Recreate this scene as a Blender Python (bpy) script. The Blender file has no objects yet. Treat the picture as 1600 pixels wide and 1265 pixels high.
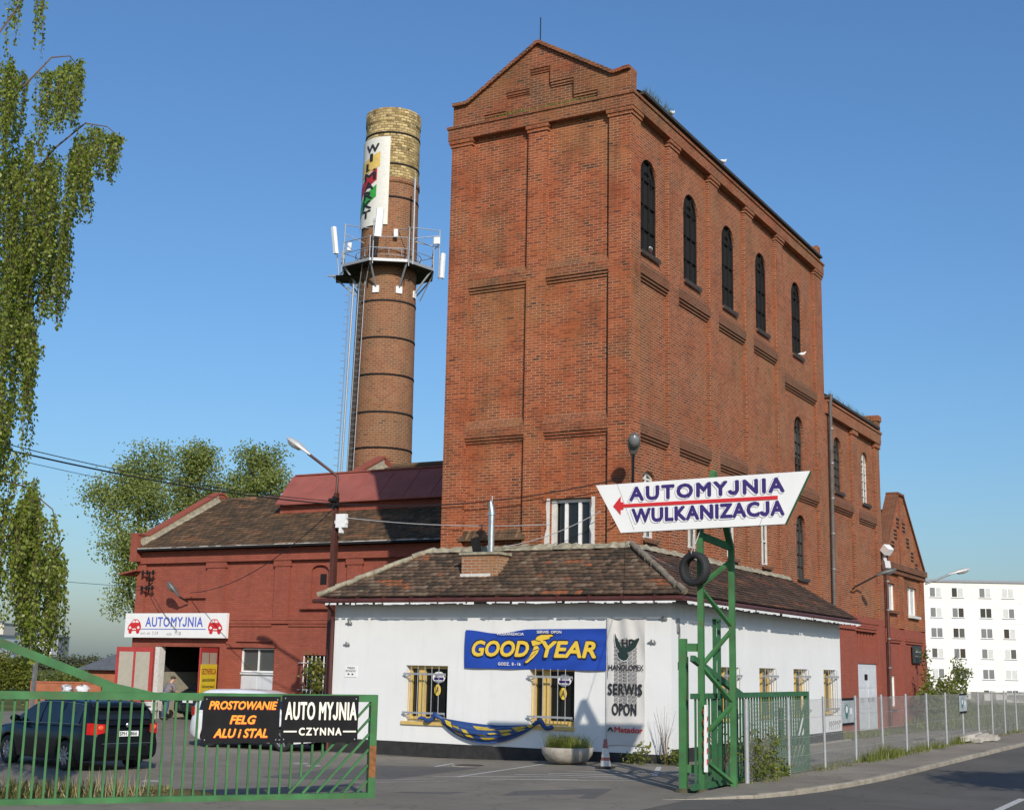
import bpy, math, random
import numpy as np
from mathutils import Vector, Matrix

random.seed(7); rng = np.random.default_rng(11)
SC = bpy.context.scene; COL = SC.collection
rad = math.radians

# ------------------------------------------------------------------ camera
cam_d = bpy.data.cameras.new('camera'); cam = bpy.data.objects.new('camera', cam_d); COL.objects.link(cam)
cam_d.sensor_width = 36.0; cam_d.lens = 36.0 * 2097.35 / 1600.0
cam_d.clip_start = 0.1; cam_d.clip_end = 6000
_f = Vector((-0.481882, 0.855106, 0.191266)).normalized()
_r = Vector((0.872849, 0.487618, 0.019057)); _r = (_r - _f * _r.dot(_f)).normalized()
_u = _r.cross(_f)
cam.matrix_world = Matrix(((_r.x, _u.x, -_f.x, 0), (_r.y, _u.y, -_f.y, 0), (_r.z, _u.z, -_f.z, 2.2), (0, 0, 0, 1)))
SC.camera = cam

# ------------------------------------------------------------------ sky, sun, exposure
SUN_AZ, SUN_EL = rad(180 - 42.8), rad(27.8)                    # measured from +Y towards +X
W = bpy.data.worlds.new('World'); SC.world = W; W.use_nodes = True
nt = W.node_tree; nt.nodes.clear()
sky = nt.nodes.new('ShaderNodeTexSky'); sky.sky_type = 'NISHITA'; sky.sun_disc = False
sky.sun_elevation = SUN_EL; sky.sun_rotation = SUN_AZ
sky.altitude = 50; sky.air_density = 1.38; sky.dust_density = 1.22; sky.ozone_density = 9.3
bg = nt.nodes.new('ShaderNodeBackground'); bg.inputs[1].default_value = 0.131
wo = nt.nodes.new('ShaderNodeOutputWorld')
nt.links.new(sky.outputs[0], bg.inputs[0]); nt.links.new(bg.outputs[0], wo.inputs[0])
sun_d = bpy.data.lights.new('sun', 'SUN'); sun = bpy.data.objects.new('sun', sun_d); COL.objects.link(sun)
sun_d.energy = 4.1; sun_d.angle = rad(0.53); sun_d.color = (1.0, 0.92, 0.81)
sdir = Vector((math.sin(SUN_AZ) * math.cos(SUN_EL), math.cos(SUN_AZ) * math.cos(SUN_EL), math.sin(SUN_EL)))
sun.rotation_euler = sdir.to_track_quat('Z', 'Y').to_euler(); sun.location = (30, -30, 40)
SC.view_settings.view_transform = 'Standard'; SC.view_settings.look = 'None'
SC.view_settings.exposure = 0.0; SC.view_settings.gamma = 1.0; SC.view_settings.use_curve_mapping = False
SC.cycles.max_bounces = 8; SC.cycles.transparent_max_bounces = 16

# ------------------------------------------------------------------ materials
MATS = {}
class NT:
    def __init__(s, name):
        s.m = bpy.data.materials.new(name); s.m.use_nodes = True; s.t = s.m.node_tree; s.t.nodes.clear()
        s.out = s.n('ShaderNodeOutputMaterial'); s.b = s.n('ShaderNodeBsdfPrincipled')
        s.l(s.b.outputs[0], s.out.inputs[0])
    def n(s, k, **kw):
        x = s.t.nodes.new(k)
        for a, v in kw.items(): setattr(x, a, v)
        return x
    def l(s, a, b): s.t.links.new(a, b)
    def uv(s, sc=(1, 1, 1), off=(0, 0, 0), kind='UV'):
        tc = s.n('ShaderNodeTexCoord'); mp = s.n('ShaderNodeMapping')
        mp.inputs['Scale'].default_value = sc; mp.inputs['Location'].default_value = off
        s.l(tc.outputs[kind], mp.inputs[0]); return mp.outputs[0]
    def noise(s, vec, scale, detail=4, rough=0.55, dist=0.0):
        x = s.n('ShaderNodeTexNoise'); x.inputs['Scale'].default_value = scale; x.inputs['Detail'].default_value = detail
        x.inputs['Roughness'].default_value = rough; x.inputs['Distortion'].default_value = dist
        if vec is not None: s.l(vec, x.inputs['Vector'])
        return x.outputs['Fac']
    def ramp(s, fac, stops):
        x = s.n('ShaderNodeValToRGB'); e = x.color_ramp.elements
        while len(e) < len(stops): e.new(0.5)
        for i, (p, c) in enumerate(stops):
            e[i].position = p; e[i].color = (c, c, c, 1) if not isinstance(c, tuple) else (*c, 1)
        s.l(fac, x.inputs[0]); return x.outputs[0]
    def mix(s, fac, a, b, mode='MIX'):
        x = s.n('ShaderNodeMix'); x.data_type = 'RGBA'; x.blend_type = mode
        for sock, v in ((x.inputs[0], fac), (x.inputs[6], a), (x.inputs[7], b)):
            if isinstance(v, (int, float)): sock.default_value = v
            elif isinstance(v, tuple): sock.default_value = (*v, 1)
            else: s.l(v, sock)
        return x.outputs[2]
    def math(s, op, a, b=0.0):
        x = s.n('ShaderNodeMath'); x.operation = op
        for i, v in enumerate((a, b)):
            if isinstance(v, (int, float)): x.inputs[i].default_value = v
            else: s.l(v, x.inputs[i])
        return x.outputs[0]
    def bump(s, h, strength=0.4, dist=0.01):
        x = s.n('ShaderNodeBump'); x.inputs['Strength'].default_value = strength; x.inputs['Distance'].default_value = dist
        s.l(h, x.inputs['Height']); s.l(x.outputs[0], s.b.inputs['Normal'])
    def col(s, c):
        if isinstance(c, tuple): s.b.inputs['Base Color'].default_value = (*c, 1)
        else: s.l(c, s.b.inputs['Base Color'])
    def set(s, rough=0.6, metal=0.0, spec=0.5, coat=0.0):
        s.b.inputs['Roughness'].default_value = rough; s.b.inputs['Metallic'].default_value = metal
        s.b.inputs['Specular IOR Level'].default_value = spec; s.b.inputs['Coat Weight'].default_value = coat
    def attr(s, name='tint'):
        x = s.n('ShaderNodeAttribute'); x.attribute_name = name; return x.outputs['Fac']

def plain(name, c, rough=0.6, metal=0.0, var=0.12, scale=6.0, bump=0.0, spec=0.5, coat=0.0, dirt=0.0, dirtc=(0.08, 0.06, 0.045)):
    """a painted or plain surface with a little uneven tone and optional dirt"""
    k = NT(name); v = k.uv(kind='Object')
    n1 = k.noise(v, scale, 5); lo = tuple(x * (1 - var) for x in c); hi = tuple(min(1, x * (1 + var)) for x in c)
    cc = k.mix(k.ramp(n1, [(0.3, 0.0), (0.7, 1.0)]), lo, hi)
    if dirt > 0:
        n2 = k.noise(v, scale * 2.3, 6, 0.7); cc = k.mix(k.math('MULTIPLY', k.ramp(n2, [(0.52, 0.0), (0.72, 1.0)]), dirt), cc, dirtc)
    k.col(cc); k.set(rough, metal, spec, coat)
    if bump > 0: k.bump(k.noise(v, scale * 4, 5), bump, 0.01)
    MATS[name] = k.m; return k.m

def brick(name, c1, c2, mortar, bw=0.26, bh=0.077, ms=0.011, dark=(0.05, 0.028, 0.02), darkamt=0.55, patch=(0.36, 0.14, 0.045), patchamt=0.5,
          white=0.25, bump=0.6, mortarvar=0.7, soot=0.0, blotch=0.35, grime=(0.06, 0.045, 0.03)):
    k = NT(name); v = k.uv()
    br = k.n('ShaderNodeTexBrick'); br.offset = 0.5; br.squash = 1.0
    br.inputs['Scale'].default_value = 1.0; br.inputs['Brick Width'].default_value = bw; br.inputs['Row Height'].default_value = bh
    br.inputs['Mortar Size'].default_value = ms; br.inputs['Mortar Smooth'].default_value = 0.25; br.inputs['Bias'].default_value = 0.0
    br.inputs['Color1'].default_value = (0, 0, 0, 1); br.inputs['Color2'].default_value = (1, 1, 1, 1); br.inputs['Mortar'].default_value = (0.5, 0.5, 0.5, 1)
    k.l(v, br.inputs['Vector'])
    rnd = k.n('ShaderNodeRGBToBW'); k.l(br.outputs['Color'], rnd.inputs[0]); rnd = rnd.outputs[0]
    big = k.noise(v, 0.35, 4, 0.6); mid = k.noise(v, 1.7, 5, 0.65); fine = k.noise(v, 24, 3, 0.7)
    base = k.mix(rnd, c1, c2)
    # orange-brown weathered patches
    base = k.mix(k.math('MULTIPLY', k.ramp(big, [(0.48, 0.0), (0.66, 1.0)]), patchamt), base, patch)
    # single burnt bricks, in drifts
    burnt = k.math('MULTIPLY', k.ramp(rnd, [(0.80, 0.0), (0.88, 1.0)]), k.ramp(mid, [(0.42, 0.0), (0.62, 1.0)]))
    base = k.mix(k.math('MULTIPLY', burnt, darkamt), base, dark)
    # grime drifting down the wall
    gv = k.uv((1.6, 0.22, 1)); g = k.ramp(k.noise(gv, 1.0, 6, 0.68), [(0.50, 0.0), (0.78, 1.0)])
    base = k.mix(k.math('MULTIPLY', g, 0.50 + soot), base, tuple(x * 0.8 for x in grime))
    blot = k.ramp(k.noise(v, 0.6, 6, 0.72, 0.3), [(0.52, 0.0), (0.66, 1.0)])
    base = k.mix(k.math('MULTIPLY', blot, blotch), base, grime)
    base = k.mix(k.math('MULTIPLY', fine, 0.35), base, (0.10, 0.04, 0.02))
    mo = k.mix(k.math('MULTIPLY', k.ramp(k.noise(v, 0.9, 5, 0.7), [(0.40, 0.0), (0.66, 1.0)]), mortarvar), mortar, base)
    cc = k.mix(br.outputs['Fac'], base, mo)
    if white > 0:
        w = k.ramp(k.noise(v, 2.6, 8, 0.75), [(0.64, 0.0), (0.74, 1.0)])
        cc = k.mix(k.math('MULTIPLY', w, white), cc, (0.42, 0.36, 0.30))
    k.col(cc); k.set(0.88, 0, 0.25)
    h = k.math('ADD', k.math('MULTIPLY', br.outputs['Fac'], -1.0), k.math('MULTIPLY', k.noise(v, 30, 4), 0.6))
    k.bump(h, bump, 0.012)
    MATS[name] = k.m; return k.m

brick('brick', (0.215, 0.047, 0.019), (0.48, 0.118, 0.040), (0.44, 0.255, 0.15), blotch=0.75, patch=(0.33, 0.135, 0.046), patchamt=0.8, mortarvar=0.85, darkamt=0.95, white=0.5, soot=0.2, grime=(0.075, 0.040, 0.022))
brick('brick_side', (0.19, 0.048, 0.022), (0.42, 0.112, 0.043), (0.42, 0.255, 0.155), patch=(0.26, 0.105, 0.040), patchamt=0.7, mortarvar=0.6, darkamt=0.95, white=0.4, soot=0.18, blotch=0.5, grime=(0.075, 0.040, 0.023))
brick('brick_worn', (0.18, 0.048, 0.022), (0.38, 0.100, 0.038), (0.36, 0.22, 0.13), blotch=0.8, patch=(0.24, 0.10, 0.036), patchamt=0.9, darkamt=0.9, white=0.35, soot=0.2, mortarvar=0.8)
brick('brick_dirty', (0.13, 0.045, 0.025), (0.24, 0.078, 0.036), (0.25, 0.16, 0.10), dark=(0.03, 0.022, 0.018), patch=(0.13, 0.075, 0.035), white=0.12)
brick('brick_painted', (0.315, 0.084, 0.054), (0.400, 0.112, 0.070), (0.28, 0.078, 0.054), dark=(0.14, 0.036, 0.026), darkamt=0.4, patch=(0.31, 0.092, 0.060), patchamt=0.6,
      white=0.45, bump=0.6, mortarvar=0.4, grime=(0.15, 0.045, 0.032))
brick('brick_chimney', (0.235, 0.082, 0.040), (0.37, 0.155, 0.068), (0.30, 0.20, 0.12), bw=0.30, bh=0.11, ms=0.020, dark=(0.05, 0.03, 0.022), darkamt=0.8, patch=(0.24, 0.125, 0.062), soot=0.3, white=0.1, patchamt=0.8, mortarvar=0.5)
brick('brick_yellow', (0.28, 0.19, 0.065), (0.90, 0.71, 0.34), (0.09, 0.065, 0.04), bw=0.30, bh=0.135, ms=0.018, dark=(0.06, 0.045, 0.03), darkamt=0.95, patchamt=0.25, blotch=0.2, patch=(0.46, 0.32, 0.12),
      white=0.45, grime=(0.10, 0.07, 0.035))
brick('brick_stack', (0.33, 0.11, 0.05), (0.40, 0.20, 0.08), (0.40, 0.36, 0.30), white=0.5, patch=(0.40, 0.22, 0.09))

def plaster(name, c):
    k = NT(name); v = k.uv()
    a = k.mix(k.ramp(k.noise(v, 0.8, 6, 0.6), [(0.3, 0.0), (0.7, 1.0)]), tuple(x * 0.93 for x in c), c)
    st = k.ramp(k.noise(k.uv((2.5, 0.25, 1)), 1.3, 6, 0.7), [(0.52, 0.0), (0.76, 1.0)])
    a = k.mix(k.math('MULTIPLY', st, 0.20), a, (0.42, 0.40, 0.36))
    sp = k.ramp(k.noise(v, 7.0, 7, 0.75), [(0.69, 0.0), (0.74, 1.0)])
    a = k.mix(k.math('MULTIPLY', sp, 0.3), a, (0.40, 0.38, 0.35))
    k.col(a); k.set(0.9, 0, 0.2); k.bump(k.math('ADD', k.noise(v, 2.2, 5), k.math('MULTIPLY', k.noise(v, 45, 4), 0.35)), 0.35, 0.012)
    MATS[name] = k.m
plaster('white_plaster', (0.745, 0.75, 0.735)); plaster('cream_plaster', (0.83, 0.80, 0.72)); plaster('apartment_white', (0.86, 0.85, 0.81))

def tiles(name, stops, moss=0.4, mossc=(0.045, 0.045, 0.025)):
    k = NT(name); v = k.uv(); t = k.attr('tint')
    c = k.ramp(t, stops)
    n = k.noise(v, 1.1, 6, 0.7); c = k.mix(k.math('MULTIPLY', k.ramp(n, [(0.42, 0.0), (0.62, 1.0)]), moss), c, mossc)
    n2 = k.noise(v, 17, 5, 0.7); c = k.mix(k.math('MULTIPLY', k.ramp(n2, [(0.50, 0.0), (0.70, 1.0)]), 0.45), c, (0.15, 0.135, 0.10))
    k.col(c); k.set(0.85, 0, 0.3); k.bump(k.noise(v, 40, 4), 0.5, 0.01); MATS[name] = k.m
tiles('old_tiles', [(0.0, (0.040, 0.030, 0.023)), (0.25, (0.075, 0.046, 0.031)), (0.5, (0.135, 0.080, 0.050)), (0.70, (0.185, 0.120, 0.078)), (0.90, (0.215, 0.165, 0.115)), (0.93, (0.22, 0.085, 0.042)), (1.0, (0.34, 0.10, 0.038))], 0.38)
tiles('hall_tiles', [(0.0, (0.06, 0.042, 0.027)), (0.3, (0.105, 0.063, 0.036)), (0.6, (0.16, 0.092, 0.050)), (0.9, (0.24, 0.135, 0.068)), (1.0, (0.27, 0.105, 0.042))], 0.28, (0.05, 0.05, 0.026))
tiles('side_tiles', [(0.0, (0.045, 0.028, 0.021)), (0.5, (0.090, 0.050, 0.035)), (0.9, (0.15, 0.090, 0.062)), (0.93, (0.15, 0.06, 0.035)), (1.0, (0.28, 0.085, 0.038))], 0.4, (0.035, 0.03, 0.022))
plain('mortar', (0.29, 0.26, 0.185), 0.95, var=0.35, scale=5, bump=0.8, dirt=0.7)
plain('hip_tile', (0.19, 0.16, 0.12), 0.9, var=0.4, scale=7, bump=0.6, dirt=0.6)

def asphalt(name, c, patches=True, light=1.35):
    k = NT(name); v = k.uv()
    a = k.mix(k.ramp(k.noise(v, 0.22, 7, 0.7), [(0.38, 0.0), (0.62, 1.0)]), tuple(x * 0.74 for x in c), tuple(x * light for x in c))
    a = k.mix(k.math('MULTIPLY', k.ramp(k.noise(v, 0.75, 3, 0.5, 0.4), [(0.62, 0.0), (0.68, 1.0)]), 0.35), a, tuple(x * 0.45 for x in c))
    a = k.mix(k.ramp(k.noise(v, 1.3, 7, 0.7), [(0.45, 0.0), (0.8, 0.5)]), a, tuple(x * 0.62 for x in c))
    a = k.mix(k.math('MULTIPLY', k.noise(v, 90, 2), 0.5), a, tuple(x * 1.6 for x in c))
    if patches:
        # worn, dusty tracks
        st = k.ramp(k.noise(k.uv((0.16, 0.9, 1), (3, 1, 0)), 1.0, 7, 0.75), [(0.56, 0.0), (0.72, 1.0)])
        a = k.mix(k.math('MULTIPLY', st, 0.30), a, (0.30, 0.28, 0.24))
    w = k.n('ShaderNodeTexVoronoi'); w.feature = 'DISTANCE_TO_EDGE'; w.inputs['Scale'].default_value = 0.55
    dv = k.n('ShaderNodeVectorMath'); dv.operation = 'ADD'
    nn = k.n('ShaderNodeTexNoise'); nn.inputs['Scale'].default_value = 1.5; k.l(v, nn.inputs['Vector'])
    k.l(v, dv.inputs[0]); k.l(nn.outputs['Color'], dv.inputs[1]); k.l(dv.outputs[0], w.inputs['Vector'])
    cr = k.ramp(w.outputs['Distance'], [(0.0, 1.0), (0.012, 0.0)])
    a = k.mix(k.math('MULTIPLY', cr, 0.55), a, tuple(x * 0.35 for x in c))
    k.col(a); k.set(0.85, 0, 0.3); k.bump(k.noise(v, 60, 4), 0.35, 0.01); MATS[name] = k.m
asphalt('yard_asphalt', (0.172, 0.155, 0.124)); asphalt('road_asphalt', (0.100, 0.094, 0.080), False, 1.2)
asphalt('paving', (0.21, 0.185, 0.145)); plain('kerb_stone', (0.30, 0.265, 0.205), 0.9, var=0.25, scale=2.5, bump=0.4, dirt=0.5)

def soil(name, stops, sc=0.4):
    k = NT(name); v = k.uv()
    c = k.ramp(k.noise(v, sc, 8, 0.7), stops); c = k.mix(k.math('MULTIPLY', k.noise(v, 14, 5, 0.7), 0.5), c, stops[0][1])
    k.col(c); k.set(0.95, 0, 0.1); k.bump(k.noise(v, 9, 6), 0.8, 0.08); MATS[name] = k.m
soil('grass_ground', [(0.25, (0.05, 0.055, 0.018)), (0.5, (0.12, 0.14, 0.04)), (0.72, (0.22, 0.20, 0.07))])
soil('verge_soil', [(0.25, (0.07, 0.06, 0.03)), (0.5, (0.13, 0.12, 0.05)), (0.75, (0.24, 0.19, 0.10))], 1.2)
soil('field', [(0.25, (0.09, 0.10, 0.035)), (0.5, (0.17, 0.175, 0.055)), (0.75, (0.28, 0.25, 0.10))], 0.6)

def leaf(name, stops, trans=0.35):
    k = NT(name); c = k.ramp(k.attr('tint'), stops); k.col(c); k.set(0.5, 0, 0.35)
    tr = k.n('ShaderNodeBsdfTranslucent'); mx = k.n('ShaderNodeMixShader'); mx.inputs[0].default_value = trans
    k.l(k.mix(0.5, c, (0.22, 0.26, 0.03), 'MIX'), tr.inputs[0]); k.l(k.b.outputs[0], mx.inputs[1]); k.l(tr.outputs[0], mx.inputs[2]); k.l(mx.outputs[0], k.out.inputs[0])
    MATS[name] = k.m
leaf('birch_leaf', [(0.0, (0.075, 0.105, 0.010)), (0.45, (0.19, 0.25, 0.028)), (0.9, (0.34, 0.40, 0.070)), (1.0, (0.52, 0.55, 0.22))], 0.5)
leaf('willow_leaf', [(0.0, (0.16, 0.20, 0.050)), (0.5, (0.30, 0.36, 0.095)), (1.0, (0.46, 0.50, 0.18))], 0.55)
leaf('hedge_leaf', [(0.0, (0.060, 0.075, 0.012)), (0.5, (0.16, 0.185, 0.028)), (1.0, (0.27, 0.28, 0.05))], 0.4)
leaf('far_leaf', [(0.0, (0.055, 0.066, 0.040)), (1.0, (0.11, 0.12, 0.065))], 0.1)  # distance haze is mixed into these greyed greens
leaf('weed', [(0.0, (0.07, 0.095, 0.016)), (0.6, (0.16, 0.195, 0.032)), (1.0, (0.30, 0.29, 0.08))], 0.4)
leaf('dry_grass', [(0.0, (0.06, 0.08, 0.02)), (0.45, (0.15, 0.16, 0.045)), (0.75, (0.34, 0.27, 0.12)), (1.0, (0.55, 0.46, 0.25))])
plain('bark', (0.10, 0.085, 0.065), 0.95, var=0.4, scale=9, bump=0.6); plain('birch_bark', (0.42, 0.39, 0.35), 0.8, var=0.3, scale=4, dirt=0.8)
plain('twig', (0.13, 0.085, 0.055), 0.9)

plain('green_paint', (0.044, 0.150, 0.050), 0.6, var=0.28, scale=2.2, dirt=0.55, dirtc=(0.11, 0.065, 0.030), spec=0.3)
plain('green_dark', (0.032, 0.125, 0.050), 0.55, var=0.2, scale=3, dirt=0.5, dirtc=(0.06, 0.05, 0.03))
plain('rust', (0.21, 0.085, 0.025), 0.85, var=0.4, scale=12)
plain('galvanised', (0.36, 0.37, 0.38), 0.5, 0.3, var=0.12, scale=10); plain('wire_grey', (0.42, 0.43, 0.42), 0.5, 0.3)
plain('steel_bright', (0.62, 0.62, 0.60), 0.28, 0.9, var=0.15, scale=8); plain('steel_dull', (0.26, 0.26, 0.26), 0.5, 0.5, var=0.25)
plain('brown_paint', (0.085, 0.028, 0.020), 0.5, var=0.25, scale=4, dirt=0.3); plain('gutter_red', (0.085, 0.026, 0.021), 0.5, var=0.25, scale=3)
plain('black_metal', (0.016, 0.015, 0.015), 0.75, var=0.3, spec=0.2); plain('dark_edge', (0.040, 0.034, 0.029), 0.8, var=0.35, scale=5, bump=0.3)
plain('cable', (0.018, 0.018, 0.019), 0.6); plain('cable_light', (0.42, 0.42, 0.41), 0.6); plain('rubber', (0.022, 0.022, 0.022), 0.75, var=0.25, bump=0.2)
plain('white_paint', (0.80, 0.80, 0.78), 0.5, var=0.05, dirt=0.12); plain('white_old', (0.62, 0.60, 0.55), 0.7, var=0.12, scale=8, dirt=0.35)
plain('road_white', (0.50, 0.49, 0.46), 0.85, var=0.2, scale=9, dirt=0.8, dirtc=(0.16, 0.15, 0.14)); plain('road_faint', (0.36, 0.34, 0.30), 0.9, var=0.2, scale=7, dirt=0.9, dirtc=(0.16, 0.15, 0.13))
plain('stain_brown', (0.055, 0.045, 0.035), 0.8, var=0.4, scale=20, bump=0.5)
asphalt('patch_asphalt', (0.115, 0.110, 0.10), False, 1.1)
plain('sign_white', (0.82, 0.81, 0.78), 0.4, var=0.03, scale=1.5, dirt=0.06); plain('sign_black', (0.011, 0.011, 0.012), 0.75, var=0.15, spec=0.2)
plain('letter_orange', (0.88, 0.36, 0.02), 0.5, var=0.03); plain('letter_cream', (0.84, 0.80, 0.66), 0.5, var=0.03); plain('letter_navy', (0.042, 0.022, 0.145), 0.5, var=0.05)
plain('letter_blue', (0.10, 0.14, 0.52), 0.5, var=0.05); plain('letter_red', (0.60, 0.025, 0.028), 0.5, var=0.05); plain('letter_black', (0.02, 0.02, 0.022), 0.55)
plain('letter_grey', (0.36, 0.35, 0.34), 0.6); plain('letter_yellow', (0.76, 0.52, 0.06), 0.55, var=0.05); plain('letter_white', (0.80, 0.80, 0.80), 0.5)
plain('banner_blue', (0.016, 0.060, 0.36), 0.45, var=0.08, scale=2); plain('banner_grey', (0.60, 0.585, 0.56), 0.6, var=0.06, scale=2, dirt=0.05); plain('tread_grey', (0.27, 0.265, 0.26), 0.6, var=0.1)
plain('bird_green', (0.016, 0.035, 0.030), 0.5); plain('board_yellow', (0.72, 0.58, 0.03), 0.5, var=0.05)
plain('flag_yellow', (0.66, 0.46, 0.12), 0.5); plain('flag_red', (0.42, 0.025, 0.025), 0.5); plain('flag_green', (0.04, 0.32, 0.05), 0.5); plain('banner_cream', (0.70, 0.68, 0.60), 0.6, var=0.05, dirt=0.1)
plain('door_red', (0.36, 0.040, 0.036), 0.5, var=0.1); plain('door_panel', (0.37, 0.34, 0.27), 0.6, var=0.07); plain('door_white', (0.58, 0.60, 0.62), 0.55, var=0.06, scale=3, dirt=0.3, dirtc=(0.3, 0.29, 0.27))
plain('window_yellow', (0.62, 0.43, 0.13), 0.5, var=0.08, dirt=0.15); plain('plinth_black', (0.022, 0.021, 0.021), 0.75, var=0.3, scale=4, dirt=0.35, dirtc=(0.09, 0.08, 0.065))
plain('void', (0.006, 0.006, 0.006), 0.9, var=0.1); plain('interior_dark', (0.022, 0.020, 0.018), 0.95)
plain('gutter_pipe', (0.11, 0.10, 0.09), 0.7, 0.0, var=0.3, scale=3, dirt=0.6); plain('interior_cream', (0.30, 0.28, 0.21), 0.9)
plain('sheet_red', (0.29, 0.082, 0.062), 0.85, var=0.14, scale=1.6, dirt=0.10, dirtc=(0.33, 0.25, 0.25)); plain('curtain', (0.55, 0.55, 0.52), 0.8, var=0.15, scale=6)
plain('concrete', (0.34, 0.31, 0.26), 0.9, var=0.25, scale=5, bump=0.5, dirt=0.5); plain('cone_red', (0.38, 0.12, 0.085), 0.6, var=0.15, dirt=0.4); plain('pole_red', (0.42, 0.06, 0.04), 0.6)
plain('hammock_blue', (0.022, 0.060, 0.20), 0.5, var=0.25, scale=4); plain('hammock_yellow', (0.50, 0.37, 0.03), 0.55, var=0.2)
plain('car_black', (0.004, 0.005, 0.007), 0.3, 0.0, var=0.1, spec=0.35, coat=0.25); plain('car_white', (0.78, 0.78, 0.78), 0.25, var=0.02, coat=0.5); plain('car_dark', (0.020, 0.026, 0.024), 0.25, coat=0.6)
plain('trim_black', (0.015, 0.015, 0.015), 0.6); plain('chrome', (0.55, 0.56, 0.58), 0.2, 0.95); plain('alloy', (0.42, 0.42, 0.44), 0.3, 0.7, var=0.1)
plain('lamp_red', (0.50, 0.015, 0.012), 0.2, var=0.15); plain('lamp_bright', (0.85, 0.12, 0.05), 0.2); plain('plate_white', (0.78, 0.78, 0.76), 0.4)
plain('skin', (0.50, 0.28, 0.20), 0.6); plain('shirt', (0.17, 0.16, 0.18), 0.8); plain('jeans', (0.035, 0.075, 0.16), 0.85); plain('hair', (0.05, 0.035, 0.025), 0.7)
plain('orange_wall', (0.33, 0.11, 0.05), 0.85, var=0.2, scale=3); plain('slate', (0.12, 0.13, 0.14), 0.7, var=0.2); plain('far_white', (0.66, 0.67, 0.68), 0.8, var=0.05); plain('far_grey', (0.27, 0.28, 0.31), 0.8, var=0.08); plain('far_cream', (0.55, 0.52, 0.44), 0.8)
plain('old_wall', (0.22, 0.21, 0.18), 0.9, var=0.4, scale=1.2, dirt=0.6); plain('poster_grey', (0.34, 0.37, 0.38), 0.6, var=0.25, scale=3); plain('poster_teal', (0.05, 0.16, 0.14), 0.6); plain('plaque', (0.035, 0.038, 0.038), 0.5)
plain('bird_white', (0.75, 0.74, 0.72), 0.8); plain('bird_grey', (0.25, 0.25, 0.27), 0.8); plain('lamp_grey', (0.50, 0.50, 0.49), 0.45, 0.2, var=0.08); plain('lamp_glass', (0.42, 0.41, 0.37), 0.25); plain('rubble', (0.38, 0.36, 0.32), 0.95, var=0.3, bump=0.5)
plain('pane_mid', (0.16, 0.165, 0.165), 0.3)
plain('lamp_dark', (0.12, 0.12, 0.115), 0.5, 0.2, var=0.2)
plain('barrel', (0.5, 0.5, 0.48), 0.7)
plain('moss_footing', (0.07, 0.065, 0.035), 0.95, var=0.4, scale=14, bump=0.8, dirt=0.5)
def glass(name, c, rough=0.06, spec=0.6):
    k = NT(name); k.col(c); k.set(rough, 0, spec); v = k.uv(kind='Object'); k.bump(k.noise(v, 1.2, 3), 0.05, 0.02); MATS[name] = k.m
glass('glass_dark', (0.012, 0.013, 0.014)); glass('glass_grey', (0.07, 0.075, 0.075), 0.15); glass('glass_dusty', (0.10, 0.105, 0.10), 0.35, 0.4); glass('car_glass', (0.012, 0.015, 0.02), 0.03, 0.7); glass('glass_red', (0.06, 0.008, 0.008), 0.05)

# ------------------------------------------------------------------ mesh helpers
XF = {}                                                        # object name -> world matrix
def frame(o, u, v):
    u = Vector(u).normalized(); v = Vector(v).normalized(); return (Vector(o), u, v, u.cross(v))
def fp(fr, a, b, c=0.0): return fr[0] + fr[1] * a + fr[2] * b + fr[3] * c
FRONT = lambda y: frame((0, y, 0), (1, 0, 0), (0, 0, 1))        # facing -Y:  a = x, b = z, c = outward
SIDE = lambda x: frame((x, 0, 0), (0, 1, 0), (0, 0, 1))         # facing +X:  a = y, b = z, c = outward

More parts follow.
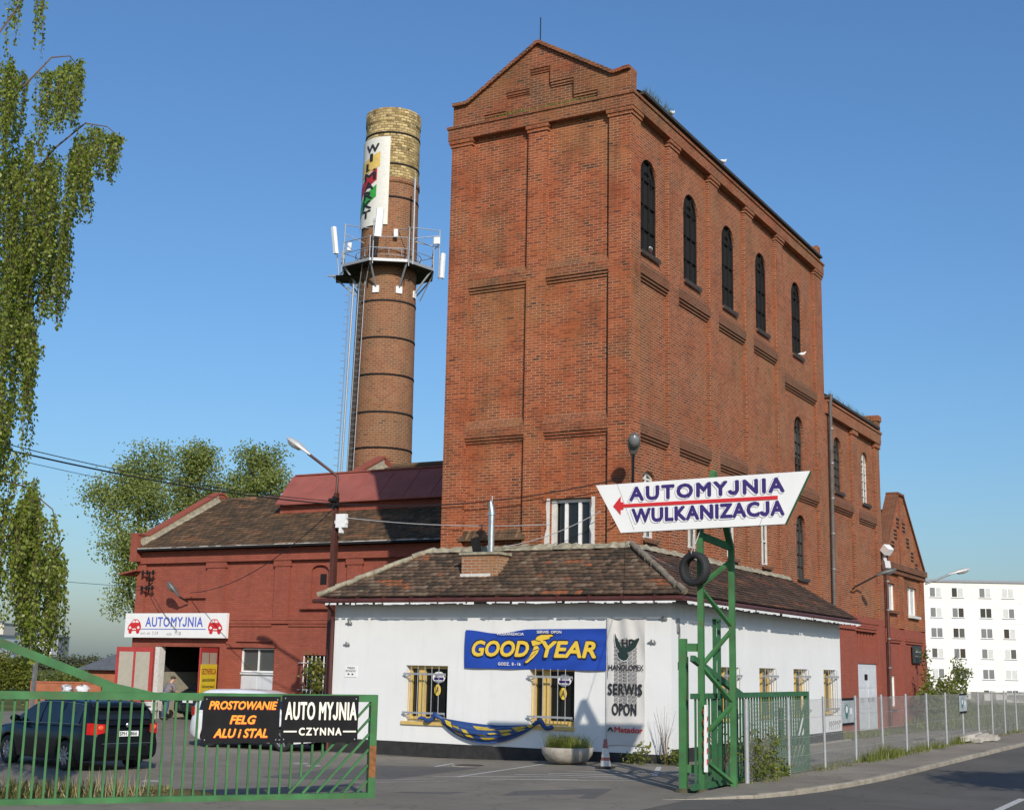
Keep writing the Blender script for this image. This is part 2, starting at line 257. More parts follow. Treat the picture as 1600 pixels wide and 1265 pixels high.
class MB:
    def __init__(s): s.v = []; s.f = []; s.uv = []; s.sm = []; s.t = []; s.tv = 0.5
    def face(s, pts, uv=None, smooth=False, tint=None):
        b = len(s.v); pts = [Vector(p) for p in pts]; s.v += pts; s.f.append(tuple(range(b, b + len(pts))))
        if uv is None:
            n = Vector((0, 0, 0))
            for i in range(len(pts)):
                p, q = pts[i], pts[(i + 1) % len(pts)]
                n += Vector(((p.y - q.y) * (p.z + q.z), (p.z - q.z) * (p.x + q.x), (p.x - q.x) * (p.y + q.y)))
            if n.length < 1e-12: n = Vector((0, 0, 1))
            n.normalize()
            if abs(n.z) > 0.95: uv = [(p.x, p.y) for p in pts]
            else:
                h = Vector((0, 0, 1)).cross(n).normalized(); w = n.cross(h)
                uv = [(p.dot(h), p.dot(w)) for p in pts]
        s.uv.append(uv); s.sm.append(smooth); s.t.append(s.tv if tint is None else tint)
    def grid(s, rows, smooth=True, closed=False, uvs=None, tint=None):
        """rows of points joined into shared-vertex quads"""
        b = len(s.v); n = len(rows[0])
        for r in rows: s.v += [Vector(p) for p in r]
        for i in range(len(rows) - 1):
            for j in range(n if closed else n - 1):
                k = (j + 1) % n
                q = (b + i * n + j, b + i * n + k, b + (i + 1) * n + k, b + (i + 1) * n + j)
                s.f.append(q)
                if uvs:
                    kk = j + 1
                    s.uv.append([uvs[i][j], uvs[i][kk], uvs[i + 1][kk], uvs[i + 1][j]])
                else:
                    ps = [s.v[x] for x in q]; s.uv.append([(p.x + p.y, p.z) for p in ps])
                s.sm.append(smooth); s.t.append(s.tv if tint is None else tint)
    def box(s, x0, x1, y0, y1, z0, z1, skip=''):
        c = lambda i: (x1 if i & 1 else x0, y1 if i & 2 else y0, z1 if i & 4 else z0)
        F = {'b': (0, 2, 3, 1), 't': (4, 5, 7, 6), 'f': (0, 1, 5, 4), 'k': (2, 6, 7, 3), 'l': (0, 4, 6, 2), 'r': (1, 3, 7, 5)}
        for k, q in F.items():
            if k not in skip: s.face([c(i) for i in q])
    def fbox(s, fr, a0, a1, b0, b1, c0, c1):
        """box in a frame: a along, b up, c outward"""
        P = lambda i: fp(fr, a1 if i & 1 else a0, b1 if i & 2 else b0, c1 if i & 4 else c0)
        for q in ((0, 2, 3, 1), (4, 5, 7, 6), (0, 1, 5, 4), (2, 6, 7, 3), (0, 4, 6, 2), (1, 3, 7, 5)): s.face([P(i) for i in q])
    def bar(s, p, q, w, h=None, up=(0, 0, 1), ext=0.0):
        h = w if h is None else h
        p, q = Vector(p), Vector(q); d = (q - p).normalized(); p = p - d * ext; q = q + d * ext
        up = Vector(up)
        if abs(d.dot(up)) > 0.98: up = Vector((1, 0, 0)) if abs(d.x) < 0.9 else Vector((0, 1, 0))
        x = d.cross(up).normalized(); y = x.cross(d)
        c = lambda e, i: e + x * (w / 2 * (1 if i in (1, 2) else -1)) + y * (h / 2 * (1 if i > 1 else -1))
        P = [c(p, i) for i in range(4)]; Q = [c(q, i) for i in range(4)]
        for i in range(4): j = (i + 1) % 4; s.face([P[i], P[j], Q[j], Q[i]])
        s.face(P[::-1]); s.face(Q)
    def tube(s, pts, r, n=8, caps=True, smooth=True):
        pts = [Vector(p) for p in pts]; rows = []; L = 0; uvs = []
        rr = r if isinstance(r, (list, tuple)) else [r] * len(pts)
        for i, p in enumerate(pts):
            d = (pts[min(i + 1, len(pts) - 1)] - pts[max(i - 1, 0)]).normalized()
            up = Vector((0, 0, 1)) if abs(d.z) < 0.95 else Vector((1, 0, 0))
            x = d.cross(up).normalized(); y = x.cross(d)
            rows.append([p + (x * math.cos(2 * math.pi * k / n) + y * math.sin(2 * math.pi * k / n)) * rr[i] for k in range(n)])
            if i: L += (p - pts[i - 1]).length
            uvs.append([(2 * math.pi * rr[i] * k / n, L) for k in range(n + 1)])
        s.grid(rows, smooth, True, uvs)
        if caps: s.face(rows[0]); s.face(rows[-1][::-1])
    def lathe(s, c, prof, n=32, a0=0.0, a1=2 * math.pi, smooth=True, axis='z', caps=False):
        full = abs(a1 - a0 - 2 * math.pi) < 1e-6; m = n if full else n + 1; rows = []; uvs = []
        c = Vector(c); L = 0
        for i, (r, z) in enumerate(prof):
            if i: L += math.hypot(r - prof[i - 1][0], z - prof[i - 1][1])
            row = []
            for k in range(m):
                a = a0 + (a1 - a0) * k / n; x, y = r * math.cos(a), r * math.sin(a)
                row.append(c + (Vector((x, y, z)) if axis == 'z' else Vector((x, z, y)) if axis == 'y' else Vector((z, x, y))))
            rows.append(row); R = max(p[0] for p in prof)
            uvs.append([((a0 + (a1 - a0) * k / n) * R, z) for k in range(n + 1)])
        s.grid(rows, smooth, full, uvs)
        if caps: s.face(rows[0][::-1]); s.face(rows[-1])
    def prism(s, poly, fr, c0, c1, back=True, sides=True):
        A = [fp(fr, a, b, c1) for a, b in poly]; B = [fp(fr, a, b, c0) for a, b in poly]
        s.face(A)
        if back: s.face(B[::-1])
        if sides:
            for i in range(len(poly)): j = (i + 1) % len(poly); s.face([B[i], B[j], A[j], A[i]])
    def ellipsoid(s, c, rx, ry, rz, n=10, m=7):
        rows = []; c = Vector(c)
        for i in range(m + 1):
            t = math.pi * i / m - math.pi / 2
            rows.append([c + Vector((rx * math.cos(t) * math.cos(2 * math.pi * k / n), ry * math.cos(t) * math.sin(2 * math.pi * k / n), rz * math.sin(t))) for k in range(n)])
        s.grid(rows, True, True)
    def leaves(s, P, size, nrm=None, aspect=0.75, tints=None, droop=False):
        """many small diamond leaves, P is an (n,3) array"""
        n = len(P)
        if n == 0: return
        d = rng.normal(size=(n, 3)); d /= np.linalg.norm(d, axis=1)[:, None]
        if droop: d[:, 2] = -np.abs(d[:, 2]) * 1.2 - 0.3; d /= np.linalg.norm(d, axis=1)[:, None]
        e = rng.normal(size=(n, 3)); e -= d * np.sum(e * d, axis=1)[:, None]; e /= np.linalg.norm(e, axis=1)[:, None]
        L = size * rng.uniform(0.7, 1.3, n)[:, None]; Wd = L * aspect
        A = P; B = P + d * L * 0.45 + e * Wd * 0.5; C = P + d * L; D = P + d * L * 0.45 - e * Wd * 0.5
        V = np.stack([A, B, C, D], axis=1).reshape(-1, 3); b = len(s.v)
        s.v += [tuple(x) for x in V.tolist()]
        tt = rng.random(n) if tints is None else tints
        uvq = [(0, 0), (1, 0), (1, 1), (0, 1)]
        s.f += [(b + 4 * i, b + 4 * i + 1, b + 4 * i + 2, b + 4 * i + 3) for i in range(n)]
        s.uv += [uvq] * n; s.sm += [False] * n; s.t += tt.tolist()
    def text(s, txt, fr, a0, b0, w, h, bold=0.0, shear=0.0, c=0.0, depth=0.004, space=1.0):
        """lettering stretched into the box a0..a0+w, b0..b0+h of a frame"""
        cu = bpy.data.curves.new('t', 'FONT'); capj = txt.upper() == txt and 'J' in txt; cu.body = txt.replace('J', 'L') if capj else txt; cu.size = 1.0; cu.shear = shear; cu.extrude = 0.0; cu.space_character = space; cu.resolution_u = 3
        ob = bpy.data.objects.new('t', cu); COL.objects.link(ob)
        dg = bpy.context.evaluated_depsgraph_get(); me = bpy.data.meshes.new_from_object(ob.evaluated_get(dg))
        vs = [v.co.copy() for v in me.vertices]; fs = [tuple(p.vertices) for p in me.polygons]
        bpy.data.objects.remove(ob); bpy.data.curves.remove(cu); bpy.data.meshes.remove(me)
        if capj:                                               # sign-painter's J: stands on the line with a hook
            par = list(range(len(vs)))
            def find(i):
                while par[i] != i: par[i] = par[par[i]]; i = par[i]
                return i
            for f in fs:
                for i in f[1:]: par[find(i)] = find(f[0])
            isl = {}
            for i in range(len(vs)): isl.setdefault(find(i), []).append(i)
            order = sorted(isl, key=lambda r: min(vs[i].x for i in isl[r])); drop = {order[n] for n, ch_ in enumerate(txt.replace(' ', '')) if ch_ == 'J'}
            fs = [f for f in fs if find(f[0]) not in drop]
            for r in drop:
                a_, b_ = min(vs[i].x for i in isl[r]), max(vs[i].x for i in isl[r]); hh = max(vs[i].y for i in isl[r]); w_ = b_ - a_; a_ -= w_ * .26; b_ -= w_ * .14; t_ = .105; R_ = (b_ - a_) / 2; c_ = b_ - R_
                P_ = [(b_ - t_, hh), (b_, hh), (b_, R_)] + [(c_ + R_ * math.cos(q), R_ + R_ * math.sin(q)) for q in [-math.pi * k / 10 for k in range(1, 10)]] + [(c_ + (R_ - t_) * math.cos(q), R_ + (R_ - t_) * math.sin(q)) for q in [-math.pi * k / 10 for k in range(9, 0, -1)]] + [(b_ - t_, R_)]
                n0 = len(vs); vs += [Vector((x, y, 0)) for x, y in P_]; m_ = len(P_)
                fs.append((n0, n0 + 1, n0 + 2, n0 + m_ - 1)); 
                for k in range(10): fs.append((n0 + 2 + k, n0 + 3 + k, n0 + m_ - 2 - k, n0 + m_ - 1 - k) if 3 + k < m_ - 2 - k else (n0 + 2 + k, n0 + 3 + k, n0 + m_ - 1 - k))
            used = sorted({i for f in fs for i in f}); mp = {o: n for n, o in enumerate(used)}; vs = [vs[i] for i in used]; fs = [tuple(mp[i] for i in f) for f in fs]
        x0, x1 = min(v.x for v in vs), max(v.x for v in vs); y0, y1 = min(v.y for v in vs), max(v.y for v in vs)
        Q = [(a0 + (v.x - x0) / (x1 - x0) * w, b0 + (v.y - y0) / (y1 - y0) * h) for v in vs]
        g = bold * min(w / (x1 - x0), h / (y1 - y0)) * .8       # heavier strokes: copies shifted a little, each a hair further out
        sh = [(0, 0)] + ([(g * math.cos(k * math.pi / 4), g * math.sin(k * math.pi / 4)) for k in range(8)] if bold > 0 else [])
        for n, (da, db) in enumerate(sh):
            b = len(s.v); s.v += [fp(fr, a + da, bb + db, c + depth + n * .00025) for a, bb in Q]
            for f in fs: s.f.append(tuple(b + i for i in f)); s.uv.append([Q[i] for i in f]); s.sm.append(False); s.t.append(s.tv)
    def build(s, name, mat, parent=None, world=True, loc=None, label=None):
        me = bpy.data.meshes.new(name); ob = bpy.data.objects.new(name, me); COL.objects.link(ob)
        V = s.v
        if parent is not None:
            ob.parent = parent
            if world and parent.name in XF:
                M = XF[parent.name].inverted(); V = [M @ Vector(v) for v in V]
            XF[ob.name] = XF.get(parent.name, Matrix.Identity(4))
        elif loc is not None:
            L = Vector(loc); V = [Vector(v) - L for v in V] if world else V; ob.location = L; XF[ob.name] = Matrix.Translation(L)
        else: XF[ob.name] = Matrix.Identity(4)
        me.from_pydata([tuple(v) for v in V], [], s.f)
        ul = me.uv_layers.new(name='UVMap'); flat = [c for f in s.uv for p in f for c in (p[0], p[1])]
        ul.data.foreach_set('uv', flat)
        me.polygons.foreach_set('use_smooth', s.sm)
        at = me.attributes.new('tint', 'FLOAT', 'FACE'); at.data.foreach_set('value', s.t)
        me.materials.append(MATS[mat]); me.update()
        if label: ob['label'] = label
        return ob

def thing(name, label, cat, loc=(0, 0, 0), rz=0.0, group=None):
    o = bpy.data.objects.new(name, None); COL.objects.link(o); o.empty_display_size = 0.2
    o.location = loc; o.rotation_euler = (0, 0, rz); o['label'] = label; o['category'] = cat
    if group: o['group'] = group
    XF[o.name] = Matrix.Translation(Vector(loc)) @ Matrix.Rotation(rz, 4, 'Z'); return o
def tag(o, label, cat, group=None, kind=None):
    o['label'] = label; o['category'] = cat
    if group: o['group'] = group
    if kind: o['kind'] = kind
    return o
def struct(o, label=None):
    o['kind'] = 'structure'
    if label: o['label'] = label
    return o
def dup(o, loc, rz=None, label=None, parent=None):
    c = o.copy(); COL.objects.link(c)
    if parent is None:
        c.location = loc
        if rz is not None: c.rotation_euler = (0, 0, rz)
        if label: c['label'] = label
    else: c.parent = parent
    for ch in list(o.children): dup(ch, None, None, None, c)
    return c

def gz(x, y=20.0):                                              # a shallow dip in the yard in front of the hall
    t = min(1.0, max(0.0, (-12.5 - x) / 7.0)); w = min(1.0, max(0.0, (y - 30.5) / 7.5))
    return -0.17 * t * t * (3 - 2 * t) * (1 - w * w * (3 - 2 * w))

def wall(mb, fr, a0, a1, b0, b1, holes=(), c=0.0, rev=0.25):
    """a wall face with openings (ua, ub, za, zb, rise): flat, segmental or round head of the given rise, with reveals"""
    def q(p): mb.face([fp(fr, a, b, cc) for a, b, cc in p])
    cur = a0
    for (ua, ub, za, zb, rise) in sorted(holes):
        if ua > cur + 1e-6: q([(cur, b0, c), (ua, b0, c), (ua, b1, c), (cur, b1, c)])
        if za > b0 + 1e-6: q([(ua, b0, c), (ub, b0, c), (ub, za, c), (ua, za, c)])
        n = 1 if rise <= 0 else 12; hw = (ub - ua) / 2; m = (ua + ub) / 2; pts = []
        for k in range(n + 1):
            if rise <= 0: pts.append((ua if k == 0 else ub, zb))
            else:
                t = math.pi * (1 - k / n); pts.append((m + hw * math.cos(t), zb + rise * math.sin(t)))
        for k in range(n):
            (x, z), (x2, z2) = pts[k], pts[k + 1]
            q([(x, z, c), (x2, z2, c), (x2, b1, c), (x, b1, c)]); q([(x, z, c - rev), (x2, z2, c - rev), (x2, z2, c), (x, z, c)])
        q([(ua, za, c - rev), (ua, zb, c - rev), (ua, zb, c), (ua, za, c)]); q([(ub, za, c), (ub, zb, c), (ub, zb, c - rev), (ub, za, c - rev)])
        q([(ua, za, c), (ub, za, c), (ub, za, c - rev), (ua, za, c - rev)]); cur = ub
    if cur < a1 - 1e-6: q([(cur, b0, c), (a1, b0, c), (a1, b1, c), (cur, b1, c)])

def opening_poly(ua, ub, za, zb, rise, n=12):
    hw, m = (ub - ua) / 2, (ua + ub) / 2; p = [(ua, za), (ub, za)]
    if rise <= 0: return p + [(ub, zb), (ua, zb)]
    return p + [(m + hw * math.cos(math.pi * k / n), zb + rise * math.sin(math.pi * k / n)) for k in range(n + 1)]

def window(parent, fr, ua, ub, za, zb, rise, c, fmat, gmat, cols=3, rows=4, bw=0.05, name='window', broken=None, sill=None, sillmat='concrete', sillout=0.08):
    """frame with its pane and its sill, set back at depth c"""
    m = MB(); hw, mid = (ub - ua) / 2, (ua + ub) / 2
    def top(a):
        if rise <= 0: return zb
        t = max(-1, min(1, (a - mid) / hw)); return zb + rise * math.sqrt(max(0, 1 - t * t))
    m.fbox(fr, ua, ub, za, za + bw, c - 0.03, c + 0.03)
    for i in range(cols + 1):
        a = ua + (ub - ua) * i / cols; a = min(max(a, ua + bw / 2), ub - bw / 2)
        w = bw if i in (0, cols) else bw * 0.75
        m.fbox(fr, a - w / 2, a + w / 2, za + bw, max(za + bw + 0.05, top(a) - (0.02 if rise <= 0 else 0.0)), c - 0.028, c + 0.028)
    for j in range(1, rows + 1):
        b = za + (zb - za) * j / rows
        if j == rows and rise <= 0: b -= bw / 2
        m.fbox(fr, ua + bw, ub - bw, b - bw * 0.35, b + bw * 0.35, c - 0.022, c + 0.022)
    if rise > 0:
        n = 10; pr = None
        for k in range(n + 1):
            t = math.pi * k / n; p = fp(fr, mid + (hw - bw / 2) * math.cos(t), zb + (rise - bw / 2) * math.sin(t), c)
            if pr is not None: m.bar(pr, p, bw, 0.05, up=fr[3])
            pr = p
        if cols == 3:                                          # inner arch of the tall lights
            pr = None
            for k in range(n + 1):
                t = math.pi * k / n; p = fp(fr, mid + hw * 0.62 * math.cos(t), zb - 0.12 + rise * 0.62 * math.sin(t), c)
                if pr is not None: m.bar(pr, p, bw * 0.6, 0.04, up=fr[3])
                pr = p
    w = m.build(name, fmat, parent)
    g = MB(); g.face([fp(fr, a, b, c - 0.04) for a, b in opening_poly(ua, ub, za, zb, rise)]); g.build('pane', gmat, w)
    if broken:
        g = MB()
        for (x0, x1, z0, z1) in broken: g.face([fp(fr, a, b, c - 0.033) for a, b in ((x0, z0), (x1, z0), (x1, z1), (x0, z1))])
        g.build('dusty_pane', 'glass_dusty', w)
    if sill:
        g = MB(); g.fbox(fr, ua - sill, ub + sill, za - 0.12, za - 0.004, -0.06, sillout); g.build('sill', sillmat, w)
    return w

def tile_roof(mb, O, U, S, slope_len, lo, hi, tw=0.2, th=0.155, lift=0.028, wob=0.012):
    """courses of real tiles; O eave corner, U along the eave, S up the slope, lo(s)/hi(s) the limits along U at height s"""
    O, U, S = Vector(O), Vector(U).normalized(), Vector(S).normalized(); N = U.cross(S).normalized()
    rows = int(slope_len / th)
    th = slope_len / rows
    for r in range(rows):
        s0, s1 = r * th, (r + 1) * th + 0.03
        a, b = lo(s0 + th * 0.5), hi(s0 + th * 0.5); off = (tw / 2 if r % 2 else 0)
        k = math.floor((a - off) / tw); u = k * tw + off; sag = rng.normal(0, wob * 0.4)
        while u < b:
            u0, u1 = max(u, a), min(u + tw, b); u += tw
            if u1 - u0 < 0.02: continue
            j = rng.normal(0, wob, 2); l = lift + rng.uniform(-0.3, 0.45) * lift
            dr = .5 + .5 * math.sin(u * 1.7 + r * .9 + 2 * math.sin(r * .37)) * math.cos(u * .61 - r * .53); tn = min(.90, max(0.0, .42 + .36 * (dr - .5) + rng.normal(0, .21)))
            if math.sin(u * 1.15 + 2.1) * math.sin(r * .75 + u * .5 + 1) > .78 and rng.random() < .75 or rng.random() < .012: tn = rng.uniform(.93, 1.0)
            p = O + U * u0 + S * (s0 + j[0] * 0.6 + sag); q = O + U * (u1 - 0.004) + S * (s0 + j[0] * 0.6 + j[1] * 0.3 + sag); m = (p + q) / 2 + N * 0.010
            p2 = O + U * u0 + S * s1; q2 = O + U * (u1 - 0.004) + S * s1; m2 = (p2 + q2) / 2 + N * 0.010
            mb.face([p + N * l, m + N * l, m2, p2], tint=tn); mb.face([m + N * l, q + N * l, q2, m2], tint=tn)
            mb.face([p, q, q + N * l, m + N * l, p + N * l], tint=tn * 0.7)

def cable(name, a, b, sag, r, mat, label, cat='cable', n=18):
    a, b = Vector(a), Vector(b); m = MB()
    m.tube([a.lerp(b, i / n) - Vector((0, 0, sag * 4 * (i / n) * (1 - i / n))) for i in range(n + 1)], r, 5)
    return tag(m.build(name, mat, None, loc=a), label, cat)

# ================================================================== ground, yard, road
def sheet(name, xs, ys, dz, mat, label):
    m = MB()
    for i in range(len(xs) - 1):
        for j in range(len(ys) - 1):
            m.face([(x, y, gz(x, y) + dz) for x, y in ((xs[i], ys[j]), (xs[i + 1], ys[j]), (xs[i + 1], ys[j + 1]), (xs[i], ys[j + 1]))])
    return struct(m.build(name, mat), label)
SY = [30.5, 31.5, 32.5, 33.5, 34.5, 35.5, 36.5, 38]
SX = [-19.5 + i * 0.7 for i in range(11)]
sheet('ground', [-3000, -600, -100, -40] + SX + [-9, 0, 40, 400, 3000], [-400, -20, 20] + SY + [60, 200, 800, 4000], -0.012, 'grass_ground', 'rough grass ground running out to the horizon')
sheet('yard', [-46, -38, -30, -24] + SX + [-11, -9.25], [4, 14, 20] + SY + [48], 0.0, 'yard_asphalt', 'worn grey asphalt yard in front of the workshop and hall')
m = MB(); m.face([(-12.6, 30.5, .004), (-9.25, 30.5, .004), (-9.25, 72, .004), (-10.4, 72, .004), (-12.6, 52, .004)]); struct(m.build('path', 'yard_asphalt'), 'asphalt path between the workshop and the mesh fence')
m = MB(); m.box(-10.6, -10.45, 46, 84, -0.02, 0.06); m.box(-12.72, -12.60, 37.5, 46, -0.02, 0.05); struct(m.build('path_edging', 'kerb_stone'), 'pale edging line of the side path')
def road_x(y): return -7.32 if y > 30 else -7.32 - 0.40 * max(0, (30 - y) / 7) ** 2 if y > 23 else -7.72 - 1.3 * ((23 - y) / 1.2)
m = MB(); m.face([(-9.0, 4, .004), (60, 4, .004), (60, -60, .004), (-9.0, -60, .004)]); m.face([(-9.0, 4, .004), (-9.0, 22.3, .004), (60, 22.3, .004), (60, 4, .004)])
ky = [22.3, 22.9, 23.6, 24.6, 26, 28, 30, 60, 120, 400]
kx = [-9.3, -8.75, -8.15, -7.85, -7.62, -7.45, -7.36, -7.3, -7.3, -7.3]
for i in range(len(ky) - 1): m.face([(kx[i], ky[i], .004), (6, ky[i], .004), (6, ky[i + 1], .004), (kx[i + 1], ky[i + 1], .004)])
struct(m.build('road', 'road_asphalt'), 'dark asphalt road curving past the kerb')
m = MB()                                                       # entrance apron in front of the gate
m.face([(-22, 6, .003), (-9.02, 6, .003), (-9.02, 22.5, .003), (-9.3, 24.0, .003), (-13.4, 19.4, .003), (-22, 9, .003)])
struct(m.build('entrance_apron', 'yard_asphalt'), 'asphalt apron in front of the sliding gate')
m = MB(); kz = [0.012, 0.03, 0.07, 0.09, 0.10, 0.10, 0.10, 0.10, 0.10, 0.10]
def kerb_at(y):
    for i in range(len(ky) - 1):
        if ky[i] <= y <= ky[i + 1]:
            t = (y - ky[i]) / (ky[i + 1] - ky[i]); return Vector((kx[i] + (kx[i + 1] - kx[i]) * t, y, kz[i] + (kz[i + 1] - kz[i]) * t))
    return Vector((kx[-1], y, kz[-1]))
y = ky[0]
while y < 140:
    st_ = .25 if y < 24 else .92; a, b = kerb_at(y), kerb_at(min(y + st_ - .02, 399)); j = Vector((random.uniform(-.008, .008), 0, random.uniform(-.008, .006))); a, b = a + j, b + j; n = Vector((.14, 0, 0)); e = Vector((.025, 0, 0)); dn = Vector((0, 0, .02))
    m.face([a - n, a - e, b - e, b - n]); m.face([a - e, a - dn, b - dn, b - e]); m.face([a - dn, Vector((a.x, a.y, -.02)), Vector((b.x, b.y, -.02)), b - dn]); m.face([a - n, a - e, a - dn, Vector((a.x, a.y, -.02)), Vector((a.x - .14, a.y, -.02))]); m.face([b - n, b - e, b - dn, Vector((b.x, b.y, -.02)), Vector((b.x - .14, b.y, -.02))])
    y += st_
m.face([Vector((-7.44, 140, .1)), Vector((-7.3, 140, .1)), Vector((-7.3, 400, .1)), Vector((-7.44, 400, .1))])
struct(m.build('kerb', 'kerb_stone'), 'pale kerb stones curving into the entrance')
m = MB()
for i in range(len(ky) - 1):
    a, b = (kx[i] - .14, ky[i]), (kx[i + 1] - .14, ky[i + 1]); z0, z1 = kz[i] - .004, kz[i + 1] - .004
    m.face([(min(-9.2, a[0] - .02), a[1], z0 * .8), (a[0], a[1], z0), (b[0], b[1], z1), (min(-9.2, b[0] - .02), b[1], z1 * .8)])
struct(m.build('pavement', 'paving'), 'dusty pavement along the mesh fence')
m = MB(); m.face([(-9.9, 25.4, .03), (-9.1, 25.2, .075), (-9.1, 140, .085), (-9.9, 140, .03)]); struct(m.build('fence_strip', 'verge_soil'), 'strip of bare soil and weeds under the mesh fence')
m = MB(); m.face([(-46, 4, gz(-46) + .01), (-46, 200, gz(-46) + .01), (-300, 200, gz(-46) + .01), (-300, 4, gz(-46) + .01)]); struct(m.build('field', 'field'), 'dry green field beyond the yard')
# bank of soil along the gate
m = MB(); gd = Vector((3.7, 4.8, 0)).normalized(); gn = Vector((-gd.y, gd.x, 0)); G0 = Vector((-13.4, 19.3, 0))
rows = []
for i in range(30):
    s = -13 + i * 0.42; w = 0.0 if s > -1.6 else min(1.0, (-1.6 - s) / 1.3)
    rows.append([G0 + gd * s + gn * (0.15 + t * (1.5 * w + 0.02)) + Vector((0, 0, -0.14 + (0.24 * w) * math.sin(math.pi * t) + random.uniform(0, .03))) for t in (0, .25, .5, .75, 1)])
m.grid(rows, True); struct(m.build('verge', 'verge_soil'), 'low grassy bank behind the gate')

# painted markings
def mark(name, a, b, w, label, mat='road_white', z=0.004, group='worn parking lines on the yard'):
    a, b = Vector((*a, 0)), Vector((*b, 0)); d = (b - a).normalized(); n = Vector((-d.y, d.x, 0)) * w / 2; m = MB(); k = 6
    for i in range(k):
        p, q = a.lerp(b, i / k), a.lerp(b, (i + 1) / k)
        m.face([(v.x, v.y, gz(v.x, v.y) + z) for v in (p - n, p + n, q + n, q - n)])
    return struct(m.build(name, mat), label)
mark('parking_line', (-17.75, 28.9), (-16.6, 24.3), .11, 'white parking line left of the planter')
mark('parking_line', (-15.45, 29.3), (-14.9, 24.4), .11, 'white parking line reaching the planter')
mark('parking_line', (-12.6, 29.6), (-11.6, 27.0), .12, 'white parking line beside the gate post')
mark('parking_line', (-12.25, 29.8), (-11.0, 28.2), .10, 'short white line near the wall corner', 'road_faint')
for a, b in (((-13.7, 26.2), (-11.9, 26.9)), ((-14.2, 25.6), (-12.1, 26.2)), ((-15.4, 24.3), (-13.0, 25.4)), ((-13.9, 24.1), (-12.4, 25.0)), ((-12.4, 27.4), (-11.1, 27.9)), ((-12.2, 28.3), (-11.2, 28.8))):
    mark('worn_marking', a, b, .20, 'faded remains of a painted marking', 'road_faint')
for a, b in (((-19.75, 26.0), (-20.05, 26.3)), ((-20.4, 26.4), (-20.75, 26.7)), ((-18.05, 18.75), (-18.3, 19.05)), ((-18.9, 19.6), (-19.25, 20.0)), ((-19.6, 20.5), (-19.9, 20.9))):
    mark('worn_marking', a, b, .35, 'short worn white dash on the yard', 'road_faint')
for x, y, w, h, a, lab in ((-13.2, 21.8, 2.6, 1.1, .3, 'darker repair patch in the entrance'), (-17.5, 25.2, 1.5, 2.2, .1, 'darker repair patch in the middle of the yard'), (-20.8, 31.2, 3.2, .6, .05, 'narrow repaired trench along the yard')):
    m = MB(); c_, s_ = math.cos(a), math.sin(a); pts = [(x + c_ * u - s_ * v, y + s_ * u + c_ * v) for u, v in ((-w, -h), (-w * .2, -h * 1.06), (w, -h * .95), (w * 1.02, h), (.1 * w, h * 1.04), (-w * .98, h))]
    m.face([(px, py, gz(px, py) + .0036) for px, py in pts]); struct(m.build('asphalt_patch', 'patch_asphalt'), lab)
MC = thing('stain_disc', 'round iron-brown disc standing in for a dark stain in front of the left shop window', 'stain', (-16.85, 28.2, gz(-16.85, 28.2)))  # cover-shaped disc and ring put where the asphalt has a dark stain
m = MB(); m.lathe((-16.85, 28.2, gz(-16.85, 28.2) + .006), [(.36, -.01), (.36, .008), (.31, .010), (.305, .004), (.001, .004)], 28); m.build('lid', 'stain_brown', MC)
m = MB(); m.lathe((-16.85, 28.2, gz(-16.85, 28.2) + .004), [(.46, -.01), (.46, .006), (.37, .008), (.365, -.01)], 28); m.build('ring', 'concrete', MC)
for a, b in (((-16.9, 22.6), (-15.0, 23.7)), ((-15.9, 22.2), (-14.4, 23.3)), ((-13.6, 27.1), (-12.2, 27.5)), ((-13.2, 25.3), (-11.6, 26.1)), ((-12.9, 24.5), (-11.4, 25.6))):
    mark('worn_marking', a, b, .12, 'thin worn streak of white paint on the yard', 'road_faint')
m = MB(); m.face([(-4.31, 23.0, .008), (-4.17, 23.0, .008), (-4.17, 26.9, .008), (-4.31, 26.9, .008)]); m.face([(-4.31, 32, .008), (-4.17, 32, .008), (-4.17, 34, .008), (-4.31, 34, .008)])
struct(m.build('lane_marking', 'road_white'), 'white centre line of the road')

# ================================================================== the brick mill tower
XL, XR, YF, YB = -20.24, -14.4, 31.98, 50.05
FT, ST = FRONT(YF), SIDE(XR)
def band(parent, mat, fr, a0, a1, zb, rec, slope=0.24, flat=0.25):
    """flush brick band over a recessed panel: sloped weathering on top, two corbel courses below"""
    e = 0.004; mb = MB()
    mb.face([fp(fr, a0, zb + flat, -e), fp(fr, a1, zb + flat, -e), fp(fr, a1, zb + flat + slope, -rec), fp(fr, a0, zb + flat + slope, -rec)])
    mb.fbox(fr, a0, a1, zb, zb + flat - .001, -rec - .02, -e)
    mb.fbox(fr, a0, a1, zb - .078, zb - .001, -rec - .02, -rec * .34); mb.fbox(fr, a0, a1, zb - .156, zb - .079, -rec - .02, -rec * .68); mb.build('corbel_band', mat, parent)
T = thing('brick_tower', 'tall red brick mill tower with stepped gable and five dark arched top windows', 'tower', ((XL + XR) / 2, (YF + YB) / 2, 0))
mb = MB(); mbs = MB()
RF, RS = 0.13, 0.14
wall(mb, FT, XL + .13, XR - RS, 0, 17.6, [(-16.85, -15.62, 5.32, 6.69, 0)], -RF, .30)
bays = [(32.6, 34.66), (35.36, 37.94), (38.64, 41.2), (41.92, 44.46), (45.2, 49.1)]
wc = [33.49, 36.69, 39.94, 43.20, 47.18]
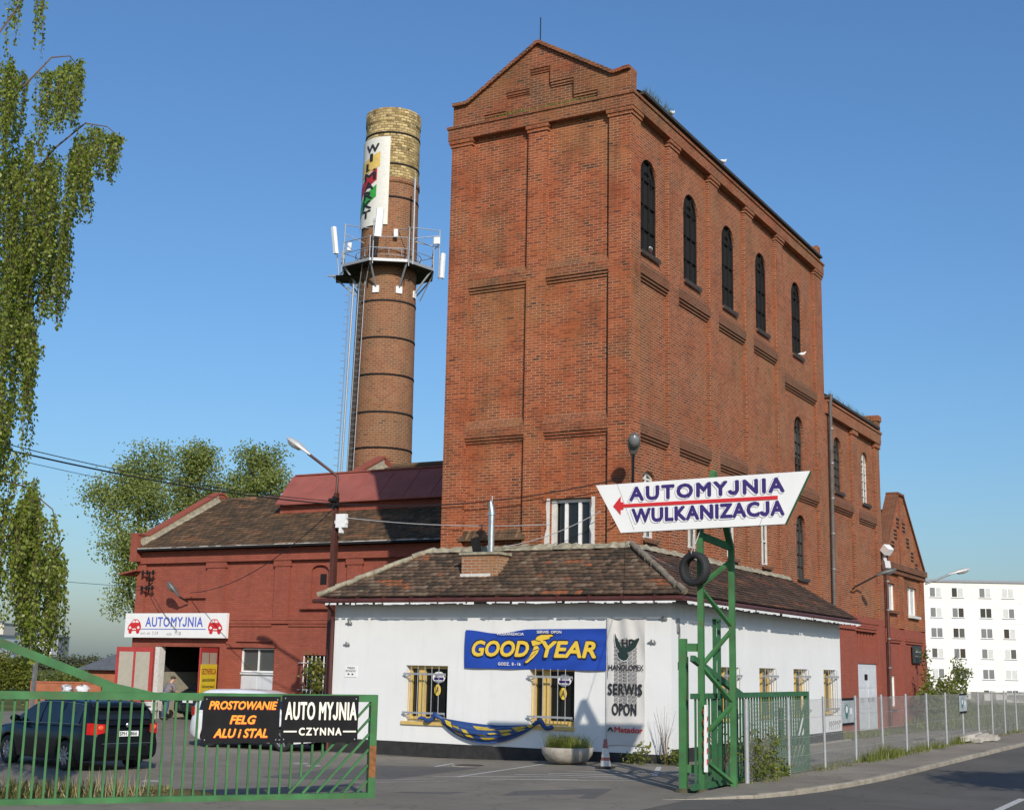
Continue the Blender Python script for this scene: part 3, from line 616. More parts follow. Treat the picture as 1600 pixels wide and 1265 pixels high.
# side wall in three stacked strips so that openings do not overlap
wall(mbs, ST, YF + RF, YB, 0, 8.2, [(c - .42, c + .42, 5.66, 7.3, .2) for c in wc[:4]] + [(46.58, 47.74, 5.5, 7.25, .52)], -RS, .28)
wall(mbs, ST, YF + RF, YB, 8.2, 12.0, [(46.58, 47.74, 9.25, 10.85, .52)], -RS, .28)
wall(mbs, ST, YF + RF, YB, 12.0, 17.6, [(c - .61, c + .61, 13.66, 15.85, .61) for c in wc], -RS, .16)
for x0, x1 in ((XL, -19.56), (-17.64, -17.04)): mb.fbox(FT, x0, x1, 0, 17.5, -RF - .05, 0)
mb.box(-15.08, XR, YF, 32.6, 0, 17.5)
mb.box(XL + .002, XL + .3, YF + .3, YB, 0, 17.5)
for y0, y1 in ((34.66, 35.36), (37.94, 38.64), (41.2, 41.92), (44.46, 45.2), (49.1, YB)): mbs.fbox(ST, y0, y1, 0, 17.5, -RS - .05, 0)
mbs.box(XL + .1, XR - .1, YB - .2, YB - .004, 4, 17.55)
for k, (z0, z1, g) in enumerate(((17.30, 17.40, .035), (17.401, 17.499, .07))):
    for x0, x1 in ((XL, -19.56), (-17.64, -17.04)): mb.fbox(FT, x0 - g, x1 + g, z0, z1, -RF, g)
    mb.box(-15.08 - g, XR + g, YF - g, 32.6 + g, z0, z1)
    for y0, y1 in ((34.66, 35.36), (37.94, 38.64), (41.2, 41.92), (44.46, 45.2), (49.1, YB)): mbs.fbox(ST, y0 - g, y1 + g, z0, z1, -RS, g)
for a0, a1 in ((-19.56, -17.64), (-17.04, -15.08)):
    band(T, 'brick_worn', FT, a0, a1, 12.90, RF); band(T, 'brick_worn', FT, a0, a1, 8.50, RF)
for i, (a0, a1) in enumerate(bays):
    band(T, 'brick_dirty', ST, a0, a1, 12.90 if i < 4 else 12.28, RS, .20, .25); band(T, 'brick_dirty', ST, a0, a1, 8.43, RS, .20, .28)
w1 = mb.build('wall', 'brick', T); mbs.build('wall', 'brick_side', T)
# tooth-edged weathered strip at the corner is part of the material; cornice slabs
mb = MB(); mb.box(XL - .09, XR + .09, YF - .09, YB + .05, 17.5, 17.86); mb.box(XL - .13, XR + .13, YF - .13, YB + .07, 17.861, 17.94); mb.build('cornice', 'brick_worn', T)
# gable with stepped recess
steps = [(-19.15, -18.43, 18.22), (-18.43, -17.65, 18.78), (-17.65, -16.97, 19.34), (-16.97, -16.21, 18.82), (-16.21, -15.45, 18.30)]
outl = [(XL + .02, 17.94), (XL + .02, 18.58), (-19.72, 18.58), (-17.36, 20.02), (-14.95, 18.56), (-14.42, 18.62), (-14.42, 17.94)]
def gz_top(x):
    for (x0, z0), (x1, z1) in zip(outl[1:-1], outl[2:]):
        if x0 <= x <= x1 and x1 > x0: return z0 + (z1 - z0) * (x - x0) / (x1 - x0)
    return 18.58
def gable(yf, yb, flip):
    g = MB(); fr = FRONT(yf); cuts = sorted(set([o[0] for o in outl] + [s for st in steps for s in st[:2]]))
    for x0, x1 in zip(cuts, cuts[1:]):
        b = 17.94
        if not flip:
            for s0, s1, zt in steps:
                if s0 <= x0 and x1 <= s1: b = zt
        g.face([fp(fr, x0, b, 0), fp(fr, x1, b, 0), fp(fr, x1, gz_top(x1), 0), fp(fr, x0, gz_top(x0), 0)])
    if not flip:
        for s0, s1, zt in steps:
            g.face([fp(fr, s0, 17.94, -.10), fp(fr, s1, 17.94, -.10), fp(fr, s1, zt, -.10), fp(fr, s0, zt, -.10)])
            g.fbox(fr, s0 + .002, s1 - .002, zt - .075, zt - .002, -.099, -.003); g.fbox(fr, s0 + .002, s1 - .002, zt - .15, zt - .077, -.099, -.035); g.fbox(fr, s0 + .002, s1 - .002, zt - .21, zt - .152, -.099, -.068)
        hs = [17.94] + [s[2] for s in steps] + [17.94]; xs = [s[0] for s in steps] + [-15.45]
        for x, h0, h1 in zip(xs, hs, hs[1:]):
            lo, hi = min(h0, h1), max(h0, h1); g.face([fp(fr, x, lo, -.10), fp(fr, x, lo, 0), fp(fr, x, hi, 0), fp(fr, x, hi, -.10)])
    g.face([(x, yb, z) for x, z in outl])
    for (x0, z0), (x1, z1) in zip(outl, outl[1:]): g.face([(x0, yf, z0), (x1, yf, z1), (x1, yb, z1), (x0, yb, z0)])
    return g
gb = gable(YF, YF + .38, False).build('gable', 'brick_worn', T); gable(YB - .36, YB, True).build('gable', 'brick', T)
mb = MB()                                                      # header-course coping
for (x0, z0), (x1, z1) in zip(outl[1:-1], outl[2:-1]):
    p, q = Vector((x0, YF + .16, z0 + .05)), Vector((x1, YF + .16, z1 + .05)); n = max(1, int((q - p).length / .085))
    for i in range(n):
        a, b = p.lerp(q, i / n), p.lerp(q, (i + .88) / n); j = Vector((0, random.uniform(-.008, .008), random.uniform(-.006, .006)))
        mb.bar(a + j, b + j, .54, .10)
mb.build('coping', 'brick_worn', gb)
mb = MB()
mb.face([(XR + .10, YF + .38, 18.10), (XR + .10, YB - .36, 18.10), (-17.36, YB - .36, 19.72), (-17.36, YF + .38, 19.72)]); mb.face([(XL - .1, YF + .38, 18.10), (XL - .1, YB - .36, 18.10), (-17.36, YB - .36, 19.72), (-17.36, YF + .38, 19.72)])
mb.box(XR - .02, XR + .20, YF + .45, YB - .45, 18.02, 18.11); mb.build('roof', 'dark_edge', T)
mb = MB(); mb.tube([(-17.42, YF + .2, 20.0), (-17.42, YF + .2, 20.95)], .016, 5); mb.build('lightning_rod', 'black_metal', T)
for c in wc:
    window(T, ST, c - .61, c + .61, 13.66, 15.85, .61, -RS - .09, 'black_metal', 'void', 3, 3, .034, sill=.06, sillmat='dark_edge', sillout=-.05)
for c in wc[:4]:
    window(T, ST, c - .42, c + .42, 5.66, 7.3, .2, -RS - .12, 'white_old', 'glass_grey', 2, 2, .08, sill=.05, sillmat='brick_dirty', sillout=-.03)
window(T, ST, 46.58, 47.74, 9.25, 10.85, .52, -RS - .14, 'dark_edge', 'glass_dark', 3, 4, .05, broken=[(46.65, 47.65, 9.9, 10.9), (46.65, 46.95, 9.3, 9.6)], sill=.06, sillmat='dark_edge', sillout=-.04)
window(T, ST, 46.58, 47.74, 5.50, 7.25, .52, -RS - .14, 'dark_edge', 'glass_dusty', 3, 4, .05, sill=.06, sillmat='dark_edge', sillout=-.04)
# front window, with plastered jambs
wd = window(T, FT, -16.85, -15.62, 5.32, 6.69, 0, -RF - .20, 'white_paint', 'glass_dark', 3, 1, .12)
for x0, x1 in ((-16.99, -16.852), (-15.618, -15.50)):
    g = MB(); pts = [(x0 + random.uniform(-.05, .05), 5.3 + i * .2) for i in range(8)]
    for (a, b), (a2, b2) in zip(pts, pts[1:]):
        e0, e1 = (x1, x1); g.face([fp(FT, a, b, -RF + .004), fp(FT, e0, b, -RF + .004), fp(FT, e1, b2, -RF + .004), fp(FT, a2, b2, -RF + .004)])
    g.build('plaster_jamb', 'white_old', wd)
g = MB(); g.fbox(FT, -16.848, -16.70, 5.33, 6.68, -RF - .17, -RF - .10); g.build('plaster_jamb', 'white_old', wd)
g = MB()                                                       # sloping tile sill of the bricked-up panel
for i in range(20):
    x = -19.62 + i * .105; g.face([fp(FT, x, 5.66, .06), fp(FT, x + .095, 5.66, .06), fp(FT, x + .095, 5.90, -RF), fp(FT, x, 5.90, -RF)], tint=random.random())
    g.fbox(FT, x, x + .095, 5.60, 5.66, -RF, .06)
g.build('tile_sill', 'hall_tiles', T)

# ================================================================== annex behind the tower
AN = thing('brick_annex', 'lower brick annex behind the tower with red painted foot and white double door', 'building', (XR - 3, 54.2, 0))
Y0, Y1 = 50.05, 58.25; mb = MB(); lo = MB()
wall(mb, ST, Y0, Y1, 4.46, 12.1, [(51.6, 52.75, 9.2, 10.85, .55), (55.68, 56.85, 9.2, 10.85, .55)], -RS, .28)
for y0, y1 in ((Y0 + .004, 50.72), (53.9, 54.62), (57.55, Y1)): mb.fbox(ST, y0, y1, 4.46, 11.99, -RS - .05, -.002)
for y0, y1 in ((53.9, 54.62), (57.55, Y1)): mb.fbox(ST, y0 - .05, y1 + .05, 11.8, 11.98, -RS, .05)
for a0, a1, zb in ((50.72, 53.9, 8.55), (54.62, 57.55, 8.45)): band(AN, 'brick_dirty', ST, a0, a1, zb, RS, .22, .25)
mb.face([(XL, Y1 - .01, 0), (XR - .01, Y1 - .01, 0), (XR - .01, Y1 - .01, 12.1), (XL, Y1 - .01, 12.1)])
mb.build('wall', 'brick_side', AN)
mb = MB(); mb.box(XL, XR + .09, Y0 + .01, Y1 + .06, 12.0, 12.45); mb.box(XL, XR + .14, Y0 + .01, Y1 + .08, 12.451, 12.54); mb.build('cornice', 'brick_side', AN)
mb = MB(); mb.box(XR - .05, XR + .18, Y0 + .02, Y1 - .4, 12.60, 12.70); mb.face([(XR + .1, Y0, 12.72), (XR + .1, Y1 - .4, 12.72), (-17.3, Y1 - .4, 14.2), (-17.3, Y0, 14.2)]); mb.build('roof', 'dark_edge', AN)
mb = MB(); mb.box(-15.2, XR + .06, Y1 - .42, Y1 + .05, 12.541, 13.0); mb.box(-15.25, XR + .12, Y1 - .46, Y1 + .1, 13.001, 13.25)
mb.prism([(-15.3, 12.54), (-15.3, 13.2), (-17.3, 14.5), (-17.3, 12.54)], FRONT(Y1 - .1), -.3, 0); mb.build('parapet', 'brick_side', AN)
for ya in (51.6, 55.68):
    window(AN, ST, ya, ya + 1.16, 9.2, 10.85, .55, -RS - .13, 'dark_edge' if ya < 53 else 'white_old', 'glass_dusty', 3, 5, .045, sill=.06, sillmat='dark_edge', sillout=-.04,
           broken=None)
# painted foot
wall(lo, ST, 44.9, Y1, -.2, 2.8, [(53.95, 56.95, -.2, 2.6, 0)], -.05, .18); wall(lo, ST, 44.9, Y1, 2.8, 4.459, [(53.85, 56.7, 2.98, 3.86, 0)], -.05, .18)
lo.fbox(ST, 44.9, Y1, 4.2, 4.458, -.1, -.006); lo.fbox(ST, 44.9, 53.6, 3.9, 4.1, -.1, .03)
for z, c in ((3.87, .02), (3.98, .055), (4.08, .02)): lo.fbox(ST, 53.7, 56.9, z, z + .085, -.1, c)
lo.fbox(ST, 57.3, Y1, -.2, 4.198, -.1, -.006)
for i in range(6): lo.fbox(ST, 53.9 + i * .47, 54.12 + i * .47, 2.98, 3.86, -.24, -.10)
lo.face([fp(ST, a, b, -.24) for a, b in ((53.8, 2.9), (56.8, 2.9), (56.8, 3.9), (53.8, 3.9))])
lo.build('painted_foot', 'brick_painted', AN)
d = MB(); d.face([fp(ST, a, b, -.15) for a, b in ((53.9, -.1), (57.0, -.1), (57.0, 2.65), (53.9, 2.65))])
for a0, a1 in ((53.97, 55.43), (55.46, 56.93)):
    d.fbox(ST, a0, a1, -.05, 2.58, -.15, -.10)
    for z in (.05, .85, 1.65): d.fbox(ST, a0 + .12, a1 - .12, z, z + .7, -.10, -.085)
dr = d.build('door', 'door_white', AN)
d = MB(); d.fbox(ST, 55.0, 55.45, 1.95, 2.18, -.10, -.07); d.build('letter_slot', 'black_metal', dr)
d = MB(); d.text('GS', ST, 54.4, 1.08, .5, .17, .03, 0, -.083); d.text('K1:BE', ST, 55.5, 1.08, 1.0, .17, .03, 0, -.083); d.build('painted_lettering', 'letter_grey', dr)

# gabled house at the far end
GH = thing('gabled_brick_house', 'steep gabled brick house with two white windows at the far end of the row', 'building', (XR - 3, 62.1, 0))
G0y, G1y = 58.26, 66.0; mb = MB(); lo = MB()
wall(mb, ST, G0y, G1y, 4.2, 6.9, [(59.15, 60.55, 4.92, 6.12, 0), (62.95, 64.7, 4.85, 6.15, 0)], -.08, .2)
for a0, a1 in ((G0y, 58.7), (61.0, 61.9), (65.3, G1y)): mb.fbox(ST, a0, a1, 4.2, 6.75, -.15, -.003)
pk = [(G0y, 6.9), (G1y, 6.9), (G1y, 7.0), (62.2, 10.2), (61.2, 10.2), (G0y, 7.0)]
mb.prism(pk, ST, -.45, 0)
mb.fbox(ST, 61.35, 61.75, 7.0, 8.9, -.05, .05)
mb.face([(XR - .01, G1y, 0), (-24, G1y, 0), (-24, G1y, 6.9), (XR - .01, G1y, 6.9)])
mb.build('wall', 'brick', GH)
mb = MB(); mb.fbox(ST, G0y - .05, G1y + .12, 6.55, 6.75, -.2, .06); mb.fbox(ST, G0y - .05, G1y + .18, 6.751, 7.02, -.2, .14); mb.build('cornice', 'brick_dirty', GH)
mb = MB()
for p, q in (((62.2, 10.22), (G1y + .05, 7.05)), ((61.2, 10.22), (G0y, 7.05)), ((61.1, 10.24), (62.3, 10.24))):
    mb.bar(fp(ST, p[0], p[1], -.2), fp(ST, q[0], q[1], -.2), .56, .10)
mb.build('coping', 'brick_dirty', GH)
for a, z in ((60.9, 9.0), (62.0, 8.9), (60.4, 8.45), (59.9, 7.9), (62.7, 8.25), (63.5, 7.68), (64.3, 7.2)):
    mb = MB()
    for i in range(3): mb.fbox(ST, a, a + .52, z - i * .17, z - i * .17 + .09, 0.002, .012)
    mb.build('vent_slot', 'void', GH)
mb = MB(); mb.face([(XR - .4, 61.7, 9.6), (-24, 61.7, 9.6), (-24, G1y + .2, 6.8), (XR - .4, G1y + .2, 6.8)]); mb.face([(XR - .4, 61.7, 9.6), (-24, 61.7, 9.6), (-24, G0y - .1, 6.8), (XR - .4, G0y - .1, 6.8)]); mb.build('roof', 'dark_edge', GH)
wall(lo, ST, G0y, G1y, -.2, 4.199, [(59.15, 60.0, .85, 2.15, 0)], -.07, .15)
for a0, a1 in ((G0y, 58.7), (61.0, 61.9), (65.3, G1y)): lo.fbox(ST, a0, a1, -.2, 3.55, -.15, -.005)
for a0, a1 in ((58.7, 61.0), (61.9, 65.3)):
    for z, c in ((3.551, .0), (3.66, .04), (3.77, .0)): lo.fbox(ST, a0 - .1, a1 + .1, z, z + .10, -.15, c)
lo.build('painted_foot', 'brick_painted', GH)
window(GH, ST, 59.15, 60.55, 4.92, 6.12, 0, -.2, 'white_paint', 'curtain', 2, 1, .09, sill=.1, sillmat='brick_dirty'); window(GH, ST, 62.95, 64.7, 4.85, 6.15, 0, -.2, 'white_paint', 'curtain', 2, 1, .10, sill=.12, sillmat='white_old')
window(GH, ST, 59.15, 60.0, .85, 2.15, 0, -.15, 'white_paint', 'curtain', 1, 1, .08, sill=.05, sillmat='brick_painted')

# ================================================================== white tyre workshop
WX0, WX1, WY0, WY1, WH = -22.85, -12.75, 30.72, 45.4, 3.86
WF, WS = FRONT(WY0), SIDE(WX1)
WK = thing('white_workshop', 'low white plastered workshop with old tiled roof wrapped around the tower foot', 'building', (-17.8, 31.4, 0))
mb = MB()
fw = [(-20.42, -19.10, .74, 2.19), (-16.64, -15.36, .76, 2.19)]
sw = [(34.05, 35.5), (37.15, 38.6), (40.28, 41.75), (43.42, 44.85)]
wall(mb, WF, WX0, WX1, -.35, WH + .25, [(a, b, c, d, 0) for a, b, c, d in fw], 0, .26)
wall(mb, WS, WY0, WY1, -.35, WH + .25, [(a, b, .84, 2.30, 0) for a, b in sw], 0, .26)
mb.face([(WX0, WY0, -.4), (WX0, 38, -.4), (WX0, 38, WH + .2), (WX0, WY0, WH + .2)]); mb.face([(WX1, WY1, -.3), (XR, WY1, -.3), (XR, WY1, WH + .2), (WX1, WY1, WH + .2)])
mb.build('wall', 'white_plaster', WK)
mb = MB(); mb.fbox(WF, WX0 - .02, WX1 + .02, -.4, .20, -.1, .018); mb.fbox(WS, WY0 + .003, WY1 + .02, -.4, .33, -.1, .019); mb.build('plinth', 'plinth_black', WK)
# roof: eave corners on the outside, tower wall line above
ez = 4.0; EX0, EX1, EY0, EY1 = -23.15, -12.28, 30.27, 46.0
RZ = 5.33; TYf = YF - .005
def roof_plane(mb, e0, e1, t0, t1, **kw):
    """tiled slope between an eave line e0-e1 and a top line t0-t1 (t0, t1 may be short of the ends: hips)"""
    e0, e1, t0, t1 = map(Vector, (e0, e1, t0, t1)); U = (e1 - e0).normalized(); d = t0 - e0; S = d - U * d.dot(U); L = S.length; S.normalize()
    a0, a1, W_ = d.dot(U), (t1 - e0).dot(U), (e1 - e0).length
    mb.face([e0, e1, t1, t0], tint=.1)
    tile_roof(mb, e0, U, S, L, lambda s: a0 * s / L, lambda s: W_ + (a1 - W_) * s / L, **kw)
mb = MB(); roof_plane(mb, (EX0, EY0, ez), (EX1 + 0.0, EY0, ez), (XL - .3, TYf, RZ), (XR, TYf, RZ), tw=.19, th=.15, wob=.014)
rf = mb.build('roof', 'old_tiles', WK)
mb = MB(); roof_plane(mb, (EX1, EY0, ez), (EX1, EY1, ez), (XR + .004, TYf, RZ), (XR + .004, 45.2, RZ - .02), tw=.19, th=.15, wob=.010)
mb.face([(EX1, EY1, ez), (XR - .1, EY1 + .1, ez), (XR + .004, 45.2, RZ - .02)]); mb.build('roof', 'side_tiles', WK)
mb = MB(); roof_plane(mb, (EX0, 38, ez), (EX0, EY0, ez), (XL - .3, 38, RZ), (XL - .3, TYf, RZ), tw=.3, th=.25); mb.face([(XL - .3, TYf, RZ), (XL, TYf + .02, RZ), (XL, 38, RZ), (XL - .3, 38, RZ)])
mb.build('roof', 'old_tiles', WK)
def hip(a, b, n, r, mat, name):
    h = MB(); a, b = Vector(a), Vector(b)
    for i in range(n):
        p, q = a.lerp(b, i / n), a.lerp(b, (i + 1.12) / n); j = Vector((random.uniform(-.02, .02), random.uniform(-.02, .02), random.uniform(-.012, .02)))
        h.tube([p + j, q + j + Vector((0, 0, .0))], [r * 1.12, r * .9], 9)
    return h.build(name, mat, WK)
hip((EX1 + .02, EY0 + .05, ez + .06), (XR + .06, TYf - .05, RZ + .05), 9, .085, 'hip_tile', 'hip_ridge'); hip((EX0, EY0, ez + .05), (XL - .3, TYf, RZ + .05), 12, .075, 'mortar', 'hip_ridge')
mb = MB()                                                      # mortar fillet against the tower
def fillet(p, q, n, N):
    p, q, N = Vector(p), Vector(q), Vector(N); prev = None
    for i in range(n + 1):
        c = p.lerp(q, i / n); r1, r2 = random.uniform(.02, .09), random.uniform(.0, .10)
        row = [c + Vector((0, 0, .06 + r1)), c + N * .03 + Vector((0, 0, .05 + r1 * .6)), c + N * (.10 + r2) + Vector((0, 0, -.04))]
        if prev: mb.grid([prev, row], False)
        prev = row
fillet((XL - .35, TYf - .004, RZ), (XR + .05, TYf - .004, RZ), 46, (0, -1, 0)); fillet((XR + .008, TYf - .1, RZ), (XR + .008, 45.2, RZ), 60, (1, 0, 0))
mb.build('mortar_flashing', 'mortar', WK)
mb = MB()                                                      # gutter, fascia, ragged white strip
def gut(p, q, nrm):
    p, q, nrm = Vector(p), Vector(q), Vector(nrm)
    mb.tube([p, q], .062, 8)
gut((EX0 - .1, EY0 - .06, ez - .11), (EX1 + .05, EY0 - .06, ez - .11), (0, -1, 0)); gut((EX1 + .06, EY0 - .06, ez - .11), (EX1 + .06, EY1, ez - .11), (1, 0, 0))
mb.fbox(FRONT(EY0 + .05), EX0 + .05, EX1 - .02, ez - .17, ez - .03, -.03, 0); mb.fbox(SIDE(EX1 - .05), EY0 + .06, EY1, ez - .17, ez - .03, -.03, 0)
for i in range(12): x = EX0 + .5 + i * .88; mb.fbox(FRONT(EY0 - .06), x, x + .03, ez - .20, ez - .02, -.08, .075)
mb.tube([(EX0 + .25, EY0 + .02, ez - .15), (EX0 + .28, EY0 + .35, ez - .4), (EX0 + .28, EY0 + .37, -.2)], .05, 8)
g_ = mb.build('gutter', 'gutter_red', WK)
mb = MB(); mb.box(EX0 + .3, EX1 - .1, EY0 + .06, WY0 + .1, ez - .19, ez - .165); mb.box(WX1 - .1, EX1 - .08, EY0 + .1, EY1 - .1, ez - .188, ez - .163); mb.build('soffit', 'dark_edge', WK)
mb = MB(); x = EX0 + .35
while x < EX1 - .15:
    w = random.uniform(.05, .22); h = random.uniform(.02, .055)
    if random.random() < .9: mb.fbox(FRONT(EY0 - .10), x, x + w, ez - .175 - h, ez - .172, -.012, .012)
    x += w
y = EY0 + .1
while y < EY1 - .2:
    w = random.uniform(.04, .20); h = random.uniform(.03, .075)
    if random.random() < .93: mb.fbox(SIDE(EX1 + .10), y, y + w, ez - .172 - h, ez - .170, -.012, .012)
    y += w
mb.build('eave_lath', 'white_paint', WK)
# windows with yellow frames and projecting grilles
def shop_window(fr, a0, a1, b0, b1, front):
    w = MB(); c = -.20
    w.fbox(fr, a0, a0 + .09, b0, b1, c - .06, c + .02); w.fbox(fr, a1 - .09, a1, b0, b1, c - .06, c + .02); w.fbox(fr, a0 + .09, a1 - .09, b1 - .08, b1, c - .06, c + .02); w.fbox(fr, a0 + .09, a1 - .09, b0, b0 + .12, c - .06, c + .02)
    mm = a0 + (a1 - a0) * (.31 if front else .5); w.fbox(fr, mm - (.10 if front else .05), mm + (.10 if front else .05), b0 + .12, b1 - .08, c - .06, c + .03)
    if front: w.fbox(fr, a0 - .08, a1 + .02, b0 - .09, b0 - .004, -.2, .06)
    w = w.build('window', 'window_yellow', WK)
    g = MB(); g.face([fp(fr, a, b, c - .05) for a, b in ((a0, b0), (a1, b0), (a1, b1), (a0, b1))]); g.build('pane', 'glass_dark' if front else 'glass_grey', w)
    g = MB(); n = 6
    for i in range(1, n): a = a0 + (a1 - a0) * i / n; g.tube([fp(fr, a, b0 + .06, .09), fp(fr, a, b1 - .02, .09)], .011, 5)
    for b in (b0 + .22, b1 - .22):
        g.bar(fp(fr, a0 - .02, b, .09), fp(fr, a1 - .01, b, .09), .05, .012, up=fr[3])
        for s, a in ((-1, a0), (1, a1)): g.tube([fp(fr, a + .02 * s * -1, b - .01, .09), fp(fr, a - .03 * s, b - .07, .06), fp(fr, a - .10 * s, b - .06, .0), fp(fr, a - .14 * s, b - .02, -.05)], .013, 5)
        if not front:
            pts = [fp(fr, (a0 + a1) / 2 + .16 * math.cos(t / 12 * 2 * math.pi), b + .16 * math.sin(t / 12 * 2 * math.pi), .09) for t in range(13)]
            if b > 1.5: g.tube(pts, .012, 5)
    g.build('grille', 'galvanised', w)
    if front:
        g = MB(); A = a0 + (a1 - a0) * .70; B = b1 - .30
        g.face([fp(fr, A + .20 * math.cos(t), B + .15 * math.sin(t), c + .004) for t in [k * math.pi / 12 for k in range(24)]]); g.build('sticker', 'letter_white', w)
        g = MB(); g.prism([(A - .15, B - .07), (A + .15, B - .07), (A + .15, B + .0), (A - .15, B + .0)], (fp(fr, 0, 0, 0), fr[1], fr[2], fr[3]), c + .006, c + .009); g.text('SERWIS', fr, A - .12, B + .02, .24, .06, .02, 0, c + .006); g.build('sticker_mark', 'letter_navy', w)
        B -= .33; g = MB(); g.face([fp(fr, A - .03 + .10 * math.cos(t), B + .15 * math.sin(t), c + .004) for t in [k * math.pi / 12 for k in range(24)]]); g.build('sticker', 'letter_yellow', w)
        g = MB(); g.text('A', fr, A - .075, B - .08, .09, .17, .03, 0, c + .006); g.build('sticker_mark', 'letter_black', w)
    return w
for a, b, c, d in fw: shop_window(WF, a, b, c, d, True)
for a, b in sw: shop_window(WS, a, b, .84, 2.30, False)
# brick stack on the roof with steel flue
mb = MB(); mb.box(-18.90, -17.78, 30.95, 31.55, 4.2, 5.12); st = mb.build('chimney', 'brick_stack', WK)
mb = MB(); mb.box(-18.96, -17.72, 30.89, 31.60, 5.12, 5.19); mb.build('cap', 'mortar', st)
mb = MB(); mb.box(-18.93, -18.0, 30.93, 31.0, 4.30, 4.62); mb.build('render_patch', 'white_old', st)
mb = MB(); mb.tube([(-18.14, 31.2, 5.15), (-18.14, 31.2, 6.28)], .088, 14); mb.tube([(-18.14, 31.2, 6.2), (-18.14, 31.2, 6.26)], .115, 14); mb.tube([(-18.14, 31.2, 6.26), (-18.15, 31.2, 6.42), (-18.20, 31.14, 6.56)], [.10, .10, .085], 12); mb.tube([(-18.14, 31.2, 6.5), (-18.14, 31.2, 6.72)], .02, 5); mb.build('flue', 'steel_bright', st)
mb = MB(); mb.bar((-18.62, 31.3, 5.18), (-18.72, 31.3, 5.62), .26, .03, up=(0, 1, 0)); mb.build('chimney_cowl', 'black_metal', st)
# small fixings on the plaster
for x, z in ((-22.35, 3.30), (-22.40, 2.72), (-12.95, 3.42), (-13.25, 2.85)):
    mb = MB(); mb.bar(fp(WF, x - .1, z, .04), fp(WF, x + .12, z - .02, .05), .025); mb.bar(fp(WF, x, z - .05, .03), fp(WF, x, z + .07, .06), .03); mb.bar(fp(WF, x + .08, z, .0), fp(WF, x + .08, z + .05, .1), .02); mb.build('wall_bracket', 'steel_dull', WK)
mb = MB(); mb.fbox(WS, 31.05, 31.14, 3.1, 3.45, 0, .05); mb.fbox(WS, 31.14, 31.2, 2.98, 3.25, 0, .04); mb.build('wall_bracket', 'steel_dull', WK)

# ================================================================== red painted hall
HX0, HX1, HY = -39.2, XL - .0, 39.5; HF = FRONT(HY); HL = -.5
HA = thing('red_hall', 'long red painted brick hall with old tiled roof and open red doors', 'building', (-30, 42, 0))
mb = MB(); DO = (-37.9, -34.75, HL, 2.72, 0)
wall(mb, HF, HX0, HX1, HL, 3.72, [DO, (-33.7, -32.12, .6, 2.70, 0), (-30.75, -29.5, 1.0, 2.48, 0)], -.05, .3)
wall(mb, HF, HX0, HX1, 3.72, 6.42, [(-30.62, -29.83, 4.3, 5.5, .22), (-27.2, -26.4, 4.3, 5.5, .22)], -.10, .12)
for a0, a1 in ((HX0, -38.75), (-35.55, -34.65), (-32.25, -31.55), (-28.95, -28.3), (-25.4, -24.8)): mb.fbox(HF, a0, a1, 3.72, 5.92, -.2, -.001)
for a0, a1 in ((-35.55, -34.65), (-32.25, -31.55), (-28.95, -28.3), (-25.4, -24.8)): mb.fbox(HF, a0 - .05, a1 + .05, 5.70, 5.919, -.2, .03); mb.fbox(HF, a0, a1, HL, 3.60, -.2, -.001) if a1 < -34 and a0 > -33 else None
mb.fbox(HF, HX0, HX1, 5.92, 6.38, -.2, .06); mb.fbox(HF, -34.6, HX1, 3.60, 3.719, -.2, .03); mb.fbox(HF, -34.6, HX1, 3.72, 3.80, -.2, .055)
for a0, a1 in ((-34.6, -32.3), (-31.5, -29.0)): mb.fbox(HF, a0, a1, 3.50, 3.598, -.2, .0)
mb.fbox(HF, -36.6, -35.5, 4.56, 4.63, -.2, .03)
mb.face([fp(HF, a, b, -.215) for a, b in ((-30.7, 4.2), (-29.8, 4.2), (-29.8, 5.8), (-30.7, 5.8))]); mb.face([fp(HF, a, b, -.215) for a, b in ((-27.3, 4.2), (-26.3, 4.2), (-26.3, 5.8), (-27.3, 5.8))])
mb.fbox(HF, -30.95, -29.6, 4.12, 4.24, -.1, .05); mb.fbox(HF, -34.3, -32.05, 2.72, 2.84, -.1, .05); mb.fbox(HF, -33.9, -32.2, 2.93, 2.99, -.1, .02)
mb.face([(HX0, HY, HL), (HX0, 48.3, HL), (HX0, 48.3, 6.4), (HX0, HY, 6.4)]); mb.face([(HX0, 48.3, HL), (HX1, 48.3, HL), (HX1, 48.3, 6.5), (HX0, 48.3, 6.5)])
mb.box(-39.62, HX0 - .01, 39.45, 39.9, 5.45, 5.53)
mb.build('wall', 'brick_painted', HA)
mb = MB(); mb.fbox(HF, -30.27, -30.0, 5.02, 5.40, -.212, -.19); mb.build('air_hole', 'void', HA)
mb = MB()                                                      # slate drip at the corner
mb.bar((-39.75, 39.3, 5.50), (-38.95, 39.4, 5.66), .5, .06); mb.build('corner_drip', 'brick_painted', HA)
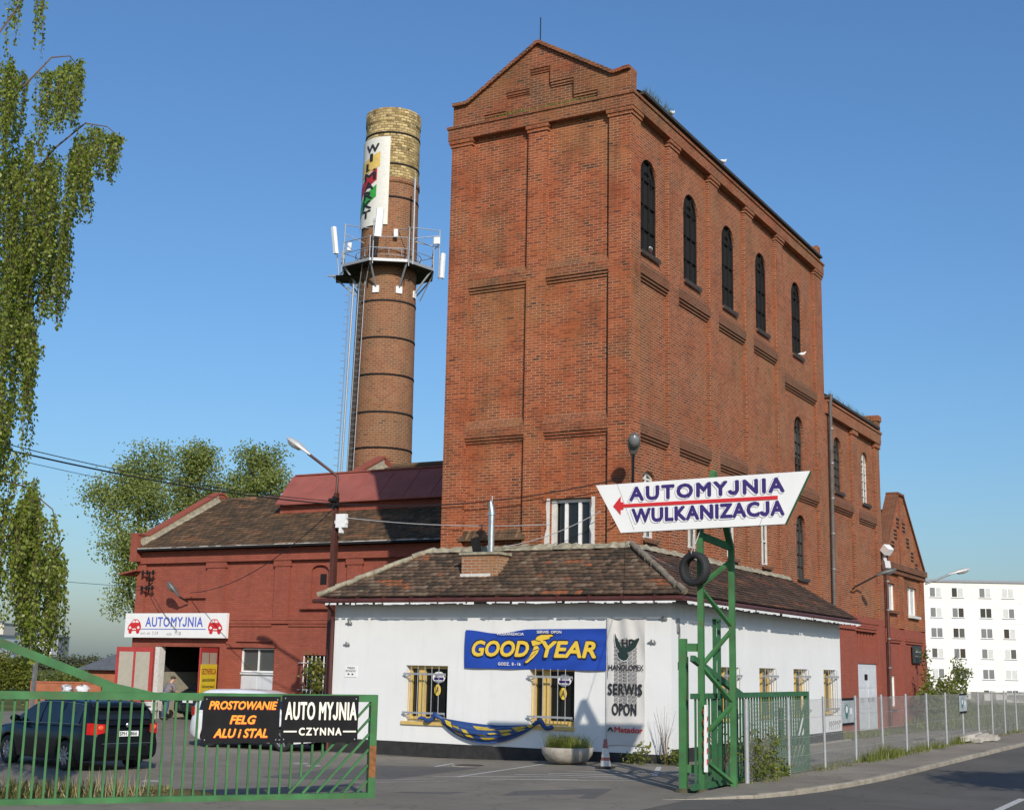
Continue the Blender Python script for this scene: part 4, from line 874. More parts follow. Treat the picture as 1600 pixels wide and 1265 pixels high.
# parapet of the end gable, with its pale inner flashing
mb = MB(); pp = [(39.15, 6.0), (39.15, 7.05), (39.75, 7.05), (43.75, 9.22), (44.0, 9.22), (48.2, 7.0), (48.2, 6.0)]
mb.prism(pp, SIDE(-38.95), -.36, 0)
for (a, b), (a2, b2) in zip(pp[1:], pp[2:-1]): mb.bar(fp(SIDE(-38.95), a, b + .03, -.18), fp(SIDE(-38.95), a2, b2 + .03, -.18), .44, .07)
mb.build('parapet', 'brick_painted', HA)
ez2, ey2, ry2, rz2 = 6.48, 39.12, 43.85, 8.92
mb = MB(); sl = (rz2 - ez2) / (ry2 - ey2)
prev = None
for i in range(31):
    y = 39.3 + i * .147; z = ez2 + (y - ey2) * sl; row = [(-38.945, y, z + .30 + random.uniform(-.03, .03)), (-38.90, y, z + .12), (-38.80 + random.uniform(-.04, .06), y, z + .045)]
    if prev: mb.grid([prev, row], False)
    prev = row
mb.build('mortar_flashing', 'mortar', HA)
mb = MB(); roof_plane(mb, (-38.95, ey2, ez2), (HX1, ey2, ez2), (-38.95, ry2, rz2), (HX1, ry2, rz2), tw=.24, th=.21, wob=.010, lift=.034)
mb.face([(-38.95, ry2, rz2), (HX1, ry2, rz2), (HX1, 48.5, 6.5), (-38.95, 48.5, 6.5)], tint=.3)
x = -38.9
while x < -34.5: mb.tube([(x, ry2, rz2 + .02), (x + .36, ry2, rz2 + .03)], [.10, .09], 8); mb.tv = random.random(); x += .33
mb.tv = .5; mb.build('roof', 'hall_tiles', HA)
mb = MB(); mb.fbox(FRONT(39.2), -38.9, HX1, 6.40, 6.475, -.05, .10); mb.build('gutter', 'black_metal', HA)
mb = MB(); x = -38.9
while x < HX1 - 4:
    w = random.uniform(.1, .5)
    mb.fbox(FRONT(39.2), x, x + w, 6.476, 6.483 + random.choice([.002, .010, .02]), -.05, .105)
    x += w
mb.build('gutter_rim', 'white_old', HA)
# red sheet-metal lantern roof on the slope
mb = MB(); mb.face([(-34.25, 41.75, 8.36), (HX1, 41.75, 8.36), (HX1, 43.05, 9.66), (-34.45, 43.05, 9.66)]); mb.face([(-34.45, 43.05, 9.66), (HX1, 43.05, 9.66), (HX1, 45.5, 8.2), (-34.45, 45.5, 8.2)])
for i in range(12): x = -34.2 + i * 1.2; mb.bar((x, 41.75, 8.37), (x, 43.05, 9.67), .025, .02)
mb.fbox(FRONT(41.75), -34.25, HX1, 8.31, 8.37, -.05, .02); mb.bar((-34.3, 43.05, 9.68), (HX1, 43.05, 9.68), .16, .05)
ln = mb.build('lantern_roof', 'sheet_red', HA)
mb = MB(); mb.box(-34.2, HX1, 42.0, 42.12, 7.8, 8.48); mb.face([(-34.2, 42, 7.8), (-34.2, 44.5, 7.9), (-34.2, 43, 9.4), (-34.2, 42, 8.4)]); mb.build('lantern_wall', 'brick_painted', ln)
# higher rear wing
mb = MB(); roof_plane(mb, (-32.0, 43.2, 8.95), (HX1, 43.2, 8.95), (-32.0, 46.0, 10.27), (HX1, 46.0, 10.27), tw=.26, th=.22); mb.face([(-32, 46, 10.27), (HX1, 46, 10.27), (HX1, 49, 9.0), (-32, 49, 9.0)], tint=.4)
x = -31.6
while x < HX1 - .4: mb.tube([(x, 46.0, 10.31), (x + .36, 46.0, 10.32)], [.11, .10], 8); x += .34
mb.build('roof', 'hall_tiles', HA)
mb = MB(); mb.prism([(42.8, 8.5), (42.8, 9.15), (45.9, 10.70), (46.15, 10.70), (49.2, 9.2), (49.2, 8.5)], SIDE(-32.0), -.4, 0); mb.bar((-32.2, 42.8, 9.18), (-32.2, 46.0, 10.74), .5, .08); mb.build('parapet', 'brick_painted', HA)
mb = MB(); prev = None
for i in range(17):
    y = 43.2 + i * .17; z = 8.95 + (y - 43.2) * .471; row = [(-31.995, y, z + .42 + random.uniform(-.06, .05)), (-31.94, y, z + .2), (-31.8 + random.uniform(-.05, .08), y, z + .06)]
    if prev: mb.grid([prev, row], False)
    prev = row
mb.build('mortar_flashing', 'mortar', HA)
mb = MB(); mb.box(-31.98, HX1, 48.9, 49.0, 6, 9.1); mb.box(-32.3, -31.9, 43.2, 49, 6, 9.2); mb.build('wall', 'brick_painted', HA)
# interior seen through the door
mb = MB(); mb.box(-38.3, -38.2, 39.85, 44, -.3, 1.75); mb.build('inner_partition', 'interior_cream', HA)
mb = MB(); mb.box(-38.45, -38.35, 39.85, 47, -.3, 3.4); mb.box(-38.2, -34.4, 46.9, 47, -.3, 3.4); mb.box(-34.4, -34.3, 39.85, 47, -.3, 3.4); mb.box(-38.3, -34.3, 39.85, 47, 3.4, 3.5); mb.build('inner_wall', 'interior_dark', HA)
# door leaves
def leaf_door(hx, hy, ang, w, name='door'):
    d = Vector((math.cos(ang), math.sin(ang), 0)); fr = frame((hx, hy, 0), d, (0, 0, 1)); m = MB()
    m.fbox(fr, 0, w, -.12, 2.68, -.03, .03)
    dd = m.build(name, 'door_red', HA); p = MB()
    for a0, a1 in ((.13, w / 2 - .05), (w / 2 + .05, w - .13)):
        for b0, b1 in ((.95, 2.50),): 
            p.fbox(fr, a0, a1, b0, b1, .0, .036); p.fbox(fr, a0, a1, b0, b1, -.036, .0)
    p.build('panel', 'door_panel', dd)
    return fr, dd
leaf_door(-37.95, 39.42, math.radians(180 + 17), 1.55)
frR, drR = leaf_door(-34.72, 39.42, math.radians(180 + 108), 1.55)
mb = MB(); mb.fbox(HF, -37.92, -37.70, HL, 2.70, -.3, .02); mb.build('door_jamb', 'white_old', HA)
# windows
wn = window(HA, HF, -33.7, -32.12, 1.82, 2.70, 0, -.16, 'white_paint', 'glass_grey', 2, 1, .06)
mb = MB(); mb.fbox(HF, -33.7, -32.12, .6, 1.80, -.3, -.14); mb.fbox(HF, -33.62, -32.95, .7, 1.66, -.14, -.12); mb.fbox(HF, -32.87, -32.2, .7, 1.66, -.14, -.12); mb.fbox(HF, -33.72, -32.10, 1.74, 1.80, -.14, -.06); mb.build('boarding', 'door_white', wn)
wn = window(HA, HF, -30.75, -29.5, 1.0, 2.48, 0, -.22, 'dark_edge', 'void', 2, 2, .06)
mb = MB()
for i in range(7): a = -30.68 + i * .18; mb.tube([fp(HF, a, .98, .02), fp(HF, a, 2.44, .02)], .020, 6)
for b in (1.25, 2.2): mb.bar(fp(HF, -30.9, b, .04), fp(HF, -29.45, b, .04), .05, .02)
mb.build('grille', 'white_paint', wn)

# ================================================================== sliding gates
def gate_frame(t, L, top, bot, fr, end_diag, post_at=None):
    m = MB(); r = .12
    m.fbox(fr, -L, -r, top - r, top, -.06, .06); m.fbox(fr, -L, -r, bot, bot + r, -.06, .06); m.fbox(fr, -r, 0, bot, top, -.062, .062)
    return m.build('frame', 'green_paint', t, world=False)
GA = math.atan2(4.8, 3.7)
LG = thing('sliding_gate', 'green bar gate at the left carrying two black signs, with long sloping brace', 'gate', (-13.4, 19.3, -.08), GA, 'green sliding gates')
LF = frame((0, 0, 0), (1, 0, 0), (0, 0, 1))
top, bot, L = 1.77, .05, 9.4
gate_frame(LG, L, top, bot, LF, 1)
main0, main1 = (-.12, top - .14), (-1.52, bot + .12)
for i in range(52):
    a = -.22 - i * .1745; b = MB()
    if a > -1.5: z0 = main0[1] + (a - main0[0]) * (main1[1] - main0[1]) / (main1[0] - main0[0])
    else: z0 = bot + .12
    if a > -.30: continue
    b.bar(fp(LF, a, z0, 0), fp(LF, a, top - .12, 0), .034, up=(0, 1, 0)); b.build('bar', 'green_paint', LG, world=False)
for i in range(6):
    b = MB(); d = i * .235; h = (main0[1] - main1[1]) - d * 1.08
    if h < .12: break
    b.bar(fp(LF, -.12, main1[1] + h, .0), fp(LF, -.12 - h / 1.09, main1[1], .0), .036, up=(0, 1, 0)); b.build('diagonal_bar', 'green_paint', LG, world=False)
b = MB(); b.bar(fp(LF, -4.0, top - .06, .0), fp(LF, -9.3, top + 1.94, .0), .13, .11, up=(0, 1, 0)); b.face([fp(LF, x, z, .064) for x, z in ((-4.55, top - .002), (-3.7, top - .002), (-4.5, top + .17))]); b.build('brace', 'green_paint', LG, world=False)
b = MB(); b.fbox(LF, -9.4, -9.27, bot, top + 2.0, -.06, .06); b.build('post', 'green_paint', LG, world=False)
b = MB(); b.fbox(LF, -.118, -.002, .42, .93, -.064, .066); b.build('rust_patch', 'rust', LG, world=False)
b = MB(); b.lathe(fp(LF, -.5, .02, 0), [(0.01, -.03), (.07, -.03), (.07, .03), (0.01, .03)], 14, axis='y'); b.build('roller', 'black_metal', LG, world=False)
# the two boards on it
WLF = frame(Vector((-13.4, 19.3, -.08)), gd, (0, 0, 1))
def board(name, a0, a1, b0, b1, label, mat='sign_black', c0=.066, th=.012, edge=None):
    t = thing(name, label, 'sign', fp(WLF, (a0 + a1) / 2, b0, c0), 0); m = MB(); m.fbox(WLF, a0, a1, b0, b1, c0, c0 + th); m.build('board', mat, t)
    for sa in (a0 + .05, a1 - .05):
        for sb in (b0 + .05, b1 - .05): s_ = MB(); s_.lathe(fp(WLF, sa, sb, c0 + th), [(.001, -.006), (.012, -.004), (.014, .0)], 8, axis='y'); s_.build('bolt', 'galvanised', t)
    return t
s1 = board('sign_board', -2.945, -1.685, .985, 1.725, 'black board with orange lettering reading PROSTOWANIE FELG ALU i STAL')
m = MB(); c = .079
m.text('PROSTOWANIE', WLF, -2.85, 1.52, 1.11, .125, .042, .25, c); m.text('FELG', WLF, -2.50, 1.29, .42, .13, .042, .25, c); m.text('ALU i STAL', WLF, -2.75, 1.075, .87, .135, .042, .25, c); m.build('lettering', 'letter_orange', s1)
m = MB(); m.text('PROSTOWANIE', WLF, -2.846, 1.514, 1.11, .125, .065, .25, c - .0045); m.text('FELG', WLF, -2.496, 1.284, .42, .13, .065, .25, c - .0045); m.text('ALU i STAL', WLF, -2.746, 1.069, .87, .135, .065, .25, c - .0045); m.build('lettering_edge', 'letter_red', s1)
s2 = board('sign_board', -1.655, -.345, .99, 1.75, 'black board with cream lettering reading AUTO MYJNIA CZYNNA')
m = MB(); m.text('AUTO', WLF, -1.59, 1.36, .49, .28, .055, 0, c, space=1.1); m.text('MYJNIA', WLF, -1.02, 1.36, .64, .28, .055, 0, c, space=1.1); m.text('CZYNNA', WLF, -1.35, 1.11, .72, .115, .05, 0, c, space=1.3)
m.fbox(WLF, -1.61, -1.39, 1.155, 1.18, c, c + .004); m.fbox(WLF, -.60, -.375, 1.155, 1.18, c, c + .004); m.build('lettering', 'letter_cream', s2)
# second leaf, pushed back along the mesh fence
RG = thing('sliding_gate', 'green bar gate leaf standing open behind the mesh fence', 'gate', (-9.42, 30.7, 0.02), math.pi / 2, 'green sliding gates')
L = 7.0
m = MB(); m.fbox(LF, -L, -.1, 1.66, 1.76, -.05, .05); m.fbox(LF, -L, -.1, .04, .14, -.05, .05); m.fbox(LF, -.1, 0, .04, 1.76, -.052, .052); m.build('frame', 'green_dark', RG, world=False)
for i in range(38):
    a = -.5 - i * .172; m = MB(); z0 = .14 if a < -1.35 else .14 + (a + 1.35) / 1.25 * 1.4
    m.bar(fp(LF, a, z0, 0), fp(LF, a, 1.66, 0), .034, up=(0, 1, 0)); m.build('bar', 'green_dark', RG, world=False)
for i in range(5):
    d = i * .28; m = MB(); h = 1.44 - d * 1.12
    m.bar(fp(LF, -.1, .14 + h, 0), fp(LF, -.1 - h / 1.14, .14, 0), .036, up=(0, 1, 0)); m.build('diagonal_bar', 'green_dark', RG, world=False)
m = MB(); m.bar(fp(LF, -7.0, 2.40, 0), fp(LF, -4.35, 1.70, 0), .11, .09, up=(0, 1, 0)); m.build('brace', 'green_dark', RG, world=False)
m = MB(); m.bar(fp(LF, -5.9, .1, .02), fp(LF, -5.9, 3.15, .02), .06); m.bar(fp(LF, -5.66, .1, .02), fp(LF, -5.66, 3.15, .02), .06); m.bar(fp(LF, -5.93, 3.15, .02), fp(LF, -5.63, 3.15, .02), .06); m.bar(fp(LF, -5.9, 2.3, .02), fp(LF, -5.66, 2.9, .02), .05); m.build('post', 'green_dark', RG, world=False)
m = MB(); m.fbox(LF, -1.9, -1.55, .72, 1.42, -.06, -.03); m.build('lock_plate', 'green_dark', RG, world=False)

# ================================================================== arrow sign on its lattice pylon
PB, PC, AP = Vector((-9.37, 24.02, 0)), Vector((-9.06, 24.86, 0)), Vector((-9.22, 24.38, 5.98))
PY_ = thing('sign_pylon', 'green lattice steel pylon of two legs standing beside the gate opening', 'pylon', (-9.2, 24.4, 0))
def at_(p, z): return Vector((p.x, p.y, z))
LX = Vector((.97, .18, 0))
m = MB(); m.bar(at_(PB, -.05), at_(PB, 5.0), .135, .11, up=LX); m.bar(at_(PB, 4.97), AP, .13, .11, up=LX); m.build('leg', 'green_paint', PY_)
m = MB(); m.bar(at_(PC, -.05), at_(PC, 4.55), .135, .11, up=LX); m.bar(at_(PC, 4.52), AP - Vector((0, .03, .04)), .13, .11, up=LX); m.build('leg', 'green_paint', PY_)
def strut(z0, z1, a=PB, b=PC, w=.062):
    m = MB(); m.bar(at_(a, z0), at_(b, z1), w, .07, up=LX); m.build('strut', 'green_paint', PY_)
for z0, z1 in ((3.72, 3.02), (2.28, 1.60), (.62, .12)): strut(z0, z1)
for z0, z1 in ((2.28, 2.98), (.98, 1.58), (3.78, 4.30)): strut(z0, z1)
strut(4.72, 4.55, w=.13)
# gate guide post tied to the pylon
PA = Vector((-9.70, 23.93, 0)); GP = thing('gate_post', 'short green steel post tied to the foot of the sign pylon', 'post', PA)
m = MB(); m.bar(at_(PA, -.05), at_(PA, 2.78), .165, .14, up=LX); m.build('post', 'green_paint', GP)
for z in (2.62, .42): m = MB(); m.bar(at_(PA, z), at_(PB, z) - Vector((.06, .02, 0)), .15, .05, up=(0, 1, 0)); m.build('tie_bar', 'green_paint', GP)
m = MB(); m.bar(at_(PA, 2.35) + Vector((-.09, .05, 0)), at_(PA, 2.2) + Vector((-.09, .05, 0)), .05); m.bar(at_(PA, .3) + Vector((.02, .12, 0)), at_(PA, 2.45) + Vector((.02, .12, 0)), .06); m.build('guide_roller', 'black_metal', GP)
# the arrow sign
SF = FRONT(23.74); SG = thing('arrow_sign', 'big white arrow sign reading AUTOMYJNIA WULKANIZACJA with a red arrow pointing left', 'sign', (-9.3, 23.8, 4.8))
poly = [(-10.90, 4.79), (-7.62, 4.85), (-7.13, 5.80), (-11.44, 5.74)]
m = MB(); m.prism(poly, SF, -.012, 0); m.build('face', 'sign_white', SG)
m = MB(); m.prism(poly, SF, -.12, -.014); m.build('casing', 'green_paint', SG)
for xa, xb in ((-10.98, -10.62), (-8.0, -7.72)):
    m = MB(); m.bar(fp(SF, xa if xa < -10 else xb, 5.74, .0008), fp(SF, xb if xa < -10 else xa - .1, 4.84, .0008), .010, .002, up=(0, 1, 0)); m.build('seam', 'letter_grey', SG)
def sheared(mb, txt, a0, b0, w, h, bold, c, tilt, space=1.0):
    fr = frame(fp(SF, a0, b0, 0), (1, 0, tilt), (0, 0, 1)); fr = (fr[0], fr[1], Vector((0, 0, 1)), SF[3]); mb.text(txt, fr, 0, 0, w, h, bold, 0.0, c, .003, space)
for mt, bold, c, g, dx, dz in (('letter_navy', .090, .000, .0, -.024, -.015), ('sign_white', .062, .004, .0, -.024, -.015), ('letter_navy', .062, .008, .0, .008, .006)):
    m = MB(); sheared(m, 'AUTOMYJNIA', -10.71 + dx, 5.405 + dz, 3.08, .25, bold, c, .012, 1.22); sheared(m, 'WULKANIZACJA', -10.66 + dx, 4.98 + dz, 3.02, .25, bold, c, .012, 1.12)
    m.build('lettering', mt, SG)
m = MB(); m.prism([(-11.06, 5.315), (-10.90, 5.50), (-10.90, 5.385), (-10.84, 5.385), (-10.84, 5.345), (-7.74, 5.375), (-7.74, 5.305), (-10.84, 5.28), (-10.84, 5.24), (-10.90, 5.24), (-10.90, 5.14)], SF, .008, .012); m.build('arrow', 'letter_red', SG)
m = MB()
for x in (-10.2, -8.3): m.bar((x, 23.88, 4.9), (x, 23.88, 5.7), .05)
m.bar((-10.3, 23.9, 5.3), (-8.2, 23.9, 5.3), .06); m.bar((-9.3, 23.88, 5.3), (-9.33, 23.98, 5.3), .06); m.build('rail', 'green_dark', SG)
# tyre on a wire
TY = thing('hanging_tyre', 'worn black car tyre hung by a wire on the pylon leg', 'tyre', (-9.40, 23.78, 3.74))
m = MB(); ca = Vector((-9.40, 23.80, 4.07)); prof = [(.205, -.075), (.225, -.095), (.29, -.10), (.318, -.075), (.325, 0), (.318, .075), (.29, .10), (.225, .095), (.205, .075), (.215, .0), (.205, -.075)]
ang = rad(-17)
rows = []
for k in range(49):
    t = 2 * math.pi * k / 48; rows.append([ca + Matrix.Rotation(ang, 3, 'Z') @ Vector((r * math.cos(t), y, r * math.sin(t))) for r, y in prof])
m.grid(rows, True, False)
m.build('tread', 'rubber', TY)
m = MB(); m.tube([ca + Vector((-.02, -.02, .22)), ca + Vector((-.03, -.12, .30)), ca + Vector((.04, -.02, .5)), ca + Vector((.12, .1, .85))], .010, 5); m.tube([ca + Vector((-.02, .02, .22)), ca + Vector((0, .0, .4)), ca + Vector((-.09, .1, .80))], .010, 5); m.build('hanging_wire', 'wire_grey', TY)
# striped pole
SP = thing('striped_pole', 'thin pole with red and white stripes leaning on the pylon leg', 'pole', (-9.28, 23.95, .35))
m = MB(); m.bar((-9.26, 23.93, .38), (-9.245, 23.93, 1.58), .07, .05); m.build('pole', 'white_paint', SP)
m = MB()
for i in range(6):
    z = .45 + i * .19; m.face([(-9.297, 23.902, z), (-9.215, 23.902, z + .07), (-9.215, 23.902, z + .17), (-9.297, 23.902, z + .10)]); m.face([(-9.222, 23.90, z + .05), (-9.222, 23.96, z + .10), (-9.222, 23.96, z + .18), (-9.222, 23.90, z + .13)])
m.build('stripe', 'pole_red', SP)
for p, r in ((PA, .22), (PB, .2)):                                # weathered footings
    m = MB(); m.lathe((p.x, p.y, 0), [(r * .9, -.02), (r * .75, .03), (r * .5, .07), (.01, .08)], 9); tag(m.build('post_footing', 'moss_footing', None, loc=p), 'mossy footing round the ' + ('short gate post' if p is PA else 'pylon leg with the tyre'), 'footing')

# ================================================================== banners and notices on the white wall
def cloth(fr, a0, a1, b0, b1, fn, na=24, nb=10):
    m = MB(); rows = []
    for j in range(nb + 1):
        rows.append([fp(fr, *fn(a0 + (a1 - a0) * i / na, b0 + (b1 - b0) * j / nb, i / na, j / nb)) for i in range(na + 1)])
    m.grid(rows, True); return m
BN = thing('banner', 'blue GOODYEAR banner with yellow lettering and winged foot stretched on the white wall', 'banner', (-16.5, WY0 - .05, 2.15), 0)
def bfn(a, b, s, t):
    sag = -.10 * math.sin(math.pi * min(1, s / .48)) ** 2 * (t ** 3) if s < .48 else 0
    return (a + .02 * t, b + sag + .05 * s * t + .03 * s * (1 - t) * 0, .05 + .018 * math.sin(9 * s + 3 * t) + .012 * math.sin(23 * s * (1 - t) + 2 * t))
cloth(WF, -18.56, -14.47, 2.15, 3.13, bfn, 40, 12).build('cloth', 'banner_blue', BN)
c = .095; m = MB(); e = MB()
def gy(txt, a0, w):
    m.text(txt, WF, a0, 2.47, w, .375, .045, .22, c); e.text(txt, WF, a0 - .02, 2.45, w + .04, .415, .075, .22, c - .004)
gy('GOOD', -18.30, 1.66); gy('YEAR', -16.24, 1.50)
foot = [(-16.72, 2.31), (-16.66, 2.31), (-16.50, 2.43), (-16.38, 2.55), (-16.32, 2.66), (-16.38, 2.74), (-16.20, 2.84), (-16.22, 2.88), (-16.02, 2.92), (-16.05, 2.95), (-15.92, 2.99), (-15.98, 3.02), (-16.28, 3.01), (-16.40, 2.96), (-16.44, 2.88), (-16.56, 2.86), (-16.53, 2.76), (-16.48, 2.70), (-16.53, 2.58), (-16.62, 2.44), (-16.72, 2.35)]
m.prism(foot, WF, c, c + .004); cx_, cz_ = -16.36, 2.68; e.prism([(cx_ + (x - cx_) * 1.10, cz_ + (z - cz_) * 1.08) for x, z in foot], WF, c - .004, c)
m.build('lettering', 'letter_yellow', BN); e.build('lettering_edge', 'letter_black', BN)
m = MB()
for p, q in (((-16.53, 2.60), (-16.34, 2.66)), ((-16.52, 2.72), (-16.36, 2.76)), ((-16.44, 2.88), (-16.28, 2.84))): m.bar(fp(WF, *p, c + .006), fp(WF, *q, c + .006), .018, .006, up=(0, 1, 0))
m.bar(fp(WF, -16.70, 2.35, c + .006), fp(WF, -16.42, 2.58, c + .006), .012, .006, up=(0, 1, 0)); m.build('foot_line', 'letter_black', BN)
m = MB(); m.text('WULKANIZACJA', WF, -17.58, 3.00, .80, .065, .02, 0, c); m.text('SERWIS  OPON', WF, -16.40, 3.055, .70, .065, .02, 0, c); m.text('GODZ.  8 - 16', WF, -17.52, 2.235, .66, .075, .02, 0, c); m.build('small_lettering', 'letter_cream', BN)
# hanging tyre service banner
HB = thing('banner', 'tall grey HANDLOPEX banner with tyre tread and green bird reading SERWIS OPON', 'banner', (-13.9, WY0 - .05, .4))
def hfn(a, b, s, t): return (a + (.0 if t > .5 else -.03) + .01 * math.sin(6 * t), b + .03 * math.sin(math.pi * s) * (1 - t) - .02 * math.sin(math.pi * s) * t, .035 + .012 * math.sin(11 * s + 2 * t) * (.3 + t) + .010 * math.sin(17 * s * t))
cloth(WF, -14.42, -13.42, .36, 3.44, hfn, 24, 30).build('cloth', 'banner_grey', HB)
c = .072; m = MB()
for k, a in enumerate((-14.24, -14.11, -13.99, -13.86, -13.74)):
    z = 1.32
    while z < 2.92:
        if k == 2: m.prism([(a + .015, z), (a + .105, z), (a + .105, z + .06), (a + .015, z + .06)], WF, c - .003, c)
        else: m.prism([(a + .01, z), (a + .11, z + .05), (a + .11, z + .125), (a + .01, z + .075)], WF, c - .003, c)
        z += .10 if k != 2 else .075
m.build('tread_print', 'tread_grey', HB)
bird = [(-13.98, 2.40), (-13.90, 2.42), (-13.84, 2.50), (-13.88, 2.60), (-13.78, 2.63), (-13.66, 2.72), (-13.56, 2.92), (-13.58, 2.96), (-13.72, 2.88), (-13.86, 2.76), (-13.94, 2.72), (-13.97, 2.78), (-14.02, 2.78), (-14.04, 2.72), (-14.10, 2.84), (-14.18, 2.98), (-14.21, 3.06), (-14.22, 2.90), (-14.19, 2.74), (-14.10, 2.62), (-14.16, 2.58), (-14.12, 2.47), (-14.04, 2.42)]
m = MB(); bc = (-13.92, 2.70); m.prism([(bc[0] + (x - bc[0]) * 1.07, bc[1] + (z - bc[1]) * 1.07) for x, z in bird], WF, c + .002, c + .004); m.build('emblem_edge', 'banner_grey', HB)
m = MB(); m.prism(bird, WF, c + .005, c + .008); m.build('emblem', 'bird_green', HB)
m = MB(); m.text('HD', WF, -14.03, 2.74, .36, .17, .06, 0, c + .0005); m.text('SERWIS', WF, -14.39, 1.58, .90, .26, .05, 0, c + .006, space=1.1); m.text('OPON', WF, -14.28, 1.10, .64, .27, .05, 0, c + .006, space=1.1)
m.prism([(-14.42, .70), (-14.36, .80), (-14.31, .80), (-14.25, .70), (-14.29, .70), (-14.33, .76), (-14.39, .70)], WF, c, c + .004); m.build('lettering', 'letter_black', HB)
m = MB(); m.text('HANDLOPEX', WF, -14.38, 2.17, .93, .13, .03, 0, c + .006); m.build('name_lettering', 'letter_black', HB)
m = MB(); m.text('Matador', WF, -14.22, .69, .75, .125, .035, .0, c); m.build('brand_lettering', 'letter_red', HB)
m = MB(); m.bar(fp(WF, -14.46, .3, .05), fp(WF, -14.44, 3.46, .05), .012); m.build('edge_rope', 'white_old', HB)
# knotted banner slung between the two window grilles
HM = thing('slung_banner', 'blue and yellow banner knotted between the two front window grilles like a hammock', 'banner', (-17.9, WY0 - .2, .4))
P0, P1 = (-19.22, .86), (-16.42, .80)
def ham(s, t):
    x = P0[0] + (P1[0] - P0[0]) * s; hang = max(0.0, math.sin(math.pi * s ** .85)) ** .75; topz = P0[1] + (P1[1] - P0[1]) * s - .10 * math.sin(math.pi * s)
    return Vector((x, WY0 - .10 - .16 * hang * math.sin(math.pi * min(1, t * 1.1)) - .02 * math.sin(26 * t + 3 * s), topz - .48 * hang * t - .03 * (1 - hang) * t + .012 * math.sin(19 * t + 5 * s)))
m = MB(); m.grid([[ham(s / 40, t / 14) for s in range(41)] for t in range(15)], True); hb = m.build('cloth', 'hammock_blue', HM)
m = MB()
for s0, s1, t0, t1 in ((.05, .12, .15, .5), (.12, .20, .30, .44), (.14, .24, .52, .66), (.16, .26, .74, .84), (.25, .31, .40, .52), (.27, .35, .62, .74), (.30, .38, .82, .90), (.36, .52, .10, .20), (.40, .60, .22, .30), (.42, .50, .48, .62), (.46, .60, .68, .78), (.54, .62, .40, .52), (.64, .76, .30, .42), (.66, .74, .52, .66), (.78, .90, .22, .40), (.80, .88, .5, .62), (.92, .97, .2, .7)):
    n = 4; m.grid([[ham(s0 + (s1 - s0) * i / n + .02 * j, t0 + (t1 - t0) * j / 2) + Vector((0, -.007, 0)) for i in range(n + 1)] for j in range(3)], True)
m.build('lettering_fold', 'hammock_yellow', HM)
for (x, z), sg in ((P0, -1), (P1, 1)):
    m = MB(); m.tube([(x + sg * k * .085, WY0 - .12 - .04 * math.sin(k * 1.8), z + .05 * math.sin(k * 1.1) - .01 * k + (.06 if k == 2 else 0)) for k in range(-1, 9 if sg < 0 else 7)], [.03, .05, .06, .075, .06, .055, .06, .05, .045, .02][:10 if sg < 0 else 8], 8); m.build('knot', 'hammock_blue', HM)
NO = thing('wall_notice', 'small white notice with dark print near the left end of the white wall', 'notice', (-22.2, WY0 - .02, 1.85))
m = MB(); m.fbox(WF, -22.44, -22.02, 1.84, 2.14, .004, .015); m.build('sheet', 'white_paint', NO)
m = MB(); m.text('TEREN', WF, -22.36, 2.06, .26, .05, .01, 0, .016); m.text('PRYWATNY', WF, -22.40, 1.98, .34, .05, .01, 0, .016); m.fbox(WF, -22.33, -22.27, 1.90, 1.94, .016, .018); m.fbox(WF, -22.2, -22.14, 1.90, 1.94, .016, .018); m.build('lettering', 'letter_black', NO)

# planter, cone
PL = thing('planter', 'round concrete planter bowl with grass against the white wall', 'planter', (-14.95, 29.55, -.02))
m = MB(); m.lathe((-14.95, 29.55, -.02), [(.36, 0), (.50, .06), (.60, .20), (.635, .36), (.60, .37), (.55, .30), (.01, .31)], 36); m.build('bowl', 'concrete', PL)
m = MB(); m.lathe((-14.95, 29.55, -.02), [(.56, .315), (.3, .34), (.01, .345)], 20); m.build('soil', 'verge_soil', PL)
def blades(mb, n, cx, cy, rx, ry, z, h, w=.012, spread=.35, zf=None):
    for _ in range(n):
        a, r = random.uniform(0, 6.283), math.sqrt(random.random()); x, y = cx + rx * r * math.cos(a), cy + ry * r * math.sin(a); hh = h * random.uniform(.35, 1.15)
        zz = zf(x, y) if zf else z
        d = Vector((random.gauss(0, spread), random.gauss(0, spread), 1)) * hh; s = Vector((math.cos(a + 1), math.sin(a + 1), 0)) * w; p = Vector((x, y, zz)); q = p + d * .6; e = p + d + Vector((d.x, d.y, -.1 * hh)) * .5
        t = random.random(); mb.face([p - s, p + s, q + s * .7, q - s * .7], tint=t); mb.face([q - s * .7, q + s * .7, e], tint=t)
m = MB(); blades(m, 900, -14.95, 29.55, .55, .55, .31, .36, .007, .32); m.build('grass', 'weed', PL)
CN = thing('traffic_cone', 'faded red and white traffic cone standing below the tall grey banner', 'cone', (-13.38, 28.35, 0))
m = MB(); m.box(-13.55, -13.21, 28.18, 28.52, .005, .04); m.build('base', 'rubber', CN)
m = MB(); m.lathe((-13.38, 28.35, .04), [(.12, 0), (.035, .60), (.001, .60)], 20); m.build('body', 'cone_red', CN)
m = MB(); m.lathe((-13.38, 28.35, .04), [(.1235, 0.01), (.108, .13)], 20); m.lathe((-13.38, 28.35, .04), [(.096, .20), (.067, .40)], 20); m.build('band', 'white_old', CN)

